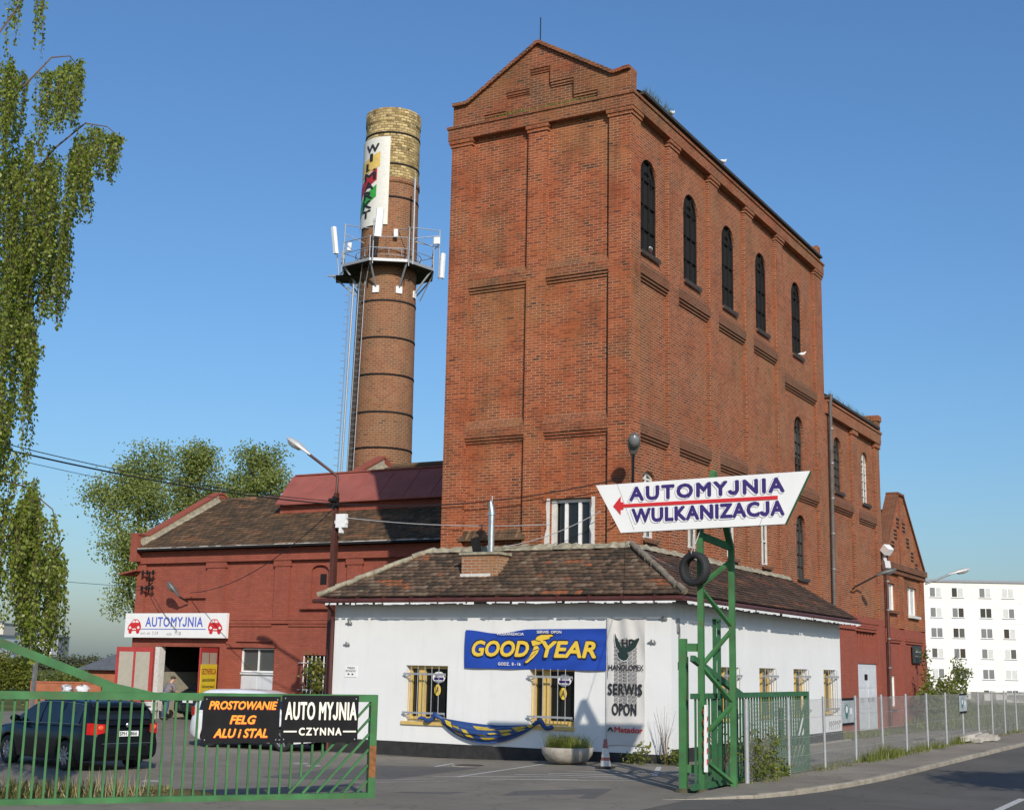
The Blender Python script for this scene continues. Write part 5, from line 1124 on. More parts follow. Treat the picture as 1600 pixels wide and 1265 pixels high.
# ================================================================== signs on the hall
HS = thing('wall_sign', 'white AUTOMYJNIA sign with two red car drawings above the hall door', 'sign', (-37, 39.3, 3.05))
SFH = FRONT(39.28); m = MB(); m.fbox(SFH, -39.42, -34.25, 3.05, 3.98, -.14, 0); m.build('board', 'sign_white', HS)
m = MB(); m.text('AUTOMYJNIA', SFH, -38.33, 3.47, 2.92, .36, .03, 0, .004, space=1.1); m.fbox(SFH, -38.55, -35.25, 3.36, 3.39, 0, .006); m.build('lettering', 'letter_blue', HS)
m = MB(); m.text('pon.-pt.', SFH, -38.55, 3.15, .50, .10, .005, 0, .004); m.text('7-19', SFH, -37.95, 3.15, .30, .13, .01, 0, .004); m.text('sob.', SFH, -37.2, 3.15, .28, .10, .005, 0, .004); m.text('7-18', SFH, -36.8, 3.15, .32, .13, .01, 0, .004); m.build('hours_lettering', 'letter_grey', HS)
def car_drawing(ax, sg):
    m = MB(); P = lambda pts: [(ax + sg * x, z) for x, z in pts]
    m.prism(P([(0, .12), (.05, .26), (.20, .40), (.30, .50), (.52, .50), (.66, .38), (.72, .22), (.70, .08), (.52, .06), (.12, .04)]), frame((0, 39.28, 3.25), (1, 0, 0), (0, 0, 1)), .002, .006)
    for x in (.16, .56): m.prism(P([(x + .09 * math.cos(t), .03 + .09 * math.sin(t)) for t in [k * .5236 for k in range(12)]]), frame((0, 39.28, 3.25), (1, 0, 0), (0, 0, 1)), .006, .010)
    d = m.build('car_drawing', 'letter_red', HS); m = MB()
    for poly in ([(.22, .37), (.31, .46), (.38, .46), (.38, .37)], [(.42, .37), (.42, .46), (.52, .46), (.60, .37)], [(.06, .16), (.14, .24), (.22, .16), (.14, .12)], [(.50, .17), (.58, .25), (.66, .17), (.58, .12)], [(.26, .10), (.46, .10), (.46, .14), (.26, .14)]): m.prism(P(poly), frame((0, 39.28, 3.25), (1, 0, 0), (0, 0, 1)), .008, .011)
    m.build('drawing_light', 'sign_white', d)
car_drawing(-39.28, 1); car_drawing(-34.42, -1)
dd_ = Vector((math.cos(rad(288)), math.sin(rad(288)), 0)); YF_ = frame(Vector((-34.72, 39.42, 0)) + dd_ * 1.55, -dd_, (0, 0, 1))
YB_ = thing('yellow_board', 'yellow notice board reading DEZYNFEKCJA fixed on the right hall door leaf', 'sign', fp(YF_, .7, .9, .04))
m = MB(); m.fbox(YF_, .03, 1.46, .55, 2.08, .037, .055); m.build('board', 'board_yellow', YB_)
m = MB(); m.text('DEZYNFEKCJA', YF_, .10, 1.72, 1.29, .20, .03, 0, .056); m.text('wnetrz', YF_, .45, .95, .6, .13, .02, 0, .056); m.build('lettering', 'door_red', YB_)
m = MB(); m.text('samochodowa', YF_, .20, 1.46, 1.1, .13, .02, 0, .056); m.text('klimatyzacji', YF_, .20, 1.20, 1.1, .13, .02, 0, .056); m.build('small_lettering', 'letter_black', YB_)
PW = thing('wall_insulator', 'iron insulator bracket with crossed arms at the top left corner of the red hall', 'insulator', (-38.4, 39.4, 5.0))
m = MB()
for z in (5.55, 4.95): m.bar((-38.75, 39.3, z), (-38.05, 39.3, z), .05); [m.bar((x, 39.3, z - .09), (x, 39.3, z + .10), .06) for x in (-38.7, -38.45, -38.15)]
m.bar((-38.35, 39.32, 4.9), (-38.35, 39.32, 5.6), .05); m.bar((-38.35, 39.5, 5.25), (-38.35, 39.3, 5.25), .05); m.build('bracket', 'black_metal', PW)

# ================================================================== factory chimney
CXc, CYc = -36.4, 52.0; CH = thing('factory_chimney', 'tall round brick factory chimney with yellow brick top and steel antenna gallery', 'chimney', (CXc, CYc, 0))
CT = 29.0; DZ = -.75
def cr(z): return 1.33 + (CT - z) / 17.4 * .125
cv = Vector((.573, -.819, 0)); cR = Vector((.819, .573, 0))     # towards the viewer's side / to its right
def cpt(a, b, z): return Vector((CXc, CYc, z)) + cR * a + cv * b + Vector((0, 0, DZ))
m = MB(); m.lathe((CXc, CYc, 0), [(cr(z), z) for z in (0, 6, 11, 14, 17, 20, 23, 25.15)], 56); m.lathe((CXc, CYc, 0), [(cr(25.1), 25.15), (cr(25.1) + .05, 25.16), (cr(25.1) + .05, 25.40), (cr(25.1), 25.41)], 56); m.build('shaft', 'brick_chimney', CH)
m = MB(); m.lathe((CXc, CYc, 0), [(cr(z), z) for z in (25.41, 26.5, 27.2, 28, 28.3)], 56); m.lathe((CXc, CYc, 0), [(cr(28.3) + .02, 28.3), (cr(28.3) + .035, 28.4), (cr(28.3) + .035, 28.97), (cr(28.3) + .01, 29.0), (1.05, 29.0), (1.05, 27.5)], 56); m.build('yellow_shaft', 'brick_yellow', CH)
for z in (12.1, 13.8, 15.6, 17.4, 19.2, 24.4, 26.1, 27.7, 28.35):
    m = MB(); m.lathe((CXc, CYc, 0), [(cr(z), z - .05), (cr(z) + .022, z - .045), (cr(z) + .022, z + .045), (cr(z), z + .05)], 56); m.build('iron_hoop', 'black_metal', CH)
# gallery
GZ, GR = 21.75, 2.35; m = MB(); oc = [(GR * math.cos(math.pi / 8 + k * math.pi / 4), GR * math.sin(math.pi / 8 + k * math.pi / 4)) for k in range(8)]
for k in range(8):
    (a, b), (a2, b2) = oc[k], oc[(k + 1) % 8]; s = (cr(GZ) + .01) / GR
    for z in (GZ, GZ - .07): m.face([cpt(a, b, z), cpt(a2, b2, z), cpt(a2 * s, b2 * s, z), cpt(a * s, b * s, z)])
m.build('gallery_deck', 'dark_edge', CH)
m = MB()
for k in range(8): m.bar(cpt(*oc[k], GZ - .04), cpt(*oc[(k + 1) % 8], GZ - .04), .06, .14)
m.build('gallery_rim', 'galvanised', CH)
rl = MB()
for k in range(8):
    for z in (.55, 1.1): rl.tube([cpt(*oc[k], GZ + z), cpt(*oc[(k + 1) % 8], GZ + z)], .022, 5)
    rl.tube([cpt(*oc[k], GZ), cpt(*oc[k], GZ + 1.12)], .028, 5)
rl.build('railing', 'galvanised', CH)
for k in range(8):
    m = MB(); a, b = oc[k]; s = cr(20.6) / GR; m.bar(cpt(a * .97, b * .97, GZ - .08), cpt(a * s, b * s, 20.55), .07); m.build('bracket', 'galvanised', CH)
    m = MB(); s2 = (cr(20.4) + .04) / GR; c0 = cpt(a * s2, b * s2, 20.5); tg = (cR * -b + cv * a).normalized(); m.bar(c0 - tg * .16, c0 + tg * .16, .06, .34, up=(0, 0, 1)); m.build('anchor_plate', 'white_paint', CH)
m = MB()                                                       # cable tray ring and masts
for k in range(16):
    a, b = math.cos(k * math.pi / 8) * 1.62, math.sin(k * math.pi / 8) * 1.62; a2, b2 = math.cos((k + 1) * math.pi / 8) * 1.62, math.sin((k + 1) * math.pi / 8) * 1.62
    for z in (22.15, 22.45): m.tube([cpt(a, b, z), cpt(a2, b2, z)], .02, 4)
    m.tube([cpt(a, b, 22.15), cpt(a, b, 22.45)], .018, 4)
m.build('cable_tray', 'galvanised', CH)
m = MB()
mast = [(-2.15, .6, 23.9), (-.75, 2.5, 23.6), (.95, 2.35, 23.3), (2.45, .7, 23.8), (2.47, .3, 22.5), (-2.3, -.9, 23.0)]
for a, b, z in mast: m.tube([cpt(a, b, GZ - .35), cpt(a, b, z)], .03, 5)
for (a, b, z), (a2, b2, z2) in (((-2.15, .6, 23.85), (-.9, 1.0, 23.6)), ((2.45, .7, 23.75), (.9, 1.05, 23.75)), ((2.45, .7, 23.5), (1.2, .7, 23.3)), ((-2.15, .6, 23.4), (-1.2, .8, 22.9)), ((-.75, 2.5, 23.5), (-.45, 1.35, 23.6)), ((.95, 2.35, 23.2), (.4, 1.35, 23.5)), ((2.45, .7, 22.9), (1.25, .8, 23.1)), ((2.45, .7, 23.1), (2.2, -.8, 23.2)), ((2.45, .7, 22.4), (2.47, .3, 22.4)), ((2.45, .7, 21.6), (2.47, .3, 21.5))): m.tube([cpt(a, b, z), cpt(a2, b2, z2)], .024, 5)
m.tube([cpt(-2.9, .2, 21.35), cpt(-1.4, .6, 21.3)], .05, 5); m.tube([cpt(-2.6, .2, 21.3), cpt(-1.5, .6, 20.3)], .04, 5); m.tube([cpt(-2.35, .5, 21.2), cpt(-2.5, .4, 22.6)], .03, 5); m.tube([cpt(-2.4, .2, 21.4), cpt(-1.5, .9, 22.0)], .03, 5); m.tube([cpt(2.2, .6, 21.6), cpt(1.6, -.2, 20.4)], .03, 5)
m.build('antenna_mast', 'galvanised', CH)
m = MB(); m.face([cpt(-2.5, .9, 21.2), cpt(-1.3, 1.2, 21.2), cpt(-1.3, -.2, 21.2), cpt(-2.5, -.2, 21.2)]); m.face([cpt(-2.5, .9, 21.13), cpt(-1.3, 1.2, 21.13), cpt(-1.3, -.2, 21.13), cpt(-2.5, -.2, 21.13)]); m.build('platform', 'dark_edge', CH)
# climbing ladder and conduits
m = MB()
for a0, a1, b in ((-1.08, -1.30, 1.12), (-1.36, -1.58, .80)): m.tube([cpt(a0, b, 20.9), cpt(a1, b + .02, 10.5)], .024, 5)
m.tube([cpt(-.85, 1.9, 21.9), cpt(-1.08, 1.12, 20.6)], .024, 5); m.tube([cpt(-1.2, 1.7, 21.9), cpt(-1.36, .8, 20.6)], .024, 5)
for i in range(36): z = 20.8 - i * .285; t = (20.9 - z) / 10.4 * -.22; m.tube([cpt(-1.08 + t, 1.12, z), cpt(-1.36 + t, .8, z)], .014, 4)
m.build('ladder', 'galvanised', CH)
m = MB(); m.bar(cpt(-1.32, .74, 21.0), cpt(-1.50, .76, 10.4), .22, .06, up=cv); m.build('cable_duct', 'dark_edge', CH)
m = MB(); m.tube([cpt(-1.62, .62, 21.3), cpt(-1.86, .62, 10.4)], .055, 7); m.build('conduit', 'galvanised', CH)
m = MB(); m.tube([cpt(-1.80, .5, 21.2), cpt(-2.03, .5, 10.4)], .022, 5)
for i in range(28): z = 20.7 - i * .36; t = (20.9 - z) / 10.4 * -.23; m.tube([cpt(-1.80 + t, .5, z), cpt(-2.02 + t, .5, z + .02)], .014, 4)
m.build('climbing_rail', 'steel_dull', CH)
def antenna(a, b, z, h, w, lab, tilt=0.0, yaw=0.0, mat='white_paint', d=.14):
    t = thing('antenna', lab, 'antenna', cpt(a, b, z), 0, 'antennas on the chimney gallery'); m = MB(); o = (cv + cR * yaw).normalized(); r = Vector((0, 0, 1)).cross(o).normalized(); up = (Vector((0, 0, 1)) + cR * tilt).normalized()
    P = cpt(a, b, z) + o * .10
    A = [(-w / 2, 0), (w / 2, 0), (w / 2, d * .6), (w * .32, d), (-w * .32, d), (-w / 2, d * .6)]
    q0 = [P + r * x + o * y for x, y in A]; q1 = [p + up * h for p in q0]
    for i in range(6): j = (i + 1) % 6; m.face([q0[i], q0[j], q1[j], q1[i]])
    m.face(q0[::-1]); m.face(q1); m.build('panel', mat, t); m = MB(); m.bar(P + up * h * .2, P + up * h * .2 - o * .12, .06); m.bar(P + up * h * .8, P + up * h * .8 - o * .12, .06); m.build('clamp', 'galvanised', t)
antenna(-2.42, .55, 22.35, 1.35, .28, 'white panel antenna leaning at the left end of the chimney gallery', -.13, -1.2); antenna(-.60, 2.55, 22.65, 1.40, .36, 'white panel antenna at the front of the chimney gallery', .06, .35); antenna(2.5, .3, 21.45, 1.25, .24, 'white panel antenna hung lowest at the right end of the gallery', .03, 1.2)
antenna(2.35, .75, 23.0, .34, .34, 'small white square antenna box up on the right gallery mast', 0, -.4); antenna(-2.0, -.2, 22.75, .40, .22, 'small white angled antenna behind the left gallery railing', .1, .3); antenna(.30, 1.45, 23.05, .36, .22, 'white junction box on the shaft just above the gallery', 0, 0)
WA = tag((lambda m: (m.tube([cpt(1.15, 2.0, 21.6), cpt(1.13, 2.0, 25.9)], .05, 7), m.build('whip_antenna', 'galvanised', None, loc=cpt(1.15, 2.0, 21.6)))[1])(MB()), 'tall thin upright whip antenna rising from the right of the gallery', 'antenna', 'antennas on the chimney gallery')
# curved banner WILMARKT
DZ = -.60
BW = thing('chimney_banner', 'long white WILMARKT banner with yellow, red and green blocks down the chimney', 'banner', cpt(-1, 1, 23.5))
def wrap(mb, off, sh=0.0):
    out = []
    for v in mb.v:
        s, z = v[0] - .12, v[2]; R_ = cr(z) + off; ph = s / 1.36; out.append(cpt(R_ * math.sin(ph), R_ * math.cos(ph), z))
    mb.v = out; return mb
PL0 = frame((0, 0, 0), (1, 0, 0), (0, 0, 1))
m = MB(); m.grid([[(-2.15 + i * .135, 0, 23.55 + 4.5 * j / 16) for i in range(17)] for j in range(17)], True); wrap(m, .085).build('cloth', 'banner_cream', BW)
def block(zl, zr, h, mat, s0=-2.05, s1=-.58):
    m = MB(); m.grid([[(s0 + (s1 - s0) * i / 10, 0, zl + (zr - zl) * i / 10 + j * h) for i in range(11)] for j in (0, 1)], True); wrap(m, .10).build('colour_block', mat, BW)
block(26.05, 26.55, .75, 'flag_yellow', -1.65, -.45); block(24.95, 25.85, .62, 'flag_red'); block(24.0, 25.0, .62, 'flag_green')
m = MB()
for i, chh in enumerate('WILMARKT'):
    w = {'W': .74, 'I': .15, 'M': .70}.get(chh, .58); m.text(chh, PL0, -.90 - .035 * i - w / 2, 27.33 - i * .478, w, .37, .055, 0, 0)
wrap(m, .115).build('lettering', 'letter_black', BW)

DZ = 0.0
# ================================================================== lamps
def lamp_head(t, base, head, aim, arm_r=.035, L=.62, armmat='steel_dull', up0=None, mat='lamp_grey'):
    base, head = Vector(base), Vector(head); m = MB(); mid = base.lerp(head, .5) + Vector((0, 0, 0)) if up0 is None else base + Vector(up0)
    m.tube([base, mid, head], arm_r, 7); m.build('arm', armmat, t)
    d = (head - mid).normalized() if aim is None else Vector(aim).normalized(); sx = d.cross(Vector((0, 0, 1))).normalized(); dn = sx.cross(d); dn = dn if dn.z < 0 else -dn
    m = MB(); rows = []
    for u, w, h in ((-.1, .05, .05), (.0, .08, .07), (.2, .13, .10), (.45, .165, .13), (.75, .15, .12), (.95, .09, .07), (1.0, .02, .02)):
        c = head + d * (u * L); rows.append([c + sx * (w * math.cos(k * math.pi / 6)) - dn * (h * max(-.25, math.sin(k * math.pi / 6))) for k in range(12)])
    m.grid(rows, True, True); m.face(rows[0]); hd = m.build('lamp_head', mat, t)
    m = MB(); rows = []
    for u, w, h in ((.30, .02, .0), (.38, .11, .07), (.60, .135, .10), (.82, .11, .07), (.92, .02, .0)):
        c = head + d * (u * L) + dn * .03; rows.append([c + sx * (w * math.cos(k * math.pi / 5)) + dn * (h * math.sin(k * math.pi / 5)) for k in range(6)])
    m.grid(rows, True); m.build('lens', 'lamp_glass' if mat == 'lamp_grey' else 'pane_mid', hd)
LP = thing('lamp_post', 'brown lamp post with cable clamps rising behind the white workshop roof', 'street lamp', (-23.949, 32.000, 0.067))
m = MB(); m.bar((-23.949, 32.000, 0.021), (-23.949, 32.000, 5.910), .17, .15); m.bar((-23.949, 32.000, 5.910), (-23.949, 32.000, 7.162), .12, .12); m.build('post', 'brown_paint', LP)
lamp_head(LP, (-23.949, 32.000, 7.116), (-24.904, 31.768, 8.368), (-.72, -.25, .52), .045, .85, 'brown_paint', (0, 0, .55))
m = MB(); m.tube([(-24.162, 31.907, 6.791), (-23.745, 31.907, 6.791)], .05, 6); m.bar((-24.023, 31.907, 6.698), (-23.884, 31.907, 7.023), .16); m.tube([(-24.069, 31.815, 6.931), (-23.838, 31.815, 6.931)], .06, 6); m.build('cable_clamp', 'black_metal', LP)
m = MB(); m.bar((-23.652, 31.907, 6.114), (-23.652, 31.907, 6.513), .34, .14, up=(0, 1, 0)); m.bar((-23.652, 31.907, 5.956), (-23.652, 31.907, 6.114), .14, .08); m.bar((-23.884, 31.926, 6.281), (-23.467, 31.926, 6.281), .10); m.build('junction_box', 'white_paint', LP)
TL = thing('wall_lamp', 'grey wall lamp on a dark arm at the front corner of the brick tower', 'wall lamp', (-14.38, 31.98, 5.7), 0, 'wall lamps on the old buildings')
lamp_head(TL, (-14.36, 31.96, 5.75), (-13.98, 31.18, 7.62), (.28, -.45, .85), .045, .58, 'black_metal', (.30, -.62, .9), 'lamp_dark')
HLp = thing('wall_lamp', 'wall lamp above the AUTOMYJNIA sign on the red hall', 'wall lamp', (-36.4, 39.45, 4.4), 0, 'wall lamps on the old buildings')
lamp_head(HLp, (-36.40, 39.45, 4.42), (-36.48, 38.98, 4.62), (-.42, -.30, .62), .035, .68, 'black_metal', None, 'lamp_dark')
ALp = thing('wall_lamp', 'wall lamp on a long arm above the white double door of the annex', 'wall lamp', (-14.4, 53.3, 5.6), 0, 'wall lamps on the old buildings')
lamp_head(ALp, (-14.42, 53.3, 5.45), (-13.55, 53.9, 6.05), (.80, .42, .28), .035, .80, 'black_metal', (.12, .05, .12), 'lamp_dark')
GLp = thing('wall_lamp', 'pale wall lamp reaching out from the right corner of the gabled house', 'wall lamp', (-14.4, 65.8, 6.3), 0, 'wall lamps on the old buildings')
lamp_head(GLp, (-14.3, 65.9, 6.45), (-13.3, 66.7, 6.95), (.78, .52, .25), .045, 1.05, 'steel_dull')
FL = thing('floodlight', 'white floodlight box on the corner between the annex and the gabled house', 'floodlight', (-14.3, 58.1, 7.1))
m = MB(); m.bar((-14.22, 57.95, 7.28), (-14.02, 57.85, 7.52), .36, .34); m.build('housing', 'white_paint', FL); m = MB(); m.bar((-14.35, 58.1, 7.2), (-14.2, 57.95, 6.75), .16); m.bar((-14.2, 57.95, 6.9), (-14.15, 57.9, 6.6), .26); m.build('bracket', 'lamp_grey', FL)
def pipe(pts, r, mat, label):
    m = MB(); m.tube(pts, r, 8); p = thing('downpipe', label, 'downpipe', (*pts[-1][:2], max(0, pts[-1][2]))); m.build('pipe', mat, p); m = MB()
    a, b = Vector(pts[0]), Vector(pts[-1])
    for i in range(1, 6): c = a.lerp(b, i / 6); m.tube([c - Vector((0, 0, .03)), c + Vector((0, 0, .03))], r * 1.3, 8)
    m.build('clip', 'steel_dull', p)
pipe([(-14.2, 50.28, 12.75), (-14.24, 50.28, 12.4), (-14.28, 50.25, 4.7)], .07, 'gutter_pipe', 'long grey downpipe between the brick tower and the annex')
pipe([(-14.22, 58.25, 7.3), (-14.25, 58.25, 7.0), (-14.27, 58.25, .05)], .07, 'brown_paint', 'dark downpipe between the annex and the gabled house')

# ================================================================== cables
cable('power_cable', (-23.977, 31.907, 6.819), (-24.0, 15.0, 7.0), .33, .020, 'cable', 'thick black power cable from the lamp post clamps to the birch')
cable('power_cable', (-24.023, 31.907, 6.912), (-24.0, 15.2, 7.16), .36, .011, 'cable', 'thin wavy cable above the thick black power cable')
cable('power_cable', (-23.977, 31.926, 6.698), (-23.9, 15.2, 6.86), .40, .007, 'cable', 'thinnest cable below the thick black power cable')
cable('power_cable', (-23.931, 31.907, 6.838), (-14.6, 31.82, 7.1), .32, .016, 'cable', 'dark cable from the lamp post across the tower front')
cable('power_cable', (-23.652, 31.907, 6.421), (-16.7, 31.78, 5.95), .12, .012, 'cable_light', 'pale cable from the lamp post to the tower window')
cable('power_cable', (-24.023, 31.926, 6.652), (-36.2, 39.35, 4.75), .55, .014, 'cable', 'slack cable from the lamp post to the hall wall lamp')
cable('power_cable', (-14.42, 31.85, 5.55), (-9.5, 23.9, 4.0), .12, .007, 'cable_light', 'pale cable from the tower corner down to the hanging tyre')
cable('power_cable', (-18.1, 31.8, 5.4), (-15.2, 31.8, 6.25), .14, .012, 'cable_light', 'pale cable slung across the lower tower window')
cable('power_cable', (-14.9, 31.8, 5.9), (-14.5, 31.75, 6.2), .05, .02, 'cable', 'short dark cable loop beside the lower tower window')
cable('power_cable', (-38.35, 39.3, 5.0), (-36.6, 39.2, 3.3), .1, .010, 'cable', 'thin cable hanging from the insulator over the wall sign')
cable('power_cable', (-38.4, 39.3, 5.0), (-62, 40.5, 8.0), .5, .010, 'cable', 'far cable running left from the hall insulator')

# ================================================================== cars
def interp(x, pts):
    for (x0, v0), (x1, v1) in zip(pts, pts[1:]):
        if x0 <= x <= x1:
            t = (x - x0) / (x1 - x0); return v0 + (v1 - v0) * t
    return pts[0][1] if x < pts[0][0] else pts[-1][1]
def sm(x, pts):                                                # smoothed profile
    return sum(interp(x + d, pts) for d in (-.06, -.03, 0, .03, .06)) / 5
def make_car(name, label, loc, rz, paint, spec, cat='car', plate=None, group=None):
    t = thing(name, label, cat, loc, rz, group); Ln = spec['len']; x0, x1 = -Ln / 2, Ln / 2; hw = spec['w'] / 2; ax = spec['axles']; wr = spec['wr']
    top, roof = spec['top'], spec['roof']
    def halfw(x):
        e0, e1 = min(1, (x - x0) / .55), min(1, (x1 - x) / .75); f0 = 1 - .16 * (1 - e0) ** 2.4; f1 = 1 - .22 * (1 - e1) ** 2.2; return hw * f0 * f1
    def zbot(x):
        z = .20 + .13 * max(0, 1 - (x - x0) / .5) + .06 * max(0, 1 - (x1 - x) / .5)
        for a in ax:
            d = abs(x - a); R_ = wr + .055
            if d < R_: z = max(z, wr + math.sqrt(R_ * R_ - d * d) * .98)
        return z
    xs = sorted(set([x0 + i * Ln / 64 for i in range(65)] + [a + s * (wr + .055) for a in ax for s in (-.999, .999)]))
    B = MB(); rows = []
    for x in xs:
        w, zb, zt = halfw(x), zbot(x), sm(x, top); zm = max(zb + .02, .50); zc = max(zm + .01, zt * .80)
        half = [(w * .95, zb), (w * .985, max(zb + .005, .36)), (w, zm + .0), (w * 1.0, max(zm + .005, (zm + zc) / 2)), (w * .985, zc), (w * .94, zt - .02), (w * .86, zt), (w * .45, zt + .015), (0, zt + .02)]
        rows.append([(x, y, z) for y, z in half] + [(x, -y, z) for y, z in half[-2::-1]])
    B.grid(rows, True); B.face(rows[0]); B.face(rows[-1])
    body = B.build('body', paint, t, world=False)
    m = MB(); m.box(x0 + .25, x1 - .25, -hw * .80, hw * .80, .22, .78); m.build('underbody', 'trim_black', t, world=False)
    # cabin
    gx = [p[0] for p in roof]; C = MB(); rows = []; g0, g1 = gx[0], gx[-1]
    def sec(x):
        zt, zr = sm(x, top) + .005, sm(x, roof); w = halfw(x) * .95; k = max(0.0, (zr - zt)); wr_ = w - k * .36; return zt, zr, w, wr_
    cx = sorted(set([g0 + (g1 - g0) * i / 44 for i in range(45)]))
    for x in cx:
        zt, zr, w, wr_ = sec(x); k = zr - zt
        half = [(w, zt - .03), (w - k * .15, zt + k * .45), (wr_ + .02, zt + k * .86), (wr_ - .05, zt + k * .97), (wr_ * .5, zr + .012 * (k > .2)), (0, zr + .018 * (k > .2))]
        rows.append([(x, y, z) for y, z in half] + [(x, -y, z) for y, z in half[-2::-1]])
    C.grid(rows, True); C.build('roof', paint, t, world=False)
    # glass patches laid 6 mm proud of the cabin
    def side_glass(xa, xb, s, name='door_window'):
        m = MB(); n = 10; lo, hi = [], []
        for i in range(n + 1):
            x = xa + (xb - xa) * i / n; zt, zr, w, wr_ = sec(x); k = zr - zt; tt = .84
            y = lambda f: (w + .008 - k * .15 * f / .45 if f < .45 else w + .008 - k * .15 - (w - k * .15 - wr_ - .02) * (f - .45) / .41)
            lo.append((x, s * y(.06), zt + k * .06)); 
            hi.append(((x, s * y(.45), zt + k * .45), (x, s * y(tt), zt + k * tt)))
        m.grid([lo, [h[0] for h in hi], [h[1] for h in hi]], True); return m.build(name, 'car_glass', t, world=False)
    for s in (1, -1):
        for xa, xb in spec['glass']: side_glass(xa, xb, s)
    def end_glass(xa, xb, f, mat, name):
        m = MB(); rows = []
        for i in range(9):
            x = xa + (xb - xa) * i / 8; zt, zr, w, wr_ = sec(x); rows.append([(x + f * .006, (wr_ - .10) * u, zr + .020 + .004) for u in [-1, -.6, -.2, .2, .6, 1]])
        m.grid(rows, True); return m.build(name, mat, t, world=False)
    end_glass(*spec['rear'], -1, 'car_glass', 'rear_window'); end_glass(*spec['front'], 1, 'car_glass', 'windscreen')
    # wheels
    for a in ax:
        for s in (1, -1):
            yc = s * (hw - .11); m = MB(); m.lathe((a, yc, wr), [(.19, -.10), (.24, -.115), (wr - .02, -.11), (wr, -.08), (wr, .08), (wr - .02, .11), (.24, .115), (.19, .10)], 30, axis='y'); wlf = m.build('wheel', 'rubber', t, world=False)
            m = MB(); o = yc + s * .07; m.lathe((a, o, wr), [(.235, s * .035), (.20, s * .03), (.195, -s * .05)], 26, axis='y')
            for k in range(spec.get('spokes', 7)):
                th = k * 2 * math.pi / spec.get('spokes', 7); m.bar((a + .03 * math.cos(th), o + s * .01, wr + .03 * math.sin(th)), (a + .22 * math.cos(th), o + s * .022, wr + .22 * math.sin(th)), .05, .025, up=(0, 1, 0))
            m.lathe((a, o, wr), [(.001, s * .03), (.055, s * .025), (.06, 0)], 14, axis='y'); m.build('rim', 'alloy', wlf, world=False)
            m = MB(); m.lathe((a, o - s * .04, wr), [(.001, 0), (.21, 0)], 20, axis='y'); m.build('brake_disc', 'black_metal', wlf, world=False)
    # lamps, bumper, plate, mirrors, rails
    tz = spec['tail']
    for s in (1, -1):
        m = MB(); rows = []
        for x, e in ((x0 + .22, .012), (x0 + .12, .014), (x0 + .035, .016)): rows.append([(x, s * (halfw(x) + e - .02), z) for z in (tz - .12, tz + .02, tz + .12)])
        ye = halfw(x0 + .02); rows.append([(x0 - .016, s * (ye - .04), z) for z in (tz - .11, tz + .02, tz + .11)]); rows.append([(x0 - .018, s * (ye - .22), z) for z in (tz - .08, tz + .02, tz + .10)])
        m.grid(rows, True); tl = m.build('tail_light', 'lamp_red', t, world=False)
        m = MB(); m.ellipsoid((x0 - .02, s * (ye - .12), tz + .03), .012, .07, .05); m.build('lens_glint', 'lamp_bright', tl, world=False)
        m = MB(); rows = [[(x, s * (halfw(x) - .015), z) for z in (tz - .10, tz, tz + .06)] for x in (x1 - .42, x1 - .2, x1 - .06)]; m.grid(rows, True); m.build('headlight', 'lamp_glass', t, world=False)
        xm = spec['mirror']; w = halfw(xm); m = MB(); m.ellipsoid((xm, s * (w + .08), sm(xm, top) + .10), .07, .12, .075); m.bar((xm, s * (w - .06), sm(xm, top) + .04), (xm, s * (w + .06), sm(xm, top) + .09), .05); m.build('mirror', paint, t, world=False)
        if spec.get('rails'):
            m = MB(); a, b = spec['rails']; pts = []
            for i in range(9):
                x = a + (b - a) * i / 8; zt, zr, w, wr_ = sec(x); pts.append((x, s * (wr_ - .06), zr + .055 if 0 < i < 8 else zr))
            m.tube(pts, .016, 6); m.build('roof_rail', 'trim_black', t, world=False)
        if spec.get('chrome'):
            m = MB(); pts = []
            for i in range(15):
                x = spec['glass'][-1][0] + (spec['glass'][0][1] - spec['glass'][-1][0]) * i / 14; zt, zr, w, wr_ = sec(x); pts.append((x, s * (w + .006), zt + .015))
            m.tube(pts, .010, 4); pts = []
            for i in range(15):
                x = spec['glass'][-1][0] + (spec['glass'][0][1] - spec['glass'][-1][0]) * i / 14; zt, zr, w, wr_ = sec(x); pts.append((x, s * (wr_ + .024), zt + (zr - zt) * .87))
            m.tube(pts, .008, 4); m.build('chrome_trim', 'chrome', t, world=False)
    m = MB(); rows = []
    for z, e in ((.36, .0), (.42, .04), (.58, .055), (.64, .02)): rows.append([(x0 - e + .16 * abs(u) ** 3, u * (halfw(x0 + .05) + .01), z) for u in [-1, -.8, -.5, 0, .5, .8, 1]])
    m.grid(rows, True); m.build('bumper', spec.get('bumper', paint), t, world=False)
    m = MB(); m.bar((x0 - .055, -.62, .60), (x0 - .055, .62, .60), .02, .012); m.build('bumper_trim', 'chrome' if spec.get('chrome') else 'trim_black', t, world=False)
    pz = spec['plate']; m = MB(); m.box(x0 - .036, x0 - .024, -.26, .26, pz - .056, pz + .056); pl = m.build('number_plate', 'plate_white', t, world=False)
    if plate:
        m = MB(); m.text(plate, frame((x0 - .037, 0, pz), (0, -1, 0), (0, 0, 1)), -.20, -.036, .42, .075, .02); m.build('plate_lettering', 'letter_black', pl, world=False)
        m = MB(); m.face([(x0 - .038, .255, pz - .05), (x0 - .038, .215, pz - .05), (x0 - .038, .215, pz + .05), (x0 - .038, .255, pz + .05)]); m.build('plate_band', 'letter_blue', pl, world=False)
    if spec.get('badge'):
        m = MB(); m.lathe((x0 - .02, 0, spec['badge']), [(.001, -.02), (.05, -.012), (.055, 0)], 18, axis='x'); m.build('badge', 'chrome', t, world=False)
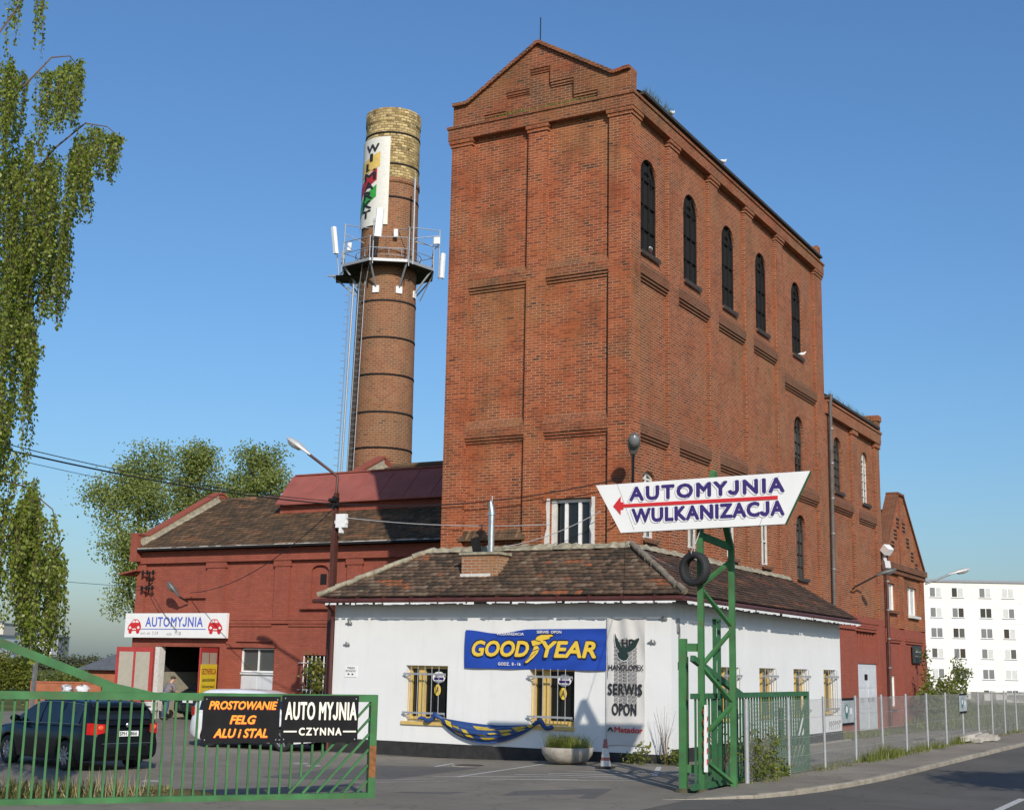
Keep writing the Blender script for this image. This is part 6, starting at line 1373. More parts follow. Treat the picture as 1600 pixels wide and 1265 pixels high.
    if spec.get('spoiler'):
        xs_ = spec['spoiler']; zt, zr, w, wr_ = sec(xs_); m = MB(); m.bar((xs_ - .06, -wr_ + .08, zr + .035), (xs_ - .06, wr_ - .08, zr + .035), .22, .03); m.build('spoiler', paint, t, world=False)
    return t
wagon = dict(len=4.56, w=1.79, axles=(-1.27, 1.31), wr=.315, tail=.90, plate=.80, badge=.98, mirror=.88, rails=(-1.95, .25), chrome=True, spokes=9, spoiler=-1.98,
             top=[(-2.28, .72), (-2.24, .93), (-2.1, .97), (-1, .96), (.7, .93), (1.1, .93), (1.7, .86), (2.1, .74), (2.28, .55)],
             roof=[(-2.24, .94), (-2.20, 1.02), (-1.92, 1.40), (-1.7, 1.46), (-.7, 1.50), (0.0, 1.49), (.45, 1.41), (1.22, .95)], glass=[(-.02, .80), (-.85, -.10), (-1.72, -.95)], rear=(-2.16, -1.97), front=(.50, 1.12))
make_car('parked_car', 'black estate car with roof rails parked behind the left gate', (-24.0, 22.55, gz(-24)), rad(166), 'car_black', wagon, plate='SPH 6866', group='cars in the yard')
white = dict(len=4.25, w=1.72, axles=(-1.30, 1.30), wr=.305, tail=.98, plate=.72, mirror=.85, spokes=6, bumper='trim_black',
             top=[(-2.12, .72), (-2.09, .95), (-1.95, .98), (-1, .96), (.7, .94), (1.1, .93), (1.7, .86), (2.0, .74), (2.12, .55)],
             roof=[(-2.09, .96), (-2.05, 1.10), (-1.92, 1.50), (-1.7, 1.57), (-.6, 1.60), (0.1, 1.57), (.5, 1.47), (1.25, .96)], glass=[(.0, .80), (-.85, -.08), (-1.75, -.95)], rear=(-2.04, -1.94), front=(.55, 1.15))
make_car('parked_car', 'white hatchback hidden behind the two black gate signs', (-25.0, 30.55, gz(-25)), rad(0), 'car_white', white, group='cars in the yard')
dark = dict(len=4.3, w=1.72, axles=(-1.25, 1.3), wr=.30, tail=.82, plate=.70, mirror=.80, spokes=5, badge=.92,
            top=[(-2.15, .70), (-2.12, .95), (-1.95, 1.0), (-1.4, 1.0), (.7, .94), (1.1, .93), (1.7, .86), (2.0, .74), (2.15, .55)],
            roof=[(-1.75, 1.0), (-1.05, 1.38), (-.8, 1.43), (-.2, 1.45), (.2, 1.42), (.5, 1.32), (1.25, .96)], glass=[(.0, .80), (-.85, -.08)], rear=(-1.62, -1.1), front=(.55, 1.15))
make_car('parked_car', 'dark saloon car standing half inside the open hall door', (-35.75, 41.35, 0), rad(88), 'car_dark', dark, group='cars in the yard')

# ================================================================== person by the hall door
def person(loc, rz):
    t = thing('person', 'person in grey top and blue jeans bending at the car in the hall door', 'person', loc, rz)
    J = dict(pel=(0, 0, .88), ch=(.10, 0, 1.16), nk=(.20, 0, 1.36), hd=(.27, 0, 1.47), top=(.30, 0, 1.56), ls=(.17, .19, 1.32), le=(.30, .25, 1.08), lh=(.48, .20, .98), rs=(.17, -.19, 1.32), re=(.28, -.26, 1.06), rh=(.47, -.20, .95),
             lp=(0, .10, .86), lk=(.08, .12, .47), la=(-.02, .12, .08), lt=(.15, .13, .04), rp=(0, -.10, .86), rk=(.03, -.12, .47), ra=(-.10, -.12, .08), rt=(.07, -.13, .04))
    Rr = dict(pel=.15, ch=.15, nk=.058, hd=.095, top=.075, ls=.065, le=.045, lh=.033, rs=.065, re=.045, rh=.033, lp=.10, lk=.065, la=.045, lt=.04, rp=.10, rk=.065, ra=.045, rt=.04)
    E = [('pel', 'ch'), ('ch', 'nk'), ('nk', 'hd'), ('hd', 'top'), ('ch', 'ls'), ('ls', 'le'), ('le', 'lh'), ('ch', 'rs'), ('rs', 're'), ('re', 'rh'), ('pel', 'lp'), ('lp', 'lk'), ('lk', 'la'), ('la', 'lt'), ('pel', 'rp'), ('rp', 'rk'), ('rk', 'ra'), ('ra', 'rt')]
    def skin(name, joints, edges, grow, mat, extra=()):
        ks = list(joints); pts = [J[k] for k in ks]; ed = [(ks.index(a), ks.index(b)) for a, b in edges]; rr = [Rr[k] + grow for k in ks]
        for a, dirs, r in extra:
            for d in dirs:
                i0 = ks.index(a); prev = i0; p = Vector(J[a])
                for n, step in enumerate(d): p = p + Vector(step); pts.append(tuple(p)); rr.append(r * (1 - .15 * n)); ed.append((prev, len(pts) - 1)); prev = len(pts) - 1
        me = bpy.data.meshes.new(name); me.from_pydata(pts, ed, []); ob = bpy.data.objects.new(name, me); COL.objects.link(ob)
        md = ob.modifiers.new('s', 'SKIN'); ob.modifiers.new('b', 'SUBSURF').levels = 1
        for i, v in enumerate(me.skin_vertices[0].data): v.radius = (rr[i], rr[i]); v.use_root = (i == 0)
        dg = bpy.context.evaluated_depsgraph_get(); m2 = bpy.data.meshes.new_from_object(ob.evaluated_get(dg)); bpy.data.objects.remove(ob)
        o = bpy.data.objects.new(name, m2); COL.objects.link(o); m2.materials.clear(); m2.materials.append(MATS[mat]); m2.polygons.foreach_set('use_smooth', [True] * len(m2.polygons)); o.parent = t; return o
    fing = [[(.03, .018, -.03), (.03, .004, -.02)], [(.035, .006, -.03), (.03, 0, -.025)], [(.034, -.006, -.03), (.028, 0, -.025)], [(.028, -.018, -.03), (.022, -.004, -.02)], [(.012, .03, -.01), (.02, .01, -.02)]]
    skin('body', J.keys(), E, 0, 'skin', [('lh', fing, .010), ('rh', [[(a, -b, c) for a, b, c in f] for f in fing], .010)])
    skin('top', ['pel', 'ch', 'nk', 'ls', 'le', 'rs', 're'], [('pel', 'ch'), ('ch', 'nk'), ('ch', 'ls'), ('ls', 'le'), ('ch', 'rs'), ('rs', 're')], .014, 'shirt')
    skin('jeans', ['pel', 'lp', 'lk', 'la', 'rp', 'rk', 'ra'], [('pel', 'lp'), ('lp', 'lk'), ('lk', 'la'), ('pel', 'rp'), ('rp', 'rk'), ('rk', 'ra')], .016, 'jeans')
    m = MB(); m.ellipsoid((.265, 0, 1.545), .10, .092, .075); m.build('hair', 'hair', t, world=False)
    m = MB(); m.bar((-.06, .12, .04), (.17, .13, .04), .10, .09); m.bar((-.14, -.12, .04), (.09, -.13, .04), .10, .09); m.build('shoes', 'trim_black', t, world=False)
person((-36.55, 38.75, 0), rad(70))
BR = thing('drum', 'pale mottled drum standing by the open hall door', 'drum', (-37.45, 38.95, 0)); m = MB(); m.lathe((-37.45, 38.95, 0), [(.01, 0), (.26, 0), (.27, .02), (.255, .3), (.27, .32), (.255, .34), (.255, .6), (.27, .62), (.25, .64), (.01, .63)], 22); m.build('body', 'barrel', BR); m = MB(); m.lathe((-37.45, 38.95, 0), [(.274, .31), (.278, .32), (.274, .33)], 22); m.build('hoop', 'steel_dull', BR)

# ================================================================== mesh fence
FN = thing('mesh_fence', 'wire mesh fence on grey posts along the pavement', 'fence', (-9.15, 26, .03))
fy = [25.75 + i * 2.63 for i in range(19)]
fxz = lambda y: (-9.12, .05)
for i, y in enumerate(fy):
    m = MB(); x, z = fxz(y); m.tube([(x, y, z - .1), (x + random.uniform(-.015, .015), y + random.uniform(-.02, .02), z + 1.62)], .034 if i else .05, 9); m.build('post', 'galvanised', FN)
m = MB()
for k, zz in enumerate((.06, .40, .78, 1.18, 1.56)):
    for i in range(len(fy) - 1):
        sag = random.uniform(0, .02); m.tube([(-9.12, fy[i], .05 + zz), (-9.115, (fy[i] + fy[i + 1]) / 2, .05 + zz - sag), (-9.12, fy[i + 1], .05 + zz)], .0042, 3, False)
m.build('line_wire', 'wire_grey', FN)
m = MB(); pitch = .078; H = 1.5; ya, yb = fy[0], fy[-1]; V = []; w = .0021
def wire(p, q):
    d = (q - p).normalized(); n = Vector((0, -d.z, d.y)) * w; o = Vector((w, 0, 0)); b = len(m.v)
    m.v += [p - n, p + n, q + n, q - n, p - o, p + o, q + o, q - o]
    for f in ((b, b + 1, b + 2, b + 3), (b + 4, b + 5, b + 6, b + 7)): m.f.append(f); m.uv.append([(0, 0)] * 4); m.sm.append(False); m.t.append(.5)
y = ya - H
while y < yb:
    for s in (1, -1):
        p, q = (Vector((-9.118, y, .11)), Vector((-9.118, y + H, .11 + H))) if s > 0 else (Vector((-9.122, y, .11 + H)), Vector((-9.122, y + H, .11)))
        if p.y < ya: f = (ya - p.y) / (q.y - p.y); p = p.lerp(q, f)
        if q.y > yb: f = (yb - p.y) / (q.y - p.y); q = p.lerp(q, f)
        if (q - p).length > .05: wire(p, q)
    y += pitch
m.build('wire_mesh', 'wire_grey', FN)
def poster(y0, y1, z0, z1, label):
    fr = SIDE(-9.085); t = thing('poster', label, 'poster', (-9.085, (y0 + y1) / 2, z0), 0, 'posters tied to the mesh fence'); m = MB(); m.fbox(fr, y0, y1, z0, z1, 0, .008); m.build('panel', 'poster_grey', t)
    h, w = z1 - z0, y1 - y0; m = MB()
    for b in (z0, z1 - .09 * h): m.fbox(fr, y0, y1, b, b + .09 * h, .009, .012)
    m.build('border', 'sign_black', t); m = MB(); cx = y0 + w * .38; P = [(math.sin(k / 20 * 2 * math.pi) * w * .17, math.cos(k / 20 * 2 * math.pi) * h * .27) for k in range(20)]
    m.prism([(cx + a * (1.0 if b > 0 else .75), z0 + h * .50 + b) for a, b in P], fr, .009, .012); m.build('figure', 'poster_teal', t); m = MB()
    m.prism([(cx + a * .5, z0 + h * .58 + b * .5) for a, b in P], fr, .013, .014); m.fbox(fr, y0 + w * .68, y0 + w * .82, z0 + .40 * h, z0 + .62 * h, .009, .012); m.build('figure_light', 'far_white', t)
poster(32.35, 33.4, .98, 1.62, 'grey poster with dark green figure tied to the fence beside the white wall end'); poster(46.1, 47.3, 1.0, 1.62, 'small grey poster on the far stretch of the mesh fence')
# graffiti tag low on the side wall
m = MB(); y = 43.9
for i in range(6): m.bar(fp(WS, y, .40 + random.uniform(0, .05), .004), fp(WS, y + .10 + random.uniform(-.04, .06), .68, .004), .05, .004, up=(1, 0, 0)); m.bar(fp(WS, y, .66, .004), fp(WS, y + .22, .62 - random.uniform(0, .2), .004), .045, .004, up=(1, 0, 0)); y += .23
m.build('graffiti', 'letter_grey', WK)
# plaque on the gabled house
PQ = thing('plaque', 'dark plaque half hidden by leaves on the gabled house wall', 'plaque', (-14.3, 63.8, 2.9)); m = MB(); m.fbox(ST, 63.05, 64.75, 2.72, 3.5, .01, .06); m.build('board', 'plaque', PQ); m = MB(); [m.fbox(ST, 63.4, 64.5, z, z + .05, .06, .065) for z in (3.0, 3.2)]; m.build('lettering', 'letter_grey', PQ)
# rubble heap by the far fence
m = MB()
for _ in range(26):
    a, r = random.uniform(0, 6.28), random.random() ** .6; x, y = -8.75 + .5 * r * math.cos(a), 47.6 + 2.2 * r * math.sin(a); s = random.uniform(.06, .2)
    m.bar((x - s, y - s * .5, .10 + s * .4), (x + s, y + random.uniform(-s, s), .12 + s * random.uniform(.2, 1)), s * 1.2, s * .9)
tag(m.build('rubble', 'rubble', None, loc=(-8.75, 47.6, .1)), 'heap of broken concrete on the pavement by the far fence', 'rubble', None, 'stuff')

# ================================================================== plants
def strands(mb, tw, anchors, length, n_leaf, size, sway=.16):
    """drooping birch twigs: each anchor hangs one strand of leaves"""
    Ps = []
    for (x, y, z), L in zip(anchors, length):
        p = np.array([x, y, z], float); n = max(4, int(L / .06)); d = rng.normal(0, sway, 2); pts = []; wob = (rng.normal(0, .035), rng.normal(0, .035), rng.uniform(0, 6))
        for i in range(n):
            f = i / n; pts.append(p + np.array([d[0] * math.sin(f * 2.2) * L * .25 + wob[0] * math.sin(f * L * 3 + wob[2]), d[1] * math.sin(f * 2.2) * L * .25 + wob[1] * math.sin(f * L * 2.3 + wob[2]), -L * f + .10 * math.sin(min(1, f * 6) * math.pi / 2)]))
        tw.tube([tuple(pts[k]) for k in range(0, n, max(1, n // 5))] + [tuple(pts[-1])], .0045, 3, False)
        pts = np.array(pts); k = n_leaf; q = np.repeat(pts, k, axis=0) + rng.normal(0, .032, (n * k, 3)); Ps.append(q)
    P = np.concatenate(Ps); mb.leaves(P, size, aspect=.72, tints=np.clip(rng.normal(.5, .25, len(P)), 0, 1), droop=True)
camR = Vector((.873, .488, 0)); camF = Vector((-.49, .872, 0))
BC = Vector((-21.3, 15.2, 0))                                  # birch foot, off to the left
BT = thing('birch_tree', 'drooping birch at the left edge with long hanging leafy twigs', 'tree', (BC.x, BC.y, 0))
m = MB(); m.tube([BC + Vector((0, 0, -.2)), BC + Vector((.05, .05, 3)), BC + Vector((.2, .1, 7)), BC + Vector((.3, .25, 11)), BC + Vector((.35, .3, 15))], [.24, .20, .16, .10, .03], 12); m.build('trunk', 'birch_bark', BT)
def bp(px, py, dep=24.0):                                      # place along the birch's own plane: metres right of / above the lens axis
    return Vector((0, 0, 2.2)) + camR * ((px - 800) / 2097 * dep) + camF * (dep * .98) + Vector((0, 0, (1030 - py) / 2097 * dep * 1.04)) 
clusters = [  # x range, top range, bottom range of the hanging masses, strands
    (-70, 28, 100, 150, 210, 300, 46), (22, 88, 102, 130, 180, 240, 40), (-60, 60, 215, 330, 330, 520, 95), (55, 108, 222, 300, 290, 400, 46), (82, 122, 215, 232, 270, 320, 18), (118, 160, 226, 238, 270, 325, 22),
    (-60, 50, 330, 480, 440, 640, 95), (30, 86, 320, 430, 440, 560, 42), (-60, 48, 480, 610, 570, 720, 70), (-60, 40, 640, 740, 720, 810, 46), (20, 60, 560, 600, 590, 625, 12),
    (-60, 60, 760, 860, 850, 975, 60), (40, 100, 785, 850, 880, 1010, 52), (58, 118, 840, 920, 930, 1055, 60), (70, 112, 930, 980, 1010, 1062, 26), (-50, 30, 880, 930, 930, 985, 22), (-40, 12, -40, 20, 40, 120, 12), (0, 50, 690, 760, 740, 830, 22), (-60, 44, 590, 690, 720, 810, 44), (-60, 70, 740, 810, 830, 900, 34), (60, 104, 800, 850, 880, 960, 18)]
lf, tw, br = MB(), MB(), MB()
for xa, xb, t0, t1, b0, b1, n in clusters:
    an, ln = [], []
    cx_ = [(random.uniform(xa, xb), random.uniform(t0, t1)) for _ in range(max(2, n // 6))]
    for _ in range(int(n * 1.15)):
        q_ = random.choice(cx_); px = min(xb, max(xa, random.gauss(q_[0], 5))); dep = random.uniform(22.4, 25.8); py = .6 * q_[1] + .4 * random.uniform(t0, t1); pb = random.uniform(b0, b1)
        if pb < py + 25: pb = py + 25
        an.append(tuple(bp(px, py, dep))); ln.append((pb - py) / 2097 * dep)
    strands(lf, tw, an, ln, 3, .066)
for pts in ([(-120, 260), (-20, 160), (30, 100), (60, 97), (88, 128)], [(-120, 420), (-10, 330), (50, 250), (95, 209), (130, 214), (160, 236)], [(-120, 640), (0, 590), (40, 500), (70, 470)], [(-120, 700), (0, 770), (50, 782), (95, 815), (112, 870)], [(-120, 820), (20, 850), (80, 900), (105, 960)], [(-120, 480), (0, 290), (28, 275)], [(-120, 520), (5, 372), (30, 355)], [(-120, 300), (-60, 60), (0, -40), (6, 10)]):
    P = [bp(x, y, 24 + random.uniform(-.5, .5)) for x, y in pts]; k = len(P); br.tube(P, [.020 * (1 - i / k) + .004 for i in range(k)], 6)
br.build('branch', 'twig', BT); tw.build('twig', 'twig', BT); lf.build('crown', 'birch_leaf', BT)

def crown(mb, lobes, n_clump, per, r_cl, size, aspect=.6, split=0):
    """leaf clumps scattered through uneven lobes; tone varies clump by clump"""
    Ps, Ts = [], []; tot = sum(l[3] * l[4] * l[5] for l in lobes)
    if split:
        lobes = [(x + np.clip(rng.normal(0, .55), -.75, .75) * rx, y + np.clip(rng.normal(0, .55), -.75, .75) * ry, z + np.clip(rng.normal(-.05, .5), -.7, .62) * rz, rx * .42, ry * .42, rz * rng.uniform(.25, .42)) for (x, y, z, rx, ry, rz) in lobes for _ in range(split)]; tot = sum(l[3] * l[4] * l[5] for l in lobes)
    for (x, y, z, rx, ry, rz) in lobes:
        for _ in range(max(3, int(n_clump * rx * ry * rz / tot))):
            d = rng.normal(size=3); d /= np.linalg.norm(d); r = rng.random() ** .38; c = np.array([x, y, z]) + d * r * np.array([rx, ry, rz]); base = np.clip(rng.normal(.5, .2), 0, 1)
            k = max(3, int(per * rng.uniform(.5, 1.4))); Ps.append(c + np.clip(rng.normal(0, 1, (k, 3)), -1.5, 1.5) * r_cl * rng.uniform(.6, 1.2)); Ts.append(np.clip(base + rng.normal(0, .14, k), 0, 1))
    mb.leaves(np.concatenate(Ps), size, aspect=aspect, tints=np.concatenate(Ts))
def far_tree(name, label, foot, lobes, mat, n, per, rcl, size, group, trunk=.35, limbs=True):
    t = thing(name, label, 'tree', foot, 0, group); m = MB(); f = Vector(foot); top = Vector(lobes[0][:3])
    m.tube([f - Vector((0, 0, .3)), f.lerp(top, .4) + Vector((.2, 0, 0)), top], [trunk, trunk * .7, trunk * .25], 8)
    if limbs:
        for l in lobes:
            s = f.lerp(top, random.uniform(.3, .6)); e = Vector(l[:3]); m.tube([s, s.lerp(e, .5) + Vector((0, 0, -.3)), e, e + (e - s) * .04], [trunk * .35, trunk * .25, trunk * .15, .02], 5)
    m.build('trunk', 'bark', t); m = MB(); crown(m, lobes, n, per, rcl, size, .6, 9 if size < .2 else 0); m.build('crown', mat, t); return t
# willows behind the hall
def wp(px, py, dep): 
    return tuple(Vector((0, 0, 2.2)) + camR * ((px - 800) / 2097 * dep) + camF * dep * .98 + Vector((0, 0, (1034 - py) / 2097 * dep * 1.03)))
def lobe(px, py, rx, ry, dep): s = dep / 2097; return (*wp(px, py + 22, dep), rx * s * .9, rx * s * .8, ry * s)
GW = 'trees behind the red hall'
far_tree('willow_tree', 'broad pale willow behind the left end of the red hall', (*wp(250, 1034, 74)[:2], 0), [lobe(225, 770, 62, 60, 74), lobe(185, 775, 42, 48, 73), lobe(240, 730, 48, 32, 75), lobe(250, 850, 55, 55, 73), lobe(215, 915, 24, 48, 72), lobe(205, 850, 26, 30, 72)], 'willow_leaf', 225, 76, .46, .16, GW)
far_tree('willow_tree', 'taller middle willow whose crown rises above the hall ridge', (*wp(320, 1034, 78)[:2], 0), [lobe(300, 735, 42, 46, 78), lobe(320, 720, 30, 30, 77), lobe(330, 790, 45, 50, 78), lobe(290, 800, 40, 40, 77)], 'willow_leaf', 175, 76, .46, .16, GW)
far_tree('willow_tree', 'right willow beside the red sheet metal roof', (*wp(400, 1034, 76)[:2], 0), [lobe(400, 735, 44, 40, 76), lobe(395, 712, 26, 20, 76), lobe(430, 755, 28, 26, 75), lobe(380, 780, 45, 45, 77)], 'willow_leaf', 140, 76, .46, .16, GW)
# hedge and far woods on the left
def hedge(px0, px1, ptop, dep, name, label, mat, n, size, kind=None):
    lobes = []; k = max(2, int((px1 - px0) / 22))
    for i in range(k): px = px0 + (px1 - px0) * (i + .5) / k; h = (1034 - ptop + random.uniform(-5, 5)) / 2097 * dep + 2.2; c = wp(px, 1034, dep); lobes.append((c[0], c[1], h * .5 - .1, 14 / 2097 * dep, 14 / 2097 * dep, h * .52))
    m = MB(); crown(m, lobes, n, 36, size * 1.6, size); o = m.build(name, mat, None, loc=(lobes[0][0], lobes[0][1], 0)); tag(o, label, 'hedge' if kind is None else 'woods', None, kind); return o
hedge(-60, 82, 1027, 95, 'hedge', 'dense bright green hedge behind the left gate', 'hedge_leaf', 420, .20)
hedge(84, 200, 1050, 62, 'shrub_row', 'low dark shrubs behind the orange brick wall', 'hedge_leaf', 120, .14)
hedge(90, 205, 1031, 260, 'woods', 'distant line of trees on the horizon at the left', 'far_leaf', 260, .40, 'stuff')
hedge(1400, 1640, 1054, 420, 'woods', 'distant line of trees behind the white apartment block', 'far_leaf', 160, 1.2, 'stuff')
# shrub at the gabled house, leaves over the plaque
SH = thing('shrub', 'tall bushy shrub growing at the corner of the gabled house', 'shrub', (-13.6, 63.5, 0)); m = MB()
sl = [(-13.5, 62.4, 1.0, .5, 1.1, 1.0), (-13.4, 63.9, 1.1, .5, 1.1, 1.0), (-13.2, 65.4, 1.3, .5, .9, 1.0), (-13.0, 66.3, 2.0, .35, .7, .7), (-13.1, 66.0, 2.8, .2, .35, .6), (-13.7, 62.7, 2.1, .25, .5, .5), (-13.95, 63.5, 3.15, .12, .4, .45), (-12.8, 67.4, 2.1, .25, .5, .35)]
crown(m, sl, 120, 26, .17, .15); m.build('crown', 'weed', SH); m = MB(); [m.tube([(-13.5, 63.5 + random.uniform(-1, 1), 0), (l[0], l[1], l[2]), (l[0] + .1, l[1] + .2, l[2] + l[5])], [.03, .02, .006], 5) for l in sl]; m.build('stem', 'bark', SH)
# weeds and small plants
def leafy(name, label, x, y, z, r, h, n, size=.07, cat='plant', group=None, stalks=4, mat='weed', parent=None):
    t = thing(name, label, cat, (x, y, z), 0, group); m = MB(); s = MB()
    for i in range(stalks):
        a = random.uniform(0, 6.28); e = Vector((x + r * .7 * math.cos(a), y + r * .7 * math.sin(a), z + h * random.uniform(.6, 1))); s.tube([(x, y, z - .02), Vector((x, y, z)).lerp(e, .5) + Vector((0, 0, .08 * h)), e], [.012, .009, .004], 4)
    s.build('stem', 'twig', t); crown(m, [(x, y, z + h * .45, r, r, h * .5)], n, 14, size * 1.2, size); m.build('leaves', mat, t); return t
GPl = 'weeds along the foot of the white wall'
leafy('wall_weed', 'bright leafy weed below the right edge of the grey banner', -13.32, 30.35, 0, .15, .42, 9, .10, 'weed', GPl); leafy('wall_weed', 'small low weed left of the dead stalks', -13.6, 30.3, 0, .14, .18, 8, .08, 'weed', GPl)
leafy('wall_weed', 'weed clump with tall dead stalks near the wall corner', -12.75, 30.4, 0, .16, .34, 11, .08, 'weed', GPl, 10); leafy('wall_weed', 'yellowish weed clump just left of the gate post', -12.35, 30.3, 0, .15, .32, 9, .08, 'weed', GPl)
m = MB()
for i in range(16): a = random.uniform(0, 6.28); m.tube([(-12.8, 30.42, 0), (-12.8 + .1 * math.cos(a), 30.42 + .06 * math.sin(a), .6), (-12.8 + .28 * math.cos(a), 30.42 + .15 * math.sin(a), random.uniform(.8, 1.35))], [.006, .005, .002], 3)
tag(m.build('dead_stalks', 'twig', None, loc=(-12.8, 30.42, 0)), 'thin dead stalks standing against the white wall corner', 'stalks')
CLb = thing('creeper', 'green creeper climbing the mesh fence beside the first grey post', 'creeper', (-9.2, 26.8, .05)); m = MB()
crown(m, [(-9.2, 26.6, .35, .2, .6, .35), (-9.2, 27.3, .45, .2, .5, .45), (-9.18, 26.2, .8, .12, .2, .45), (-9.2, 27.9, .2, .2, .7, .2), (-9.16, 27.5, .9, .1, .2, .2)], 130, 14, .10, .085); m.build('leaves', 'weed', CLb); m = MB(); [m.tube([(-9.2, 26.2 + i * .25, .05), (-9.18, 26.3 + i * .25, .6), (-9.16, 26.1 + i * .3, random.uniform(.8, 1.5))], [.01, .008, .003], 4) for i in range(6)]; m.build('stem', 'twig', CLb)
leafy('creeper', 'bare twiggy creeper on the gate leaf just right of the pylon', -9.5, 25.4, .05, .4, 1.3, 26, .06, 'creeper', None, 9)
leafy('ivy', 'leafy twig hanging beside the barred window of the red hall', -29.75, 38.9, .9, .30, 1.6, 26, .16, 'shrub', None, 5)
m = MB(); b = blades
for y0, y1, n, h in ((33.2, 38.6, 1500, .42), (38.6, 47, 1200, .34), (29.5, 33, 260, .18), (25.6, 29, 320, .16), (47, 70, 900, .3)):
    for _ in range(n):
        y = random.uniform(y0, y1); x = random.gauss(-9.05, .17); hh = h * random.uniform(.25, 1.15) * (.45 + .55 * abs(math.sin(y * 1.7) * math.sin(y * .63 + 1)))
        if random.random() > .25 + .75 * abs(math.sin(y * 1.7) * math.sin(y * .63 + 1)): continue
        hh = hh; a = random.uniform(0, 6.28); s = Vector((math.cos(a), math.sin(a), 0)) * .014; p = Vector((x, y, .05)); q = p + Vector((random.gauss(0, .25), random.gauss(0, .25), 1)) * hh; t = min(1, max(0, random.gauss(.55, .3)))
        m.face([p - s, p + s, q], tint=t)
tag(m.build('fence_grass', 'weed', None, loc=(-9.05, 36, .05)), 'tufts of grass and weeds growing under the mesh fence', 'grass', None, 'stuff')
m = MB()
for _ in range(5200):
    s = random.uniform(-11, -3.2); t = random.random(); w = min(1, max(.05, (-1.6 - s) / 1.3)); p = G0 + gd * s + gn * (.15 + t * 1.45 * w); p.z = -.10 + .22 * w * math.sin(math.pi * t)
    dens = .35 + .65 * max(0, math.sin(s * 1.9) * .5 + .5)
    if random.random() > dens * (1 if s < -2.6 else .35): continue
    hh = (.24 if s < -4.0 else .10) * random.uniform(.25, 1.2); a = random.uniform(0, 6.28); d = Vector((math.cos(a), math.sin(a), 0)) * .009; q = p + Vector((random.gauss(0, .28), random.gauss(0, .28), 1)) * hh * .6; e = q + Vector((random.gauss(0, .4), random.gauss(0, .4), .9)) * hh * .4; tt = min(1, max(0, random.gauss(.45, .28)))
    m.face([p - d, p + d, q + d * .7, q - d * .7], tint=tt); m.face([q - d * .7, q + d * .7, e], tint=tt)
for _ in range(120):
    p = G0 + gd * random.gauss(-4.15, .28) + gn * random.uniform(.3, 1.0); p.z = .05; a = random.uniform(0, 6.28); d = Vector((math.cos(a), math.sin(a), 0)) * .007; q = p + Vector((random.gauss(0, .1), random.gauss(0, .1), random.uniform(.25, .45))); m.face([p - d, p + d, q], tint=1.0)
tag(m.build('verge_grass', 'dry_grass', None, loc=tuple(G0 + gd * -5)), 'green and dry straw grass on the bank behind the left gate', 'grass', None, 'stuff')
m = MB()
for _ in range(700):
    x = random.uniform(-19.1, -15.5); y = YF - .03 - random.random() * .07; p = Vector((x, y, 17.945)); a = random.uniform(0, 6.28); s = Vector((math.cos(a), math.sin(a), 0)) * .012; hh = .16 * random.uniform(.3, 1.0) * (.5 + .5 * abs(math.sin(x * 2)))
    m.face([p - s, p + s, p + Vector((random.gauss(0, .05), random.gauss(0, .05), hh))], tint=random.uniform(.5, .95))
tag(m.build('ledge_grass', 'weed', None, loc=(-17.3, YF - .06, 17.94)), 'dry grass growing along the ledge under the stepped gable', 'grass', None, 'stuff')
m = MB()
for y0, y1, z, n, x in ((32.5, 34.5, 18.16, 130, XR + .15), (50.2, 57.8, 12.74, 260, XR + .1)):
    for _ in range(n):
        y = random.uniform(y0, y1); p = Vector((x + random.uniform(-.1, .08), y, z)); s = Vector((.0, .014, 0)); m.face([p - s, p + s, p + Vector((random.gauss(0, .05), random.gauss(0, .06), random.uniform(.06, .28)))], tint=random.uniform(.3, .9))
tag(m.build('roof_grass', 'weed', None, loc=(XR, 50, 12.7)), 'grass tufts growing in the gutters of the brick tower and annex', 'grass', None, 'stuff')
m = MB()
for _ in range(900):
    c = random.random(); x = random.uniform(-13.2, -12.6); y = random.choice([random.uniform(45.6, 52), random.uniform(45.6, 49)]); x += random.uniform(-1.3, .2); hh = random.uniform(.05, .22); a = random.uniform(0, 6.28); s = Vector((math.cos(a), math.sin(a), 0)) * .02; p = Vector((x, y, 0)); m.face([p - s, p + s, p + Vector((random.gauss(0, .06), random.gauss(0, .06), hh))], tint=random.uniform(.3, 1))
for _ in range(3500):
    y = random.uniform(58, 110); x = random.uniform(-14, -9.9) + (random.uniform(-14, 0) if y > 68 else 0); hh = random.uniform(.15, .6); a = random.uniform(0, 6.28); s = Vector((math.cos(a), math.sin(a), 0)) * .035; p = Vector((x, y, 0)); m.face([p - s, p + s, p + Vector((random.gauss(0, .2), random.gauss(0, .2), hh))], tint=random.uniform(.1, .8))
tag(m.build('meadow_grass', 'weed', None, loc=(-11, 70, 0)), 'rough grass beyond the mesh fence and along the house walls', 'grass', None, 'stuff')

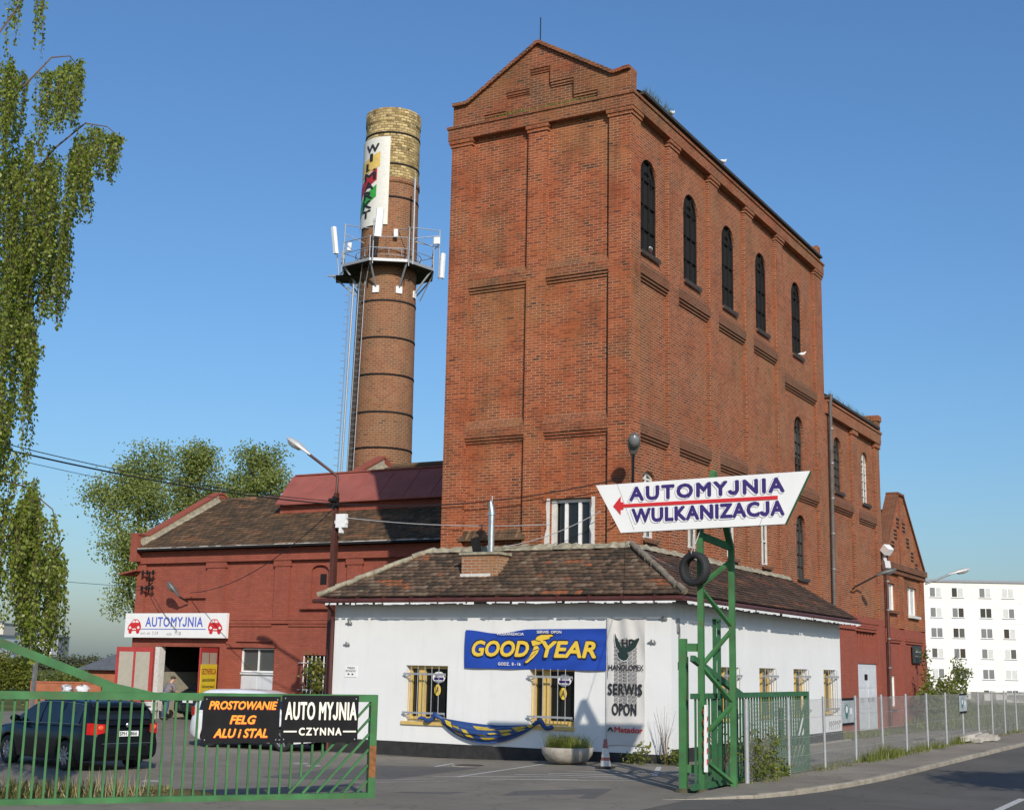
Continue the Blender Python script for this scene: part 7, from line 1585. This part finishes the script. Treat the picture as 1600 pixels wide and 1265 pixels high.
# ================================================================== pigeons
def pigeon(loc, rz, label, mat='bird_white', s=1.0):
    t = thing('pigeon', label, 'bird', loc, rz, 'pigeons on the tower'); m = MB(); rows = []
    for x, r, z in ((-.22, .008, .10), (-.15, .03, .11), (-.06, .058, .115), (.04, .062, .13), (.10, .05, .165), (.135, .032, .20), (.155, .03, .23), (.175, .018, .235), (.20, .004, .225)): rows.append([(x * s, r * s * math.cos(k * math.pi / 5), (z + r * math.sin(k * math.pi / 5)) * s) for k in range(10)])
    m.grid(rows, True, True); m.build('body', mat, t, world=False); m = MB(); [m.tube([(.02 * s, y * s, .07 * s), (.03 * s, y * s, 0)], .006, 4) for y in (-.025, .025)]; m.build('legs', 'letter_red', t, world=False)
pigeon((XR - .03, 33.35, 13.65), rad(120), 'white pigeon on the sill of the nearest arched top window', s=.95); pigeon((XR - .03, 47.45, 13.65), rad(60), 'white pigeon on the sill of the farthest arched top window', s=.95)
pigeon((XR + .12, 34.6, 18.17), rad(90), 'white pigeon on the tower eave near the front corner', s=.95); pigeon((XR + .12, 38.9, 18.17), rad(80), 'pigeon on the tower eave above the third arched window', s=.95)

# ================================================================== background buildings
def block(name, label, o, ang, Lb, Wb, Hb, mat, cols, rows, wm='glass_dark', ww=1.5, wh=1.4, z0=1.6, step=2.75, bays=None, top=None, group=None, frames=True):
    t = thing(name, label, 'building', o, ang, group); m = MB(); m.box(0, Lb, 0, Wb, -1, Hb); m.build('wall', mat, t, world=False)
    m = MB(); m.box(-.25, Lb + .25, -.25, Wb + .2, Hb, Hb + .35); m.build('roof', 'far_grey', t, world=False)
    if top: m = MB(); m.box(-.02, Lb + .02, -.012, .2, Hb - top, Hb - .02); m.build('cornice_band', 'cream_plaster', t, world=False)
    if bays and frames:
        for a_, b_ in zip(bays[::2], bays[1::2]):
            m = MB(); m.box(a_ + ww / 2 + .1, b_ - ww / 2 - .1, -.015, .1, z0 + step, Hb - 2.8); m.build('beige_panel', 'cream_plaster', t, world=False)
        m = MB()
        for r in range(1, rows): m.box(0, Lb, -.006, .05, z0 + r * step - .75, z0 + r * step - .72)
        m.build('panel_joint', 'far_grey', t, world=False)
    for r in range(rows):
        for x in (bays or [Lb * (i + .5) / max(1, cols) for i in range(cols)]):
            if len(t.children) > 96: break
            z = z0 + r * step; m = MB()
            if frames: m.box(x - ww / 2, x + ww / 2, -.04, .1, z, z + wh); w = m.build('window', 'white_paint', t, world=False)
            e = .10
            for s0, s1 in ((x - ww / 2 + e, x - .06), (x + .06, x + ww / 2 - e)):
                a = MB(); a.face([(s0, -.05, z + e), (s1, -.05, z + e), (s1, -.05, z + wh - e), (s0, -.05, z + wh - e)])
                a.build('pane', random.choice(('glass_grey', 'glass_grey', 'pane_mid', 'pane_mid', 'curtain', 'glass_dark', 'far_cream' if random.random() < .3 else 'pane_mid')) if frames else wm, w if frames else t, world=False)
            if frames: m = MB(); m.box(x - ww / 2 - .05, x + ww / 2 + .05, -.12, .0, z - .06, z - .004); m.build('sill', 'far_grey', w, world=False)
    return t
# right-hand apartment block: direction of its facade measured from the photograph
AO = Vector((-44.3, 194.8, 0)); AD = Vector((12.21, 6.74, 0)).normalized(); aang = math.atan2(AD.y, AD.x)
block('apartment_block', 'long white six storey apartment block beyond the fence at the right', AO, aang, 34, 12, 15.15, 'apartment_white', 0, 6, 'glass_grey', 1.75, 1.45, -1.1 + .0, 2.82, [3.4, 6.5, 10.4, 13.6, 17.5, 20.6, 24.5, 27.6], 2.7)
GF = 'far apartment blocks at the left'
def fblock(px0, px1, ptop, dep, label, mat, rows, cols, Wb=10):
    a, b = Vector(wp(px0, 1034, dep)), Vector(wp(px1, 1034, dep)); h = (1034 - ptop) / 2097 * dep + 2.2; d = b - a
    block('apartment_block', label, (a.x, a.y, 0), math.atan2(d.y, d.x), Vector((d.x, d.y)).length, Wb, h, mat, cols, rows, 'far_grey', 1.6, 1.2, 1.5, max(2.7, (h - 2) / max(1, rows)), group=GF, frames=False)
fblock(-60, 17, 981, 420, 'far white tower block at the left edge behind the birch', 'far_white', 5, 6); fblock(17, 24, 985, 430, 'slim grey far block beside the white tower block', 'far_grey', 1, 1); fblock(24, 36, 985, 425, 'far cream block right of the slim grey one', 'far_cream', 1, 2)
fblock(-70, 30, 1003, 300, 'low long white building in front of the far tower blocks', 'far_white', 2, 7); fblock(36, 48, 998, 440, 'small far pale block just left of the birch twigs', 'far_white', 2, 2); fblock(88, 112, 1001, 400, 'far white block with blank gable right of the birch twigs', 'far_white', 0, 0); fblock(112, 120, 1003, 402, 'narrow dark side wing of the far white block', 'far_grey', 0, 0)
# low things beyond the yard on the left
t = thing('brick_wall', 'low orange brick wall at the far edge of the yard', 'wall', wp(88, 1060, 56)); a, b = Vector(wp(84, 1060, 56)), Vector(wp(190, 1060, 56)); d = (b - a); d.z = 0; fr = frame((a.x, a.y, 0), d, (0, 0, 1))
m = MB(); m.fbox(fr, 0, d.length, -.2, 1.22, -.3, 0); m.build('wall', 'orange_wall', t); m = MB(); m.fbox(fr, 0, d.length, 1.221, 1.28, -.33, .03); m.build('coping', 'orange_wall', t)
for px, lab in ((118, 'white plastic sack on the low orange wall'), (143, 'crumpled white sheet lying by the low orange wall')):
    c = Vector(wp(px + 20, 1058, 52)); m = MB(); m.ellipsoid((c.x, c.y, 1.05), .26, .2, .16, 7, 5); [None for _ in ()]
    m.v = [v + Vector((random.uniform(-.09, .09), random.uniform(-.09, .09), random.uniform(-.06, .06))) for v in m.v]; tag(m.build('sack', 'far_white', None, loc=(c.x, c.y, .8)), lab, 'sack', 'rubbish by the low orange wall')
t = thing('shed', 'small brick shed with slate roof behind the left hall door', 'shed', wp(175, 1034, 58)); a = Vector(wp(158, 1034, 58)); b = Vector(wp(215, 1034, 58)); d = b - a; d.z = 0; fr = frame((a.x, a.y, 0), d, (0, 0, 1)); Ls = d.length
m = MB(); m.fbox(fr, .3, Ls, 0, 1.78, -4, 0); m.build('wall', 'orange_wall', t); m = MB(); m.face([fp(fr, -.2, 1.75, .3), fp(fr, Ls, 1.75, .3), fp(fr, Ls, 2.45, -2), fp(fr, .9, 2.45, -2)]); m.face([fp(fr, -.2, 1.75, -4.3), fp(fr, Ls, 1.75, -4.3), fp(fr, Ls, 2.45, -2), fp(fr, .9, 2.45, -2)]); m.build('roof', 'slate', t)
t = thing('utility_post', 'short grey post beside the birch twigs at the field edge', 'post', wp(89, 1060, 50)); c = Vector(wp(89, 1060, 50)); m = MB(); m.bar((c.x, c.y, -.2), (c.x, c.y, 2.4), .12); m.build('post', 'steel_dull', t); m = MB(); m.bar((c.x, c.y, 2.4), (c.x, c.y, 2.5), .2); m.build('cap', 'black_metal', t)
t = thing('old_wall', 'low weathered wall with flaking whitewash below the apartment block', 'wall', (-19, 118, 0)); m = MB(); fr = frame((-25, 112, 0), (.9, .42, 0), (0, 0, 1)); m.fbox(fr, 0, 26, -.3, .95, -.3, 0); m.build('wall', 'old_wall', t); m = MB()
for i in range(24): x = random.uniform(0, 25); w = random.uniform(.3, 1.6); m.fbox(fr, x, x + w, random.uniform(.1, .4), random.uniform(.6, .94), .001, .012)
m.build('whitewash', 'white_old', t)
# street tree beyond the right edge: only its shadow reaches the road
far_tree('street_tree', 'street tree beyond the right edge whose shadow falls on the road', (1.2, 24.2, 0), [(1.2, 24.2, 4.7, 1.5, 1.9, .8), (2.4, 25.4, 5.1, 1.3, 1.4, .7), (.5, 25.6, 4.5, .9, 1.2, .5)], 'willow_leaf', 90, 60, .30, .22, None, .10)
